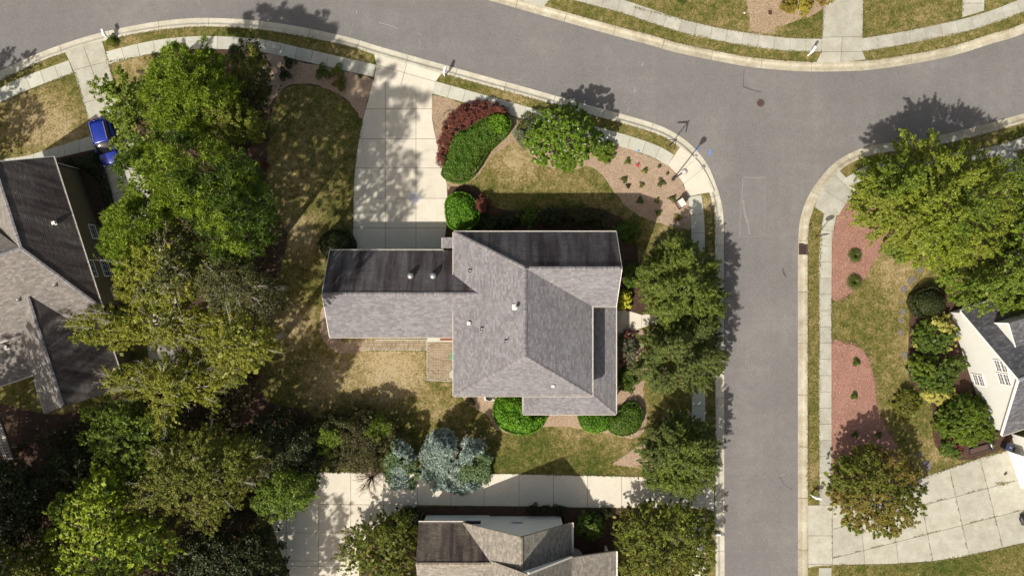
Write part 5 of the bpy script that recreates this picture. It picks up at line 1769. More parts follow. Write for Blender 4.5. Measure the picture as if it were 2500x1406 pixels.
crown('pine_tree', 'dark shaded pine on the lawn side of the wooded strip', 'pine tree',
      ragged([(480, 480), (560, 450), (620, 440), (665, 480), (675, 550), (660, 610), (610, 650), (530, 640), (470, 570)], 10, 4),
      19.0, 11.0, 'pine_shade', 'needle', (0.40, 0.045), 0.7, 0.50, 8, seed=4, group=G, second='pine', frac2=0.28, depth=3.0, rag=1.2)
crown('evergreen_tree', 'dull olive evergreen tree reaching the north sidewalk behind the bright pine', 'tree',
      ragged([(565, 118), (590, 98), (622, 100), (650, 145), (655, 200), (650, 260), (645, 320), (610, 330), (580, 270), (560, 200)], 9, 5),
      9.0, 3.0, 'darkolive', 'leaf', (0.15, 0.08), 1.2, 0.36, 26, seed=5, group=G, second='oak', frac2=0.4, rag=0.8)
crown('broadleaf_tree', 'mid-green broadleaf tree hanging over the blue car and the west drive', 'tree',
      ragged([(218, 215), (235, 190), (262, 175), (290, 165), (325, 180), (350, 195), (352, 240), (352, 300), (395, 330), (400, 365), (340, 395), (296, 412), (278, 385), (274, 350), (280, 318), (262, 295), (240, 262), (228, 235)], 11, 6, 11),
      9.0, 4.0, 'broad', 'leaf', (0.19, 0.13), 0.72, 0.40, 24, seed=6, group=G, spray=0.55, rag=1.0, under=0.5)
crown('broadleaf_tree', 'yellowish mottled tree between the two bright pines', 'tree',
      ragged([(480, 270), (520, 240), (590, 240), (640, 290), (650, 330), (630, 350), (580, 330), (520, 325)], 8, 61),
      12.5, 8.0, 'oak', 'leaf', (0.15, 0.10), 1.0, 0.36, 26, seed=61, group=G, spray=0.4)
crown('birch_tree', 'brown-topped birch with pale upright branches in the middle of the wooded strip', 'birch tree',
      ragged([(315, 560), (350, 525), (400, 510), (450, 550), (480, 590), (495, 640), (500, 700), (440, 755), (370, 760), (310, 750), (275, 700), (262, 640), (285, 600)], 10, 7),
      15.5, 8.0, 'birch', 'leaf', (0.13, 0.085), 1.15, 0.36, 34, seed=7, group=G, second='birch_brown', frac2=0.42, bark='palebark', twigs=16, spray=0.5, trunks=3)
crown('birch_tree', 'wide olive birch spreading over the wing of the west house', 'birch tree',
      ragged([(158, 800), (180, 770), (222, 745), (270, 752), (320, 740), (400, 735), (470, 745), (530, 735), (600, 742), (600, 770), (590, 795), (560, 830), (540, 880), (470, 870), (430, 850), (380, 840), (330, 850), (290, 862), (250, 845), (190, 838), (168, 818)], 14, 8, 12),
      13.5, 7.5, 'birch', 'leaf', (0.14, 0.09), 1.0, 0.38, 32, seed=8, group=G, bark='palebark', twigs=34, spray=0.85, trunks=2, apex=(400, 795), rag=1.0)
crown('birch_tree', 'olive birch facing the tan lawn with drooping sprays', 'birch tree',
      ragged([(540, 760), (600, 765), (650, 800), (672, 840), (668, 870), (620, 900), (600, 925), (560, 935), (520, 910), (500, 860), (500, 800)], 11, 9),
      18.0, 11.0, 'birch', 'leaf', (0.13, 0.09), 1.0, 0.38, 30, seed=9, group=G, bark='palebark', twigs=12, spray=0.7, second='oak', frac2=0.35)
crown('birch_tree', 'southern olive birch with many bare white branch tips', 'birch tree',
      ragged([(242, 905), (300, 898), (350, 880), (420, 865), (500, 885), (560, 910), (580, 935), (535, 975), (540, 1012), (500, 985), (470, 990), (430, 1015), (385, 1065), (355, 1040), (335, 985), (290, 965), (248, 955)], 15, 10, 12),
      12.5, 6.5, 'birch', 'leaf', (0.14, 0.09), 0.95, 0.38, 30, seed=10, group=G, bark='palebark', twigs=34, spray=0.9, trunks=2, rag=1.0)
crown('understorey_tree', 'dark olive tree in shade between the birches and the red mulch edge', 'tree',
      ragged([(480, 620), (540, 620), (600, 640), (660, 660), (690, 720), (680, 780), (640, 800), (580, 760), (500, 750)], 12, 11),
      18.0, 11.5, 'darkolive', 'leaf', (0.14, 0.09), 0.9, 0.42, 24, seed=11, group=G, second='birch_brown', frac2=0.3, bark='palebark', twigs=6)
crown('maple_tree', 'green maple directly south of the west house wing', 'maple tree',
      ragged([(205, 985), (245, 962), (300, 965), (360, 985), (430, 1020), (440, 1075), (390, 1140), (330, 1185), (270, 1170), (215, 1120), (180, 1075), (195, 1020)], 11, 12),
      9.5, 4.0, 'maple', 'leaf', (0.18, 0.12), 0.7, 0.38, 22, seed=12, group=G, spray=0.5, rag=1.5, under=0.5)
crown('oak_tree', 'broad dull olive oak in the south of the wooded strip', 'oak tree',
      ragged([(350, 1125), (390, 1080), (440, 1045), (510, 1035), (580, 1060), (640, 1085), (650, 1120), (620, 1160), (600, 1200), (590, 1235), (545, 1265), (510, 1300), (455, 1275), (380, 1265), (310, 1245), (290, 1215), (325, 1180)], 13, 13),
      14.0, 7.0, 'oak', 'leaf', (0.14, 0.10), 1.15, 0.42, 34, seed=13, group=G, twigs=14, spray=0.45, rag=1.0)
crown('tulip_tree', 'bright yellow-green large-leaved tree in the bottom left corner', 'tree',
      ragged([(112, 1270), (125, 1215), (180, 1190), (215, 1150), (255, 1135), (290, 1160), (300, 1220), (340, 1265), (410, 1290), (445, 1320), (420, 1380), (360, 1420), (250, 1470), (160, 1430), (112, 1360)], 15, 14, 12),
      12.5, 5.5, 'bright', 'leaf', (0.22, 0.16), 0.62, 0.36, 18, seed=14, group=G, spray=0.5, rag=1.8, under=0.6, second='maple', frac2=0.3)
crown('holly_tree', 'glossy dark green tree against the west end of the south drive', 'tree',
      ragged([(610, 1240), (620, 1190), (660, 1160), (710, 1150), (765, 1160), (778, 1190), (750, 1230), (700, 1268), (650, 1282)], 9, 15),
      7.5, 2.0, 'maple', 'leaf', (0.16, 0.10), 1.1, 0.40, 26, seed=15, group=G)
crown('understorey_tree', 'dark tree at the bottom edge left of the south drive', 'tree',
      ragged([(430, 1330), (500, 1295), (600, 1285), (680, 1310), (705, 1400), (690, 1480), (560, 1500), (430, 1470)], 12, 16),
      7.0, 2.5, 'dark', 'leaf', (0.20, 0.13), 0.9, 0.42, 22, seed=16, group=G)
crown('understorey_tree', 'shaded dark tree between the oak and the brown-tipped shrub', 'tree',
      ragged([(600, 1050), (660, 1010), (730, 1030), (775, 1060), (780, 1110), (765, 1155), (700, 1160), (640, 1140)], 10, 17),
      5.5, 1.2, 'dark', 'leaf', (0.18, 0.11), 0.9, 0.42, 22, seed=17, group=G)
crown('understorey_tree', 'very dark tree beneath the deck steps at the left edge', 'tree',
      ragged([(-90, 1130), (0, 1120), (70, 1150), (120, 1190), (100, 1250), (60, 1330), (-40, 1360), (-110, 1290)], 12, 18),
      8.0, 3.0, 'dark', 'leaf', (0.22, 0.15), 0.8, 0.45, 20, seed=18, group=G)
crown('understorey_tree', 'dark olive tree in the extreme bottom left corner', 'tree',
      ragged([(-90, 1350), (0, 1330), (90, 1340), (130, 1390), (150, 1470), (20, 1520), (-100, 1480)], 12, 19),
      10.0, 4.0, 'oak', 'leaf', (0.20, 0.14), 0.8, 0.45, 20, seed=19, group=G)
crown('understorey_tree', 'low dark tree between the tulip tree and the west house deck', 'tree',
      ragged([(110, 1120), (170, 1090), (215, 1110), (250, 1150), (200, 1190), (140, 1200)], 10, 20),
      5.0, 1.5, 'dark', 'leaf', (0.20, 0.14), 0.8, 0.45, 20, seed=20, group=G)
# low growth that fills the strip beneath the trees
def undergrowth(outline, n, zr, mat, name, label):
    rng = np.random.default_rng(4242)
    W_ = np.array(pxs(outline))
    mn, mx = W_.min(0), W_.max(0)
    q = np.zeros((0, 2))
    while len(q) < n:
        c = rng.uniform(mn, mx, (n, 2)); q = np.concatenate([q, c[inside_poly(c, W_)]])
    q = q[:n]
    keep = fractal(rng, q, 6, 0.8) > -0.35
    q = q[keep]
    z = ZL + 0.05 + rng.random(len(q)) ** 1.3 * zr * (0.6 + 0.4 * fractal(rng, q, 4, 0.5))
    z = np.maximum(z, ZL + 0.04)
    X = np.concatenate([q, z[:, None]], 1)
    o_ = fast_mesh(name, leaves(rng, X, np.tile([0, 0, 1.0], (len(q), 1)), 0.30, 0.20, 0.4), 4, L[mat], None)
    tag(o_, label, 'undergrowth', kind='stuff')
undergrowth([(300, 230), (420, 170), (640, 200), (640, 330), (640, 560), (670, 700), (600, 800), (640, 950), (770, 1040), (770, 1140), (640, 1260), (680, 1400), (680, 1480), (-60, 1480), (-60, 1120), (150, 1040), (330, 980), (440, 900), (465, 760), (400, 560), (350, 400)], 46000, 2.4, 'darkolive', 'undergrowth', 'dark tangled undergrowth on the floor of the wooded strip')
# trees just past the frame whose shade reaches in
FULL[0] = False
crown('shade_tree', 'tree outside the left edge shading the west lawn', 'tree', circ(-262, 405, 120, 105, seed=3), 10, 3.5, 'broad', 'leaf', (0.28, 0.2), 0.6, 0.55, 16, seed=30)
crown('shade_tree', 'smaller tree outside the left edge shading the street corner', 'tree', circ(-175, 235, 75, 60, seed=4), 7.5, 3, 'broad', 'leaf', (0.28, 0.2), 0.6, 0.55, 16, seed=31)
crown('shade_tree', 'unseen tree outside the bottom left corner, raised tall for shade', 'tree', circ(-290, 1450, 200, 200, seed=5), 21, 7, 'dark', 'leaf', (0.32, 0.22), 0.6, 0.6, 16, seed=32)  # this unseen tree and the next raised tall to deepen lower-left shade
crown('shade_tree', 'unseen tree outside the left edge south of the west house, raised tall for shade', 'tree', circ(-330, 1190, 180, 170, seed=6), 20, 7, 'dark', 'leaf', (0.32, 0.22), 0.6, 0.6, 16, seed=33)
crown('shade_tree', 'tall tree outside the bottom edge below the tulip tree', 'tree', circ(60, 1640, 170, 130, seed=7), 17, 6, 'dark', 'leaf', (0.32, 0.22), 0.6, 0.6, 16, seed=34)
crown('shade_tree', 'tall tree outside the bottom edge west of the south house', 'tree', circ(480, 1660, 160, 130, seed=8), 14, 5, 'dark', 'leaf', (0.32, 0.22), 0.6, 0.6, 16, seed=35)

FULL[0] = True
# ---------------- shrubs of the north-west bed
tuft(710, 155, 17, 1.1, 'dark', 1, 'dark round shrub under the sidewalk, nearer the evergreen tree', style='leaf', per=260, group='shrubs in the north bed')
tuft(697, 184, 18, 0.9, 'dark', 2, 'dark low shrub just below the round one in the north bed', style='leaf', per=260, group='shrubs in the north bed')
tuft(790, 180, 21, 1.2, 'shrub', 3, 'dark green half of the pair of shrubs right of the shaded bed', style='leaf', per=340, group='shrubs in the north bed')
tuft(826, 178, 20, 1.2, 'oak', 4, 'olive upper shrub of the pair near the main drive', style='leaf', per=320, group='shrubs in the north bed')
tuft(832, 208, 19, 1.0, 'oak', 5, 'olive lower shrub at the tip of the north bed', style='leaf', per=280, group='shrubs in the north bed')
tuft(880, 187, 5, 0.25, 'shrub', 6, 'tiny green sprout in the chips next to the main drive', style='leaf', per=50)
hedge('round_bush', 'dark clipped round bush in shade by the garage corner', 'bush', circ(822, 598, 42, 40, seed=2, wob=0.05), 2.3, 'dark', per_m2=330, leaf=(0.13, 0.08), edge=1.3, seed=9)
bare('bare_shrub', 'leafless red-brown shrub at the edge of the wooded strip by the tan lawn', 625, 915, 62, 3.0, 'redtwig', 5, n=60)
bare('bare_shrub', 'thin reddish shrub below the dark pine', 650, 650, 45, 2.4, 'redtwig', 6, n=40)
tuft(648, 405, 14, 0.5, 'barberry', 8, 'small reddish shrub deep in the shaded bed', style='leaf', per=120)

# ---------------- planting east of the main drive
crown('barberry_hedge', 'dark red barberry crescent wrapping the green hedge', 'hedge',
      [(1069, 400), (1067, 365), (1076, 330), (1086, 296), (1112, 268), (1150, 250), (1185, 244), (1220, 254), (1248, 274), (1240, 288), (1208, 280), (1170, 294), (1150, 312), (1118, 326), (1102, 352), (1090, 385), (1080, 408)],
      1.5, 0.4, 'barberry', 'leaf', (0.10, 0.05), 1.4, 0.22, 26, seed=40, rad=0.7, rag=0.5, twigs=0, trunks=3, bark='redtwig', depth=0.4)
hedge('clipped_hedge', 'long dense green hedge with a yellow-green end beside the main drive', 'hedge',
      [(1082, 408), (1096, 352), (1114, 326), (1148, 311), (1172, 293), (1206, 277), (1236, 279), (1248, 300), (1240, 325), (1212, 352), (1190, 374), (1172, 404), (1152, 432), (1125, 446), (1094, 440), (1077, 425)],
      1.8, 'hedge', per_m2=520, leaf=(0.12, 0.075), edge=0.7, seed=1, second='lime', sec_px=(1222, 305), sec_r=0.95)
crown('magnolia_tree', 'large round glossy green tree-shrub by the sidewalk north of the front lawn', 'tree',
      ragged([(1300, 300), (1318, 272), (1345, 258), (1385, 254), (1425, 266), (1445, 290), (1462, 318), (1478, 340), (1470, 368), (1448, 388), (1410, 408), (1368, 414), (1330, 406), (1300, 388), (1284, 360), (1280, 330)], 6, 41, 10),
      6.5, 1.5, 'magnolia', 'leaf', (0.20, 0.11), 1.15, 0.34, 30, seed=41, rag=0.8, spray=0.2)
crown('grey_shrub', 'grey-green shrub with a brownish top tucked under the west side of the glossy tree', 'shrub',
      ragged([(1254, 322), (1262, 298), (1285, 278), (1308, 278), (1310, 310), (1300, 345), (1290, 368), (1268, 352)], 4, 42, 9),
      2.6, 0.5, 'greygreen', 'leaf', (0.12, 0.06), 1.2, 0.26, 24, seed=42, second='tuft', frac2=0.3)
crown('low_shrub', 'low yellow-green shrub east of the glossy tree', 'shrub', ragged([(1462, 352), (1482, 342), (1500, 352), (1502, 372), (1494, 395), (1478, 398), (1464, 380)], 4, 43, 8),
      1.2, 0.3, 'elm_dark', 'leaf', (0.12, 0.07), 1.2, 0.2, 22, seed=43)
hedge('round_bush', 'bright green clipped bush at the inner corner of the main drive', 'bush', [(1088, 490), (1104, 473), (1132, 470), (1156, 486), (1170, 515), (1164, 545), (1135, 560), (1108, 562), (1093, 548), (1087, 520)],
      2.1, 'hedge_bright', per_m2=420, leaf=(0.13, 0.085), edge=1.1, seed=2)
crown('barberry_shrub', 'dark red shrub right behind the bright clipped bush', 'shrub', circ(1171, 500, 22, 24, seed=8), 1.6, 0.4, 'barberry', 'leaf', (0.11, 0.06), 1.3, 0.22, 22, seed=44, bark='redtwig')
crown('yew_shrub', 'dark shrub filling the shade beside the bright clipped bush', 'shrub', circ(1188, 548, 30, 24, seed=9), 1.6, 0.3, 'dark', 'leaf', (0.14, 0.08), 1.2, 0.26, 20, seed=45)
for i, (x, y, r, m_, lb) in enumerate([(1240, 540, 26, 'dark', 'first dark foundation shrub in the shade of the north wall, nearest the drive'), (1290, 528, 28, 'shrub', 'second foundation shrub along the shaded north wall'),
                                   (1348, 532, 30, 'dark', 'middle dark foundation shrub along the shaded north wall'), (1408, 530, 30, 'darkolive', 'russet-tinged foundation shrub in the shade of the north wall'),
                                   (1462, 535, 26, 'darkolive', 'brownish foundation shrub before the last one on the north wall'), (1530, 565, 34, 'shrub', 'broad shaded shrub at the north-east corner of the main house')]):
    crown('foundation_shrub', lb, 'shrub', circ(x, y, r, r * 0.8, seed=20 + i), 1.6, 0.3, m_, 'leaf', (0.14, 0.08), 1.1, 0.27, 20, seed=50 + i, group='foundation shrubs along the north wall')
crown('foundation_shrub', 'dark upright shrub at the east wall between corner and gold bush', 'shrub', circ(1548, 672, 26, 30, seed=31), 2.4, 0.5, 'shrub', 'leaf', (0.14, 0.08), 1.1, 0.27, 20, seed=57)
crown('gold_bush', 'golden yellow bush by the front walk', 'bush', circ(1525, 732, 19, 25, seed=32), 1.3, 0.3, 'gold', 'leaf', (0.12, 0.08), 1.6, 0.20, 30, seed=58, second='lime', frac2=0.15)
crown('flowering_shrub', 'shrub with red flowers right of the porch', 'shrub', circ(1530, 850, 24, 42, seed=33), 1.7, 0.4, 'greygreen', 'leaf', (0.12, 0.07), 1.0, 0.24, 18, seed=59, second='barberry', frac2=0.2)
crown('foundation_shrub', 'shaded shrub just south of the flowering one, by the porch', 'shrub', circ(1530, 930, 26, 32, seed=34), 1.6, 0.4, 'shrub', 'leaf', (0.14, 0.08), 1.1, 0.26, 20, seed=60)
hedge('round_bush', 'bright green bush under the south porch eave beside the air conditioner', 'bush', [(1205, 990), (1222, 970), (1260, 964), (1285, 975), (1300, 1005), (1334, 1012), (1322, 1042), (1285, 1060), (1240, 1054), (1210, 1030)], 1.9, 'hedge_bright', per_m2=360, leaf=(0.16, 0.11), edge=1.1, seed=3, rough=0.13)
hedge('clipped_hedge', 'green hedge left of the porch corner, south side', 'hedge', [(1414, 1008), (1450, 1000), (1486, 1008), (1486, 1044), (1458, 1056), (1428, 1050), (1415, 1030)], 1.5, 'hedge_bright', per_m2=420, leaf=(0.12, 0.08), edge=0.8, seed=4)
hedge('clipped_hedge', 'darker green hedge rounding the south-east porch corner', 'hedge', [(1482, 1010), (1510, 1004), (1530, 985), (1555, 985), (1568, 1010), (1562, 1045), (1535, 1062), (1505, 1062), (1484, 1046)], 1.5, 'hedge', per_m2=420, leaf=(0.12, 0.08), edge=0.9, seed=5)
tuft(1146, 978, 16, 0.9, 'darkolive', 9, 'small dark shrub west of the air conditioner', style='leaf', per=240)

# ---------------- conifers along the side street
GC = 'cypress trees along the side street'
crown('cypress_tree', 'northernmost cypress along the side street', 'cypress tree', ragged([(1560, 705), (1574, 650), (1604, 610), (1640, 568), (1676, 575), (1700, 602), (1738, 625), (1754, 675), (1764, 735), (1750, 800), (1700, 825), (1630, 800), (1585, 768)], 12, 70, 11),
      6.8, 1.5, 'cypress', 'leaf', (0.20, 0.052), 2.2, 0.36, 34, seed=70, group=GC, spray=0.8, rag=1.5, shape=0.9, align=True)
crown('cypress_tree', 'middle cypress along the side street, level with the porch', 'cypress tree', ragged([(1568, 815), (1620, 785), (1680, 765), (1742, 778), (1762, 840), (1766, 885), (1740, 936), (1700, 960), (1640, 964), (1575, 940), (1542, 902), (1568, 860)], 12, 71, 11),
      6.8, 1.5, 'cypress_olive', 'leaf', (0.20, 0.052), 2.2, 0.36, 34, seed=71, group=GC, spray=0.8, rag=1.7, shape=0.9, align=True)
crown('cypress_tree', 'southernmost cypress along the side street, at the mouth of the south drive', 'cypress tree', ragged([(1572, 1062), (1610, 1025), (1670, 1012), (1724, 1037), (1750, 1085), (1757, 1140), (1736, 1190), (1690, 1210), (1625, 1205), (1572, 1175), (1560, 1115)], 12, 72, 11),
      6.5, 1.4, 'cypress', 'leaf', (0.20, 0.052), 2.1, 0.35, 34, seed=72, group=GC, spray=0.8, rag=1.4, shape=0.85, align=True, second='cypress_olive', frac2=0.4)
crown('crepe_myrtle', 'thin olive tree at the bottom edge beside the side street mailbox', 'tree', ragged([(1492, 1275), (1535, 1238), (1590, 1220), (1660, 1225), (1720, 1250), (1752, 1300), (1745, 1370), (1700, 1430), (1620, 1460), (1540, 1440), (1505, 1390), (1498, 1330)], 12, 73, 11),
      5.5, 2.0, 'crepe', 'leaf', (0.15, 0.08), 0.8, 0.36, 24, seed=73, spray=0.6, rag=0.8, under=0.3, trunks=3)
crown('crepe_myrtle', 'olive tree west of the south house at the bottom edge', 'tree', ragged([(818, 1350), (845, 1300), (880, 1275), (940, 1250), (1000, 1245), (1022, 1290), (1018, 1360), (1010, 1440), (920, 1470), (840, 1420)], 11, 74, 11),
      5.5, 1.8, 'crepe', 'leaf', (0.15, 0.08), 0.85, 0.36, 24, seed=74, spray=0.6, rag=0.8, trunks=3)
crown('yew_shrub', 'dark shrub at the north-west corner of the south house', 'shrub', circ(1000, 1262, 32, 26, seed=35), 2.6, 0.5, 'dark', 'leaf', (0.15, 0.09), 1.1, 0.3, 20, seed=75)
crown('foundation_shrub', 'green shrub on the east side of the south house', 'shrub', circ(1440, 1284, 36, 32, seed=36), 2.2, 0.5, 'shrub', 'leaf', (0.15, 0.09), 1.1, 0.28, 22, seed=76)
for i, (x, y, r, lb) in enumerate([(1300, 1240, 16, 'low shrub overlapping the south drive, nearest the wall window'), (1330, 1240, 13, 'low shrub second in the row at the drive edge'), (1365, 1241, 16, 'low shrub third in the row at the drive edge'), (1480, 1250, 18, 'reddish-dark low shrub at the east end of the drive edge')]):
    tuft(x, y, r, 0.9, 'dark', 30 + i, lb, style='leaf', per=220, group='low shrubs along the south drive')
GS = 'spruces beside the south drive'
crown('spruce_tree', 'smallest blue spruce, westernmost of the three', 'spruce tree', ragged([(945, 1110), (958, 1072), (990, 1080), (1010, 1120), (1022, 1160), (1005, 1190), (965, 1192), (940, 1175), (935, 1140)], 7, 80, 9),
      4.2, 0.5, 'spruce_green', 'needle', (0.24, 0.055), 1.3, 0.24, 9, seed=80, group=GS, shape='cone', apex=(972, 1105), second='spruce', frac2=0.45)
crown('spruce_tree', 'largest and palest blue spruce in the middle', 'spruce tree', ragged([(1034, 1090), (1052, 1060), (1080, 1046), (1110, 1060), (1118, 1095), (1110, 1135), (1098, 1170), (1080, 1192), (1052, 1190), (1034, 1162), (1030, 1125)], 8, 81, 9),
      5.0, 0.5, 'spruce', 'needle', (0.26, 0.06), 1.3, 0.26, 9, seed=81, group=GS, shape='cone', apex=(1078, 1090))
crown('spruce_tree', 'darker blue spruce east of the largest one, with greener skirts', 'spruce tree', ragged([(1120, 1110), (1136, 1076), (1160, 1063), (1182, 1088), (1198, 1130), (1192, 1172), (1160, 1200), (1118, 1206), (1092, 1196), (1104, 1155)], 8, 82, 9),
      4.8, 0.5, 'spruce', 'needle', (0.26, 0.06), 1.3, 0.26, 9, seed=82, group=GS, shape='cone', apex=(1150, 1105), second='spruce_green', frac2=0.45)
crown('large_shrub', 'brown-tipped olive shrub mass west of the blue spruces', 'shrub', ragged([(760, 1035), (800, 1003), (860, 992), (920, 1000), (965, 1025), (985, 1060), (965, 1090), (935, 1120), (915, 1150), (850, 1150), (800, 1142), (755, 1095)], 10, 83, 10),
      4.5, 0.8, 'darkolive', 'leaf', (0.14, 0.07), 1.2, 0.34, 28, seed=83, second='elm_dark', frac2=0.25, rag=0.8)
bare('bare_shrub', 'leafless tan shrub leaning over the south drive west of the spruces', 910, 1160, 42, 1.9, 'tantwig', 7, n=70, lean=(-0.1, -0.1))

# ---------------- small plants in the corner chip bed
Gc = 'young plants in the corner chip bed'
for i, (x, y, r, lb) in enumerate([(1532, 395, 10, 'young plant left of the red flower, nearest the glossy tree'), (1574, 417, 9, 'young plant just right of the red flower'), (1523, 439, 11, 'young plant furthest west in the bed'),
        (1533, 455, 7, 'reddish small plant right under the furthest west one'), (1566, 452, 8, 'young plant in the bed centre between the west pair and the bushy one'), (1614, 447, 13, 'bushiest young plant near the street lamp'), (1562, 490, 11, 'young plant at the edge of the lawn, south-west in the bed'),
        (1603, 491, 8, 'young plant left of the white utility box row'), (1641, 486, 12, 'young plant closest to the white utility box'), (1607, 520, 10, 'young plant half way down the narrow part of the bed'), (1655, 532, 12, 'southernmost young plant by the sidewalk'), (1609, 407, 5, 'tiny sprout north of the bushiest young plant'), (1628, 425, 4, 'tiny sprout at the landing edge')]):
    tuft(x, y, r * 0.95, 0.3, 'darkolive' if i == 3 else ('shrub', 'oak', 'tuft')[i % 3], 60 + i, lb, style='leaf', per=int(12 + r * 4), group=Gc)
fl_ = thing('red_flower', 'bright red flower cluster among the young plants', 'flower', P(1557, 404, ZL))
rngf = np.random.default_rng(3)
cpt = np.array(P(1557, 404, 0.30)) + rngf.normal(size=(60, 3)) * np.array([0.10, 0.10, 0.05])
fast_mesh('petals', leaves(rngf, cpt, np.tile([0, 0, 1.0], (60, 1)), 0.09, 0.06, 0.4), 4, M['redpetal'], fl_)
MB().tube([tuple(P(1557, 405, 0.1)), tuple(P(1557, 404, 0.3))], [0.02, 0.015], 5).build('stem', M['bark'], fl_)

# ---------------- the east side
crown('shade_tree', 'huge yellow-green tree by the junction on the east side', 'tree', ragged([(2072, 490), (2092, 450), (2090, 415), (2115, 395), (2160, 375), (2185, 350), (2195, 322), (2225, 330), (2250, 345), (2278, 320), (2300, 345), (2335, 360), (2370, 342), (2405, 350), (2440, 385), (2465, 430), (2482, 490), (2470, 560), (2440, 610), (2400, 645), (2330, 655), (2270, 660), (2215, 645), (2160, 605), (2120, 570), (2090, 540)], 18, 90, 14),
      10.5, 4.5, 'elm', 'leaf', (0.15, 0.10), 1.15, 0.38, 26, seed=90, spray=0.85, rag=1.4, under=0.4, second='elm_dark', frac2=0.25)
crown('broadleaf_tree', 'darker green tree behind the huge yellow-green one', 'tree', ragged([(2470, 400), (2530, 390), (2600, 480), (2620, 620), (2560, 760), (2500, 775), (2430, 770), (2350, 750), (2300, 700), (2285, 665), (2340, 655), (2420, 640), (2460, 590), (2490, 500)], 12, 91),
      9.0, 3.5, 'elm_dark', 'leaf', (0.17, 0.11), 0.95, 0.42, 24, seed=91, spray=0.6, rag=1.1)
hedge('round_bush', 'dark round bush north-west of the white house', 'bush', circ(2270, 740, 40, 38, seed=40, wob=0.06), 2.4, 'dark', per_m2=380, leaf=(0.12, 0.075), edge=1.3, seed=6)
crown('variegated_shrub', 'cream-tipped green shrub against the white gable wall', 'shrub', ragged([(2226, 835), (2240, 795), (2272, 768), (2310, 765), (2338, 795), (2346, 820), (2330, 850), (2290, 862), (2245, 862)], 5, 92, 9),
      2.6, 0.5, 'shrub', 'leaf', (0.17, 0.07), 1.2, 0.28, 26, seed=92, second='cream', frac2=0.36, spray=0.3)
crown('variegated_shrub', 'second green shrub along the gable wall, below the cream-tipped one', 'shrub', ragged([(2222, 870), (2250, 862), (2300, 870), (2345, 868), (2372, 888), (2350, 905), (2335, 935), (2318, 965), (2270, 968), (2235, 940), (2222, 905)], 5, 93, 9),
      2.4, 0.5, 'shrub', 'leaf', (0.17, 0.07), 1.2, 0.28, 26, seed=93, second='elm_dark', frac2=0.3, spray=0.3)
crown('variegated_shrub', 'pale cream low shrub between the two green ones', 'shrub', ragged([(2250, 955), (2285, 945), (2325, 948), (2342, 965), (2315, 985), (2278, 990), (2256, 972)], 4, 94, 8),
      1.4, 0.3, 'cream', 'leaf', (0.15, 0.06), 1.3, 0.22, 24, seed=94)
crown('evergreen_shrub', 'large dark green feathery shrub at the south-west corner of the white house', 'shrub', ragged([(2282, 1035), (2300, 985), (2340, 962), (2390, 968), (2420, 990), (2436, 1030), (2440, 1062), (2405, 1080), (2350, 1085), (2300, 1070)], 7, 95, 9),
      3.0, 0.6, 'maple', 'leaf', (0.22, 0.07), 1.25, 0.3, 26, seed=95, spray=0.5)
crown('low_shrub', 'dull olive mounded shrub in the east lawn', 'shrub', circ(2212, 985, 34, 38, seed=42), 1.4, 0.3, 'oak', 'leaf', (0.14, 0.07), 1.0, 0.28, 18, seed=96)
crown('low_shrub', 'brown and green low shrub beside the treadmill', 'shrub', circ(2325, 1095, 28, 26, seed=43), 1.2, 0.3, 'shrub', 'leaf', (0.14, 0.07), 1.1, 0.25, 18, seed=97, second='barberry', frac2=0.3)
crown('maple_tree', 'round tree turning russet on its west half, over the red mulch', 'maple tree', ragged([(2022, 1185), (2035, 1130), (2065, 1100), (2110, 1085), (2165, 1088), (2215, 1110), (2248, 1160), (2260, 1210), (2250, 1265), (2215, 1298), (2165, 1312), (2110, 1310), (2062, 1285), (2030, 1240)], 11, 98, 10),
      6.0, 2.0, 'crepe', 'leaf', (0.13, 0.07), 1.2, 0.32, 28, seed=98, second='turning', frac2=0.5, spray=0.45, rag=0.8)
tuft(2085, 625, 21, 0.6, 'tuft', 81, 'upper spiky grass clump in the northern red mulch', 'grass clump', 'grass clumps in red mulch', 420, 0.045, name='grass_clump')
tuft(2083, 689, 23, 0.6, 'tuft', 82, 'lower spiky grass clump in the northern red mulch', 'grass clump', 'grass clumps in red mulch', 460, 0.045, name='grass_clump')
for i, (x, y, r, lb) in enumerate([(2089, 884, 11, 'small shrub nearest the top of the southern red mulch'), (2084, 966, 10, 'small shrub alone in the middle of the southern red mulch'), (2086, 1060, 9, 'shaded small shrub near the sidewalk above the russet tree'), (2143, 1061, 9, 'shaded small shrub on the lawn side above the russet tree')]):
    tuft(x, y, r, 0.4, 'shrub', 90 + i, lb, style='leaf', per=120, group='small shrubs in the southern red mulch')
# shrubs on the north edge
crown('gold_bush', 'yellow bush at the top edge, nearest the north drive', 'bush', circ(1968, 14, 17, 18, seed=50), 1.2, 0.3, 'gold_dull', 'leaf', (0.12, 0.07), 1.2, 0.2, 24, seed=100)
crown('gold_bush', 'yellow-brown bush at the top edge, further from the north drive', 'bush', circ(1925, 14, 20, 20, seed=51), 1.2, 0.3, 'gold_dull', 'leaf', (0.12, 0.07), 1.0, 0.22, 20, seed=101, second='turning', frac2=0.4)
crown('shade_tree', 'thin-branched tree at the top edge by the north drive', 'tree', circ(2020, -30, 42, 40, seed=52), 5, 2, 'turning', 'leaf', (0.14, 0.08), 0.5, 0.35, 14, seed=102)
tuft(1664, 4, 12, 0.5, 'shrub', 99, 'low green plant at the top edge of the north lawn', style='leaf', per=90)
tuft(276, 103, 18, 0.6, 'oak', 98, 'small shrub at the foot of the west drive mailbox', style='leaf', per=220)
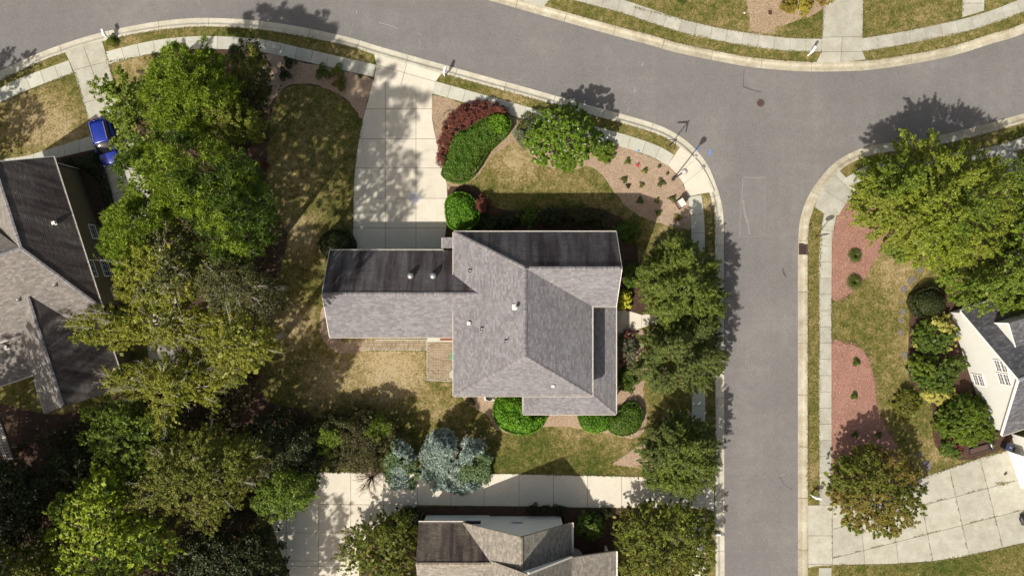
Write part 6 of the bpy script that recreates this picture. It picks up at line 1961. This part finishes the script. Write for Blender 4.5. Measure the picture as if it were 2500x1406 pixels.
hedge('clipped_hedge', 'dark hedge in the shade between the west house and its drive', 'hedge', [(150, 392), (200, 380), (236, 370), (246, 400), (262, 450), (272, 500), (255, 500), (235, 440), (200, 412)], 1.0, 'dark', per_m2=260, leaf=(0.13, 0.08), seed=8)

# ---------------- grass clumps along edges and fallen leaves
rngl = np.random.default_rng(77)
def scatter(n, boxes, z, size, name, mat):
    pts = []
    tot = sum(b[4] for b in boxes)
    for (x0, y0, x1, y1, w) in boxes:
        m = int(n * w / tot)
        q = rngl.uniform((x0, y0), (x1, y1), (m, 2))
        pts.append(q)
    q = np.concatenate(pts)
    s = (H - z) / H / PPM
    C = np.stack([(q[:, 0] - CX) * s, (CY - q[:, 1]) * s, np.full(len(q), z)], 1)
    V = leaves(rngl, C, np.tile([0, 0, 1.0], (len(C), 1)), size, size * 0.7, 0.18)
    o_ = fast_mesh(name, V, 4, mat, None)
    tag(o_, 'dry fallen leaves scattered over the east verge, sidewalk and lawn', 'fallen leaves', kind='stuff')
    return o_
scatter(2600, [(1972, 510, 1998, 1230, 5), (2030, 520, 2120, 720, 4), (2030, 640, 2230, 1150, 6), (1996, 500, 2030, 1230, 1.0), (2030, 850, 2140, 1150, 2), (1722, 500, 1744, 1000, 1)], 0.175, 0.085, 'fallen_leaves', M['fallen'])
scatter(500, [(1770, 430, 1950, 1400, 1), (1650, 60, 2500, 480, 2), (100, 0, 1600, 300, 1)], 0.02, 0.06, 'road_litter', M['fallen'])['label'] = 'pale leaf litter dotted over the asphalt'
scatter(900, [(1500, 380, 1680, 560, 2), (1100, 240, 1400, 500, 2), (860, 850, 1100, 1000, 1), (700, 200, 870, 600, 1)], 0.16, 0.07, 'lawn_litter', M['fallen'])['label'] = 'dry leaf bits over the home lawn and chip beds'

# ragged turf overhanging the concrete edges
def turf_edge(lines, per_m=34, h=0.09):
    Vs = []
    for pts in lines:
        q = np.array([[P(a, b).x, P(a, b).y] for a, b in pts])
        sl = np.hypot(*np.diff(q, axis=0).T); cs = np.concatenate([[0], np.cumsum(sl)])
        n = int(cs[-1] * per_m)
        u = rngl.uniform(0, cs[-1], n)
        # tufts of varying reach
        x = np.interp(u, cs, q[:, 0]); y = np.interp(u, cs, q[:, 1])
        amp = 0.05 + 0.05 * np.abs(np.sin(u * 1.7) + np.sin(u * 0.63 + 1))
        C = np.stack([x + rngl.normal(size=n) * amp * 0.6, y + rngl.normal(size=n) * amp * 0.6, np.full(n, ZS + 0.01) + rngl.uniform(0, 0.03, n)], 1)
        Vs.append(leaves(rngl, C, np.tile([0, 0, 1.0], (n, 1)), 0.13, 0.07, 0.35))
    o_ = fast_mesh('turf_edge', np.concatenate(Vs), 4, L['turfmat'], None)
    tag(o_, 'ragged grass fringe growing over the concrete edges', 'grass', kind='stuff')
L['turfmat'] = m_leaf('edge_turf', (0.05, 0.055, 0.014), (0.125, 0.115, 0.035), (0.24, 0.20, 0.08), odd=(0.30, 0.24, 0.12), oddamt=0.4, transl=0.1)
inner = lambda pa, a, b, off: [((x * PPM + CX), (CY - y * PPM)) for x, y in pa.line(a, b, off, 0.8)]
def near(pa, x, y): return pa.near(x, y)
lines = [inner(KW, near(KW, 0, 174), near(KW, 140, 114), 0.93), inner(KW, near(KW, 268, 75), near(KW, 905, 108), 0.93), inner(KW, near(KW, 1095, 163), near(KW, 1640, 322), 0.93), inner(KW, near(KW, 1760, 490), near(KW, 1767, 1150), 0.93),
         inner(KE, near(KE, 1948, 1200), near(KE, 1958, 518), 0.93), inner(KE, near(KE, 2087, 369), KE.L - 4, 0.93), inner(KN, near(KN, 2480, 90), near(KN, 2120, 171), 0.93), inner(KN, near(KN, 1980, 175), near(KN, 1380, 55), 0.93),
         [(184, 177), (222, 305), (240, 400)], [(259, 130), (276, 190), (300, 265)], [(0, 254), (90, 216), (184, 178)], [(268, 153), (389, 131)], [(886, 296), (873, 360), (864, 440), (863, 560)],
         [(1998, 1232), (1998, 700), (2003, 560), (2008, 524)], [(2029, 730), (2029, 838)], [(2035, 1378), (2180, 1376), (2280, 1369), (2400, 1347), (2500, 1324)], [(2250, 1166), (2300, 1148), (2380, 1121), (2450, 1102)],
         [(780, 1151), (1250, 1155), (1560, 1162)], [(2107, 0), (2105, 88)], [(2012, 0), (2006, 92)], [(2347, 0), (2346, 44)], [(2104, 90), (2213, 77), (2343, 46)], [(2006, 94), (1913, 92), (1779, 75), (1670, 50), (1547, 20)],
         [(2005, 129), (1909, 126), (1779, 107), (1660, 81), (1513, 33), (1400, 4)], [(2105, 128), (2213, 110), (2377, 74), (2500, 30)], [(1042, 855), (893, 855)], [(1041, 928), (1041, 855)], [(1110, 932), (1043, 930)]]
turf_edge(lines)

def turf_tufts(polys, dens):
    rng = np.random.default_rng(991)
    Vs = []
    for poly in polys:
        W_ = np.array(pxs(poly)); A = abs(area2([tuple(p) for p in W_]))
        n = int(A * dens)
        mn, mx = W_.min(0), W_.max(0)
        q = rng.uniform(mn, mx, (int(n * 2.2), 2)); q = q[inside_poly(q, W_)][:n]
        q = q[fractal(rng, q, 6, 6.0) > -0.5]
        X = np.concatenate([q, ZL + 0.012 + rng.uniform(0, 0.03, (len(q), 1))], 1)
        Vs.append(leaves(rng, X, np.tile([0, 0, 1.0], (len(X), 1)), 0.17, 0.045, 0.42))
    o_ = fast_mesh('grass_tufts', np.concatenate(Vs), 4, M['lawn'], None)
    tag(o_, 'short grass blades standing up from the lawns', 'grass', kind='stuff')
turf_tufts([[(0, 260), (180, 185), (220, 315), (60, 375), (0, 395)],
            [(690, 225), (740, 212), (800, 225), (860, 265), (882, 300), (866, 400), (862, 590), (790, 640), (790, 740), (780, 850), (850, 868), (1042, 860), (1042, 935), (1105, 938), (1105, 965), (1135, 975), (1200, 1025), (1240, 1062), (1200, 1145), (790, 1145), (785, 1040), (660, 975), (650, 800), (700, 650), (660, 450), (660, 300)],
            [(1100, 460), (1180, 420), (1250, 350), (1300, 385), (1350, 418), (1440, 412), (1480, 450), (1520, 505), (1580, 540), (1680, 565), (1680, 590), (1600, 600), (1560, 600), (1530, 545), (1200, 505), (1160, 460)],
            [(1210, 1150), (1240, 1065), (1330, 1045), (1420, 1048), (1500, 1065), (1560, 1055), (1590, 960), (1600, 1000), (1560, 1085), (1496, 1132), (1560, 1145), (1560, 1158)],
            [(2032, 735), (2085, 712), (2120, 668), (2150, 625), (2240, 660), (2230, 740), (2212, 850), (2225, 960), (2270, 1000), (2290, 1100), (2360, 1125), (2250, 1162), (2205, 1190), (2200, 1110), (2145, 1000), (2120, 870), (2060, 838), (2032, 838)],
            [(1975, 540), (1996, 520), (1996, 1200), (1975, 1200)], [(1722, 500), (1742, 500), (1743, 1150), (1723, 1150)], [(2035, 1382), (2280, 1372), (2500, 1328), (2500, 1420), (2035, 1420)],
            [(1560, 10), (1820, -20), (1830, 70), (1780, 72), (1670, 46)], [(1880, 86), (1950, 50), (2004, 35), (2004, 90), (1915, 90)], [(2110, -10), (2345, -10), (2343, 40), (2213, 73), (2110, 86)],
            [(1380, 12), (1510, 38), (1660, 86), (1780, 112), (1900, 130), (1995, 133), (1985, 148), (1840, 142), (1600, 92), (1400, 40)], [(2112, 132), (2213, 114), (2377, 78), (2500, 34), (2500, 55), (2350, 105), (2206, 136), (2120, 145)],
            [(290, 92), (410, 74), (530, 72), (650, 78), (840, 120), (915, 140), (915, 155), (840, 138), (640, 93), (505, 86), (410, 92), (290, 115)], [(1080, 190), (1340, 260), (1490, 300), (1650, 362), (1640, 372), (1480, 312), (1300, 262), (1080, 200)]], 44)
# weeds in the joints of the east drive
rngw = np.random.default_rng(12)
Vw = []
for (a, b, k) in (((2032, 1361), (2500, 1242), 900), ((2160, 1255), (2480, 1172), 420), ((2316, 1141), (2360, 1336), 260), ((2392, 1122), (2446, 1332), 260), ((2254, 1250), (2276, 1370), 120), ((2031, 1235), (2031, 1376), 120)):
    a3, b3 = np.array(P(*a, ZS)), np.array(P(*b, ZS))
    u = rngw.random(k)
    u = u[(np.sin(u * 23 + a[0]) + np.sin(u * 61)) > 0.1]
    C_ = a3 + (b3 - a3) * u[:, None] + rngw.normal(size=(len(u), 3)) * np.array([0.03, 0.03, 0.005]) + np.array([0, 0, 0.012])
    Vw.append(leaves(rngw, C_, np.tile([0, 0, 1.0], (len(u), 1)), 0.11, 0.06, 0.35))
cl = np.array(P(2447, 1180, ZS + 0.02)) + rngw.normal(size=(160, 3)) * np.array([0.32, 0.09, 0.01])
Vw.append(leaves(rngw, cl, np.tile([0, 0, 1.0], (160, 1)), 0.11, 0.06, 0.35))
tag(fast_mesh('joint_weeds', np.concatenate(Vw), 4, L['turfmat'], None), 'weeds growing in the slab joints of the east driveway', 'weeds', kind='stuff')
# loose chips strewn past the edges of the red beds
Vw = []
for pts in ([(2117, 668), (2083, 709), (2055, 729), (2030, 728)], [(2029, 840), (2062, 838), (2095, 848), (2118, 876), (2133, 930), (2141, 1000), (2165, 1050), (2195, 1100)]):
    q = np.array([[P(a, b).x, P(a, b).y] for a, b in spline(pts, 8)])
    cs = np.concatenate([[0], np.cumsum(np.hypot(*np.diff(q, axis=0).T))])
    u = rngw.uniform(0, cs[-1], int(cs[-1] * 45))
    C_ = np.stack([np.interp(u, cs, q[:, 0]) + rngw.normal(size=len(u)) * 0.16, np.interp(u, cs, q[:, 1]) + rngw.normal(size=len(u)) * 0.16, np.full(len(u), 0.15)], 1)
    Vw.append(leaves(rngw, C_, np.tile([0, 0, 1.0], (len(u), 1)), 0.11, 0.06, 0.25))
tag(fast_mesh('loose_chips', np.concatenate(Vw), 4, M['redchips'], None), 'loose red chips strewn over the lawn edge', 'wood chips', kind='stuff')
# ============================================================ STREET FURNITURE, VEHICLE AND SMALL THINGS
def mailbox(px, py, ang, label, tube=True, ztop=1.25):
    c = P(px, py, ZL)
    t = thing('mailbox', label, 'mailbox', c, 'white roadside mailboxes')
    ca, sa = math.cos(ang), math.sin(ang)
    f = Vector((ca, sa, 0)); s_ = Vector((-sa, ca, 0)); u = Vector((0, 0, 1))
    MB().box(c + u * 0.55, (0.11, 0.11, 1.1), (f, s_, u)).build('post', M['white'], t)
    MB().beam(c + u * 0.98 - f * 0.05, c + u * 0.98 + f * 0.5, 0.10, 0.09).build('arm', M['white'], t)
    # rounded body
    mb = MB()
    b0 = c + f * 0.02 + u * 1.03; Lb = 0.56; wv = 0.12
    prof = [(-wv, 0), (wv, 0), (wv, 0.14)] + [(wv * math.cos(a), 0.14 + 0.1 * math.sin(a)) for a in (0.5, 1.0, 1.57, 2.14, 2.64)] + [(-wv, 0.14)]
    mb.prism([b0 + s_ * a + u * z for a, z in prof], f * Lb)
    body = mb.build('box_body', M['white'], t)
    MB().prism([b0 + f * (Lb + 0.002) + s_ * a * 0.92 + u * (z * 0.94 + 0.008) for a, z in prof], f * 0.014).build('door', M['white'], body)
    MB().box(b0 + f * 0.35 + s_ * 0.135 + u * 0.15, (0.03, 0.012, 0.14), (f, s_, u)).build('flag', M['redpetal'], body)
    if tube:
        MB().box(c + u * 0.80 + f * 0.12 + s_ * 0.02, (0.46, 0.16, 0.14), (f, s_, u)).build('paper_tube', M['white'], t)
mailbox(269, 96, math.radians(108), 'white mailbox beside the west drive at the top left')
mailbox(1086, 186, math.radians(76), 'white mailbox at the mouth of the main drive')
mailbox(1972, 136, math.radians(60), 'white mailbox on the north verge by the grey drive')
mailbox(1979, 1207, math.radians(-8), 'white mailbox on the narrow east verge')
mailbox(1737, 1294, math.radians(-5), 'white mailbox by the thin olive tree on the side street')

def street_lamp():
    c = P(1643, 438, ZL)
    t = thing('street_lamp', 'dark post-top street lamp with a round frosted head at the corner', 'street lamp', c)
    h = 4.6
    MB().lathe(c, [(0.16, 0), (0.16, 0.35), (0.10, 0.5), (0.07, 0.9), (0.055, h), (0.0, h)], 14).build('pole', M['darkmetal'], t)
    top = c + Vector((0, 0, h))
    MB().lathe(top, [(0.07, -0.05), (0.16, 0.0), (0.10, 0.06), (0.0, 0.06)], 14).build('collar', M['darkmetal'], t)
    MB().lathe(top + Vector((0, 0, 0.06)), [(0.10, 0), (0.20, 0.12), (0.25, 0.34), (0.22, 0.44), (0, 0.44)], 18).build('globe', M['lamp_glass'], t)
    MB().lathe(top + Vector((0, 0, 0.50)), [(0.28, 0), (0.27, 0.04), (0.16, 0.13), (0.05, 0.18), (0.0, 0.24)], 18).build('cap', M['lamp_glass'], t)
street_lamp()

def street_sign():
    c = P(1635, 356, ZL)
    t = thing('street_name_sign', 'dark street sign post with two crossed name blades', 'street sign', c)
    h = 3.1
    MB().lathe(c, [(0.10, 0), (0.10, 0.25), (0.05, 0.3), (0.042, h), (0, h + 0.05)], 10).build('post', M['darkmetal'], t)
    top = c + Vector((0, 0, h - 0.12))
    for (dx, dy, L_) in ((-1.0, -0.02, 1.0), (-0.2, -0.98, 0.95)):
        d = Vector((dx, dy, 0)).normalized()
        b = MB().beam(top + d * 0.04, top + d * L_, 0.035, 0.22).build('name_blade', M['darkmetal'], t)
        MB().beam(top + d * 0.04 + Vector((0, 0, 0.15)), top + d * L_ * 0.5 + Vector((0, 0, 0.13)), 0.03, 0.03).build('bracket', M['darkmetal'], t)
    MB().lathe(c + Vector((0, 0, h)), [(0.05, 0), (0.07, 0.06), (0.0, 0.13)], 10).build('finial', M['darkmetal'], t)
street_sign()

def stop_sign():
    c = P(1992, 577, ZL)
    t = thing('stop_sign', 'octagonal sign on a dark post at the kerb of the side street', 'road sign', c)
    MB().lathe(c, [(0.06, 0), (0.045, 0.1), (0.04, 2.75), (0, 2.8)], 8).build('post', M['darkmetal'], t)
    k = 0.40
    n = Vector((0.0, 1.0, 0))
    cc = c + Vector((0, 0.05, 2.35))
    mb = MB()
    oct_ = [cc + Vector((math.cos(math.pi / 8 + i * math.pi / 4) * k, 0, math.sin(math.pi / 8 + i * math.pi / 4) * k)) for i in range(8)]
    mb.prism(oct_, n * 0.02)
    pl = mb.build('sign_plate', M['darkmetal'], t)
    red = [cc + Vector((math.cos(math.pi / 8 + i * math.pi / 4) * k * 0.94, 0.022, math.sin(math.pi / 8 + i * math.pi / 4) * k * 0.94)) for i in range(8)]
    MB().prism(red, n * 0.003).build('sign_face', M['rust'], pl)
stop_sign()

ub = thing('utility_box', 'white tilted utility box standing in the corner chip bed', 'utility box', P(1659, 498, ZL))
c = P(1659, 498, ZL); a_ = math.radians(33)
f = Vector((math.cos(a_), math.sin(a_), 0)); s_ = Vector((-math.sin(a_), math.cos(a_), 0)); u = Vector((0, 0, 1))
MB().box(c + u * 0.06, (0.72, 0.92, 0.12), (f, s_, u)).build('base', M['darkmulch'], ub)
MB().box(c + u * 0.62, (0.50, 0.66, 1.0), (f, s_, u)).build('cabinet', M['metal'], ub)
MB().box(c + u * 1.15, (0.56, 0.72, 0.06), (f, s_, u)).build('lid', M['gutter'], ub)

ac = thing('air_conditioner', 'round-grilled air conditioner on a white pad at the south wall of the main house', 'air conditioner', P(1195, 965, ZL))
c = P(1195, 966, ZL)
MB().box(c + Vector((0, 0, 0.05)), (0.95, 0.95, 0.1)).build('pad', M['white'], ac)
MB().box(c + Vector((0, 0, 0.45)), (0.78, 0.78, 0.7)).build('housing', M['metal'], ac)
MB().lathe(c + Vector((0, 0, 0.80)), [(0.36, 0), (0.36, 0.03), (0.33, 0.03), (0.33, 0.01), (0, 0.01)], 20).build('fan_guard', M['darkmetal'], ac)

bd = MB().prism([tuple(P(a, b, ZS)) for a, b in [(990, 483), (1013, 465), (1029, 483), (1014, 498)]], (0, 0, 0.02)).build('board', M['lavender'], None, 'pale lavender four-sided board lying flat on the main drive', 'board')

um = thing('patio_umbrella', 'green patio umbrella mostly hidden under the back eave', 'umbrella', P(1118, 868, ZL))
c = P(1125, 866, ZL)
MB().tube([c, c + Vector((0, 0, 2.45))], [0.025, 0.025], 8).build('pole', M['metal'], um)
mb = MB()
vs = [c + Vector((0, 0, 2.5))] + [c + Vector((0.85 * math.cos(i * math.pi / 4 + 0.2), 0.85 * math.sin(i * math.pi / 4 + 0.2), 2.0)) for i in range(8)]
mb.add(vs, [(0, i + 1, (i + 1) % 8 + 1) for i in range(8)])
mb.add([v + Vector((0, 0, -0.02)) for v in vs], [(0, (i + 1) % 8 + 1, i + 1) for i in range(8)])
mb.build('canopy', M['greenfabric'], um)
MB().lathe(c, [(0.25, 0), (0.25, 0.06), (0.05, 0.1), (0, 0.1)], 14).build('base', M['darkmetal'], um)
tb = thing('patio_table', 'round pale patio table at the edge of the back patio', 'table', P(1106, 912, ZS))
c = P(1108, 912, ZS)
MB().lathe(c + Vector((0, 0, 0.68)), [(0.42, 0), (0.42, 0.035), (0, 0.035)], 24, smooth=False).build('tabletop', M['tanchips'] if False else M['walk2'], tb)
MB().lathe(c, [(0.22, 0), (0.2, 0.04), (0.04, 0.08), (0.04, 0.68), (0, 0.68)], 12).build('leg', M['metal'], tb)

# ---- dark arch edging in the bed east of the drive
ar = thing('garden_edging', 'thin dark loop of metal edging in the chips beside the red barberry', 'edging', P(1093, 276, 0.13))
q = [P(1082, 286, 0.15), P(1084, 277, 0.2), P(1093, 271, 0.24), (P(1105, 270, 0.26)), P(1107, 276, 0.2), P(1104, 282, 0.15)]
MB().tube(q, [0.022] * 6, 6).build('loop', M['darkmetal'], ar)

# ---- electrical box on the north lawn and white ball
jb = thing('valve_box', 'square pale-rimmed irrigation box sunk in the tan north bed', 'valve box', P(1880, 31, 0.13))
c = P(1880, 31, 0.13)
mb = MB()
for dx, dy, w_, h_ in ((0, 0.26, 0.5, 0.07), (0, -0.26, 0.5, 0.07), (-0.215, 0, 0.07, 0.45), (0.215, 0, 0.07, 0.45)):
    mb.box(c + Vector((dx, dy, 0.03)), (w_, h_, 0.08))
mb.build('rim', M['tanchips'], jb)
MB().box(c + Vector((0, 0, 0.0)), (0.36, 0.45, 0.04)).build('lid', M['darkmulch'], jb)
bl = thing('ball', 'small white ball lying on the north lawn', 'ball', P(1817, 33, ZL))
MB().lathe(P(1817, 33, ZL), [(0.0, 0.0), (0.06, 0.02), (0.09, 0.08), (0.06, 0.15), (0.0, 0.17)], 12).build('shell', M['white'], bl)

# ---- treadmill
def treadmill():
    c = P(2393, 1094, ZL)
    t = thing('treadmill', 'discarded black treadmill lying on the grass beside the east driveway', 'treadmill', c)
    a = math.radians(17)
    f = Vector((math.cos(a), math.sin(a), 0)); s_ = Vector((-math.sin(a), math.cos(a), 0)); u = Vector((0, 0, 1)); ax = (f, s_, u)
    MB().box(c + u * 0.12 - f * 0.15, (2.0, 0.56, 0.10), ax).build('deck', M['black'], t)
    MB().box(c + u * 0.175 - f * 0.2, (1.8, 0.44, 0.012), ax).build('belt', M['rust'], t)
    for k in (-1, 1):
        MB().box(c + u * 0.19 - f * 0.15 + s_ * 0.27 * k, (1.9, 0.06, 0.04), ax).build('side_rail', M['darkmetal'], t)
    MB().box(c + u * 0.25 + f * 0.98, (0.30, 0.72, 0.30), ax).build('motor_cover', M['black'], t)
    MB().box(c + u * 0.43 + f * 0.90 + s_ * 0.08, (0.10, 0.28, 0.04), ax).build('display', M['white'], t)
    MB().box(c + u * 0.42 + f * 0.96 - s_ * 0.2, (0.14, 0.08, 0.03), ax).build('bracket', M['metal'], t)
treadmill()

def bin_():
    c = P(2448, 1086, ZL)
    t = thing('wheeled_bin', 'navy wheeled rubbish bin against the east garage wall', 'bin', c)
    a = math.radians(-20)
    f = Vector((math.cos(a), math.sin(a), 0)); s_ = Vector((-math.sin(a), math.cos(a), 0)); u = Vector((0, 0, 1)); ax = (f, s_, u)
    mb = MB()
    b = [c + f * x * 0.24 + s_ * y * 0.24 + u * 0.05 for x, y in ((-1, -1), (1, -1), (1, 1), (-1, 1))]
    tp = [c + f * x * 0.31 + s_ * y * 0.31 + u * 0.98 for x, y in ((-1, -1), (1, -1), (1, 1), (-1, 1))]
    mb.add(b + tp, [(3, 2, 1, 0), (4, 5, 6, 7), (0, 1, 5, 4), (1, 2, 6, 5), (2, 3, 7, 6), (3, 0, 4, 7)])
    mb.build('body', M['black'], t)
    lid = MB().box(c + u * 1.02, (0.68, 0.68, 0.06), ax).build('lid', M['bluebin'], t)
    MB().box(c + u * 1.06 + f * 0.1, (0.2, 0.1, 0.02), ax).build('handle', M['metal'], lid)
    for k in (-1, 1):
        MB().lathe(c + f * 0.24 + s_ * 0.30 * k - s_ * 0.03 + u * 0.11, [(0.1, 0), (0.1, 0.06), (0, 0.06)], 12, axis=tuple(s_)).build('wheel', M['rubber'], t)
bin_()
c = P(2416, 1090, ZL)
# black bag at the right edge
bg = thing('rubbish_bag', 'black crumpled bag on the east driveway at the right edge', 'bag', P(2495, 1266, ZS))
rb = np.random.default_rng(5)
c = P(2495, 1266, ZS)
mb = MB()
rings, seg = 7, 12
vs = []
for i in range(rings):
    th = math.pi * i / (rings - 1)
    for j in range(seg):
        r_ = 0.42 * (1 + rb.uniform(-0.25, 0.2)) * math.sin(th) + 0.01
        a = 2 * math.pi * j / seg
        vs.append(c + Vector((r_ * math.cos(a) * 1.0, r_ * math.sin(a) * 1.3, 0.28 - 0.27 * math.cos(th) + 0.0)))
fs = []
for i in range(rings - 1):
    for j in range(seg):
        fs.append((i * seg + j, i * seg + (j + 1) % seg, (i + 1) * seg + (j + 1) % seg, (i + 1) * seg + j))
mb.add(vs, fs)
mb.build('body', M['black'], bg)
MB().tube([c + Vector((0, 0, 0.5)), c + Vector((0.05, 0.12, 0.68))], [0.05, 0.12], 7).build('knot', M['black'], bg)
sh_ = MB().box(P(2455, 1156, ZS + 0.05), (0.30, 0.14, 0.08), (Vector((0.75, 0.66, 0)), Vector((-0.66, 0.75, 0)), Vector((0, 0, 1))))
sh_.box(P(2456.5, 1154.5, ZS + 0.10), (0.14, 0.12, 0.06), (Vector((0.75, 0.66, 0)), Vector((-0.66, 0.75, 0)), Vector((0, 0, 1))))
sh_.build('shoe', M['darkmetal'], None, 'single dark shoe left on the east driveway', 'shoe')

# ---- potted plant dark round thing near white wall
pot = thing('planter', 'round black planter between the two variegated shrubs by the white wall', 'planter', P(2301, 850, ZL))
MB().lathe(P(2301, 850, ZL), [(0.20, 0), (0.30, 0.42), (0.30, 0.46), (0.26, 0.46), (0.25, 0.38), (0, 0.38)], 18).build('pot', M['black'], pot)

# ---- deck stair of the west house
def stairs():
    t = thing('deck_stair', 'weathered grey deck stair with a balustrade at the far left edge', 'stair', P(12, 1075, ZL))
    p0, p1 = P(-14, 1020, 2.6), P(22, 1122, 1.2)
    d = Vector((p1.x - p0.x, p1.y - p0.y, 0)); Ld = d.length; d.normalize(); s2 = Vector((d.y, -d.x, 0)); s2 = s2 if s2.x > 0 else -s2
    for off in (0.45, -0.45):
        MB().beam(p0 + s2 * off + Vector((0, 0, 0.9)), p1 + s2 * off + Vector((0, 0, 0.9)), 0.09, 0.05).build('handrail', M['metal'], t)
        for k in range(int(Ld / 0.16)):
            q = p0.lerp(p1, k * 0.16 / Ld) + s2 * off
            MB().box(q + Vector((0, 0, 0.44)), (0.04, 0.04, 0.86)).build('baluster', M['metal'], t)
    n = 14
    for k in range(n):
        q = p0.lerp(p1, (k + 0.5) / n)
        MB().box(q, (0.84, 0.24, 0.04), (s2, d, Vector((0, 0, 1)))).build('tread', M['metal'], t)
    for off in (0.47, -0.47):
        MB().beam(p0 + s2 * off + Vector((0, 0, -0.15)), p1 + s2 * off + Vector((0, 0, -0.15)), 0.05, 0.25).build('stringer', M['deckwood'], t)
        for e in (p0, p1):
            MB().box((e.x + s2.x * off, e.y + s2.y * off, (e.z + 0.9 + ZL) / 2), (0.1, 0.1, e.z + 0.9 - ZL)).build('post', M['metal'], t)
stairs()

# ---- porch furniture of the south house
bn = thing('porch_chair', 'dark chair on the porch east of the south house', 'chair', P(1441, 1358, 0.36))
c = P(1441, 1358, 0.36)
MB().box(c + Vector((0, 0, 0.42)), (0.55, 0.5, 0.06)).build('seat', M['black'], bn)
MB().box(c + Vector((0, -0.24, 0.72)), (0.55, 0.05, 0.55)).build('backrest', M['black'], bn)
for i in (-1, 1):
    for j in (-1, 1):
        MB().box(c + Vector((i * 0.24, j * 0.2, 0.2)), (0.04, 0.04, 0.4)).build('leg', M['black'], bn)

# ---- the blue car
def car():
    a = math.radians(-75.5)      # nose points down the drive
    c = P(268, 351, ZS + 0.02)
    t = thing('parked_car', 'shiny deep blue estate car half hidden under the tree on the west drive', 'car', c)
    t.rotation_euler = (0, 0, 0)
    f = Vector((math.cos(a), math.sin(a), 0)); s_ = Vector((-math.sin(a), math.cos(a), 0)); u = Vector((0, 0, 1))
    def Q(x, y, z): return c + f * x + s_ * y + u * z
    def loft(st, name, mat, parent):
        mb = MB(); vs = []; m = None
        for (x, hw, z0, z1, r) in st:
            prof = []
            for (yy, zz) in ((-hw * 0.92, z0), (-hw, z0 + 0.15), (-hw, z1 - r), (-hw + r * 0.4, z1 - r * 0.3), (-hw + r * 1.3, z1), (0, z1 + 0.025), (hw - r * 1.3, z1), (hw - r * 0.4, z1 - r * 0.3), (hw, z1 - r), (hw, z0 + 0.15), (hw * 0.92, z0)):
                prof.append(Q(x, yy, zz))
            m = len(prof); vs += prof
        fs = []
        for i in range(len(st) - 1):
            for j in range(m):
                fs.append((i * m + j, (i + 1) * m + j, (i + 1) * m + (j + 1) % m, i * m + (j + 1) % m))
        fs.append(tuple(range(m))); fs.append(tuple((len(st) - 1) * m + j for j in range(m - 1, -1, -1)))
        mb.add(vs, fs, True)
        return mb.build(name, mat, parent)
    body = loft([(-2.40, 0.70, 0.42, 0.80, 0.1), (-2.34, 0.84, 0.30, 0.96, 0.12), (-2.0, 0.91, 0.24, 1.02, 0.12), (-1.0, 0.93, 0.22, 1.02, 0.12), (0.4, 0.93, 0.22, 1.02, 0.12), (1.0, 0.92, 0.22, 1.02, 0.14),
                 (1.5, 0.90, 0.22, 0.98, 0.16), (2.0, 0.84, 0.24, 0.90, 0.18), (2.28, 0.72, 0.30, 0.78, 0.2), (2.40, 0.52, 0.40, 0.62, 0.1)], 'body', M['carpaint'], t)
    glass = loft([(-2.22, 0.74, 0.98, 1.10, 0.05), (-1.95, 0.76, 0.98, 1.50, 0.06), (-1.5, 0.78, 0.98, 1.62, 0.06), (0.10, 0.78, 0.98, 1.60, 0.06), (0.45, 0.76, 0.98, 1.50, 0.06), (1.12, 0.80, 0.98, 1.06, 0.05)], 'window', M['carglass'], t)
    loft([(-1.98, 0.70, 1.53, 1.555, 0.02), (-1.5, 0.73, 1.60, 1.665, 0.03), (-0.7, 0.74, 1.60, 1.69, 0.03), (0.08, 0.73, 1.59, 1.645, 0.03), (0.22, 0.70, 1.57, 1.60, 0.02)], 'roof', M['carpaint'], t)
    for k in (-1, 1):
        MB().beam(Q(-1.7, 0.66 * k, 1.72), Q(0.0, 0.66 * k, 1.72), 0.035, 0.035).build('roof_rail', M['metal'], t)
        MB().beam(Q(0.16, 0.70 * k, 1.60), Q(1.10, 0.80 * k, 1.05), 0.06, 0.05).build('pillar', M['carpaint'], t)
        MB().beam(Q(-1.75, 0.74 * k, 1.58), Q(-2.2, 0.76 * k, 1.04), 0.09, 0.05).build('pillar', M['carpaint'], t)
        MB().box(Q(0.75, 1.0 * k, 1.06), (0.13, 0.18, 0.12), (f, s_, u)).build('side_mirror', M['carpaint'], t)
        MB().box(Q(2.16, 0.62 * k, 0.72), (0.22, 0.24, 0.12), (f, s_, u)).build('headlight', M['lamp_glass'], t)
        MB().box(Q(-2.36, 0.66 * k, 0.84), (0.08, 0.2, 0.2), (f, s_, u)).build('tail_light', M['redpetal'], t)
        for x in (-1.45, 1.42):
            w_ = MB().lathe(Q(x, 0.93 * k - 0.1, 0.33), [(0.2, 0.0), (0.32, 0.0), (0.33, 0.03), (0.33, 0.17), (0.32, 0.2), (0.2, 0.2)], 20, axis=tuple(s_)).build('wheel', M['rubber'], t)
            MB().lathe(Q(x, 0.93 * k - 0.1 + (0.205 if k > 0 else -0.012), 0.33), [(0.19, 0.0), (0.17, 0.007), (0, 0.007)], 14, axis=tuple(s_)).build('rim', M['metal'], w_)
    MB().box(Q(2.39, 0, 0.5), (0.05, 0.9, 0.16), (f, s_, u)).build('grille', M['black'], t)
car()
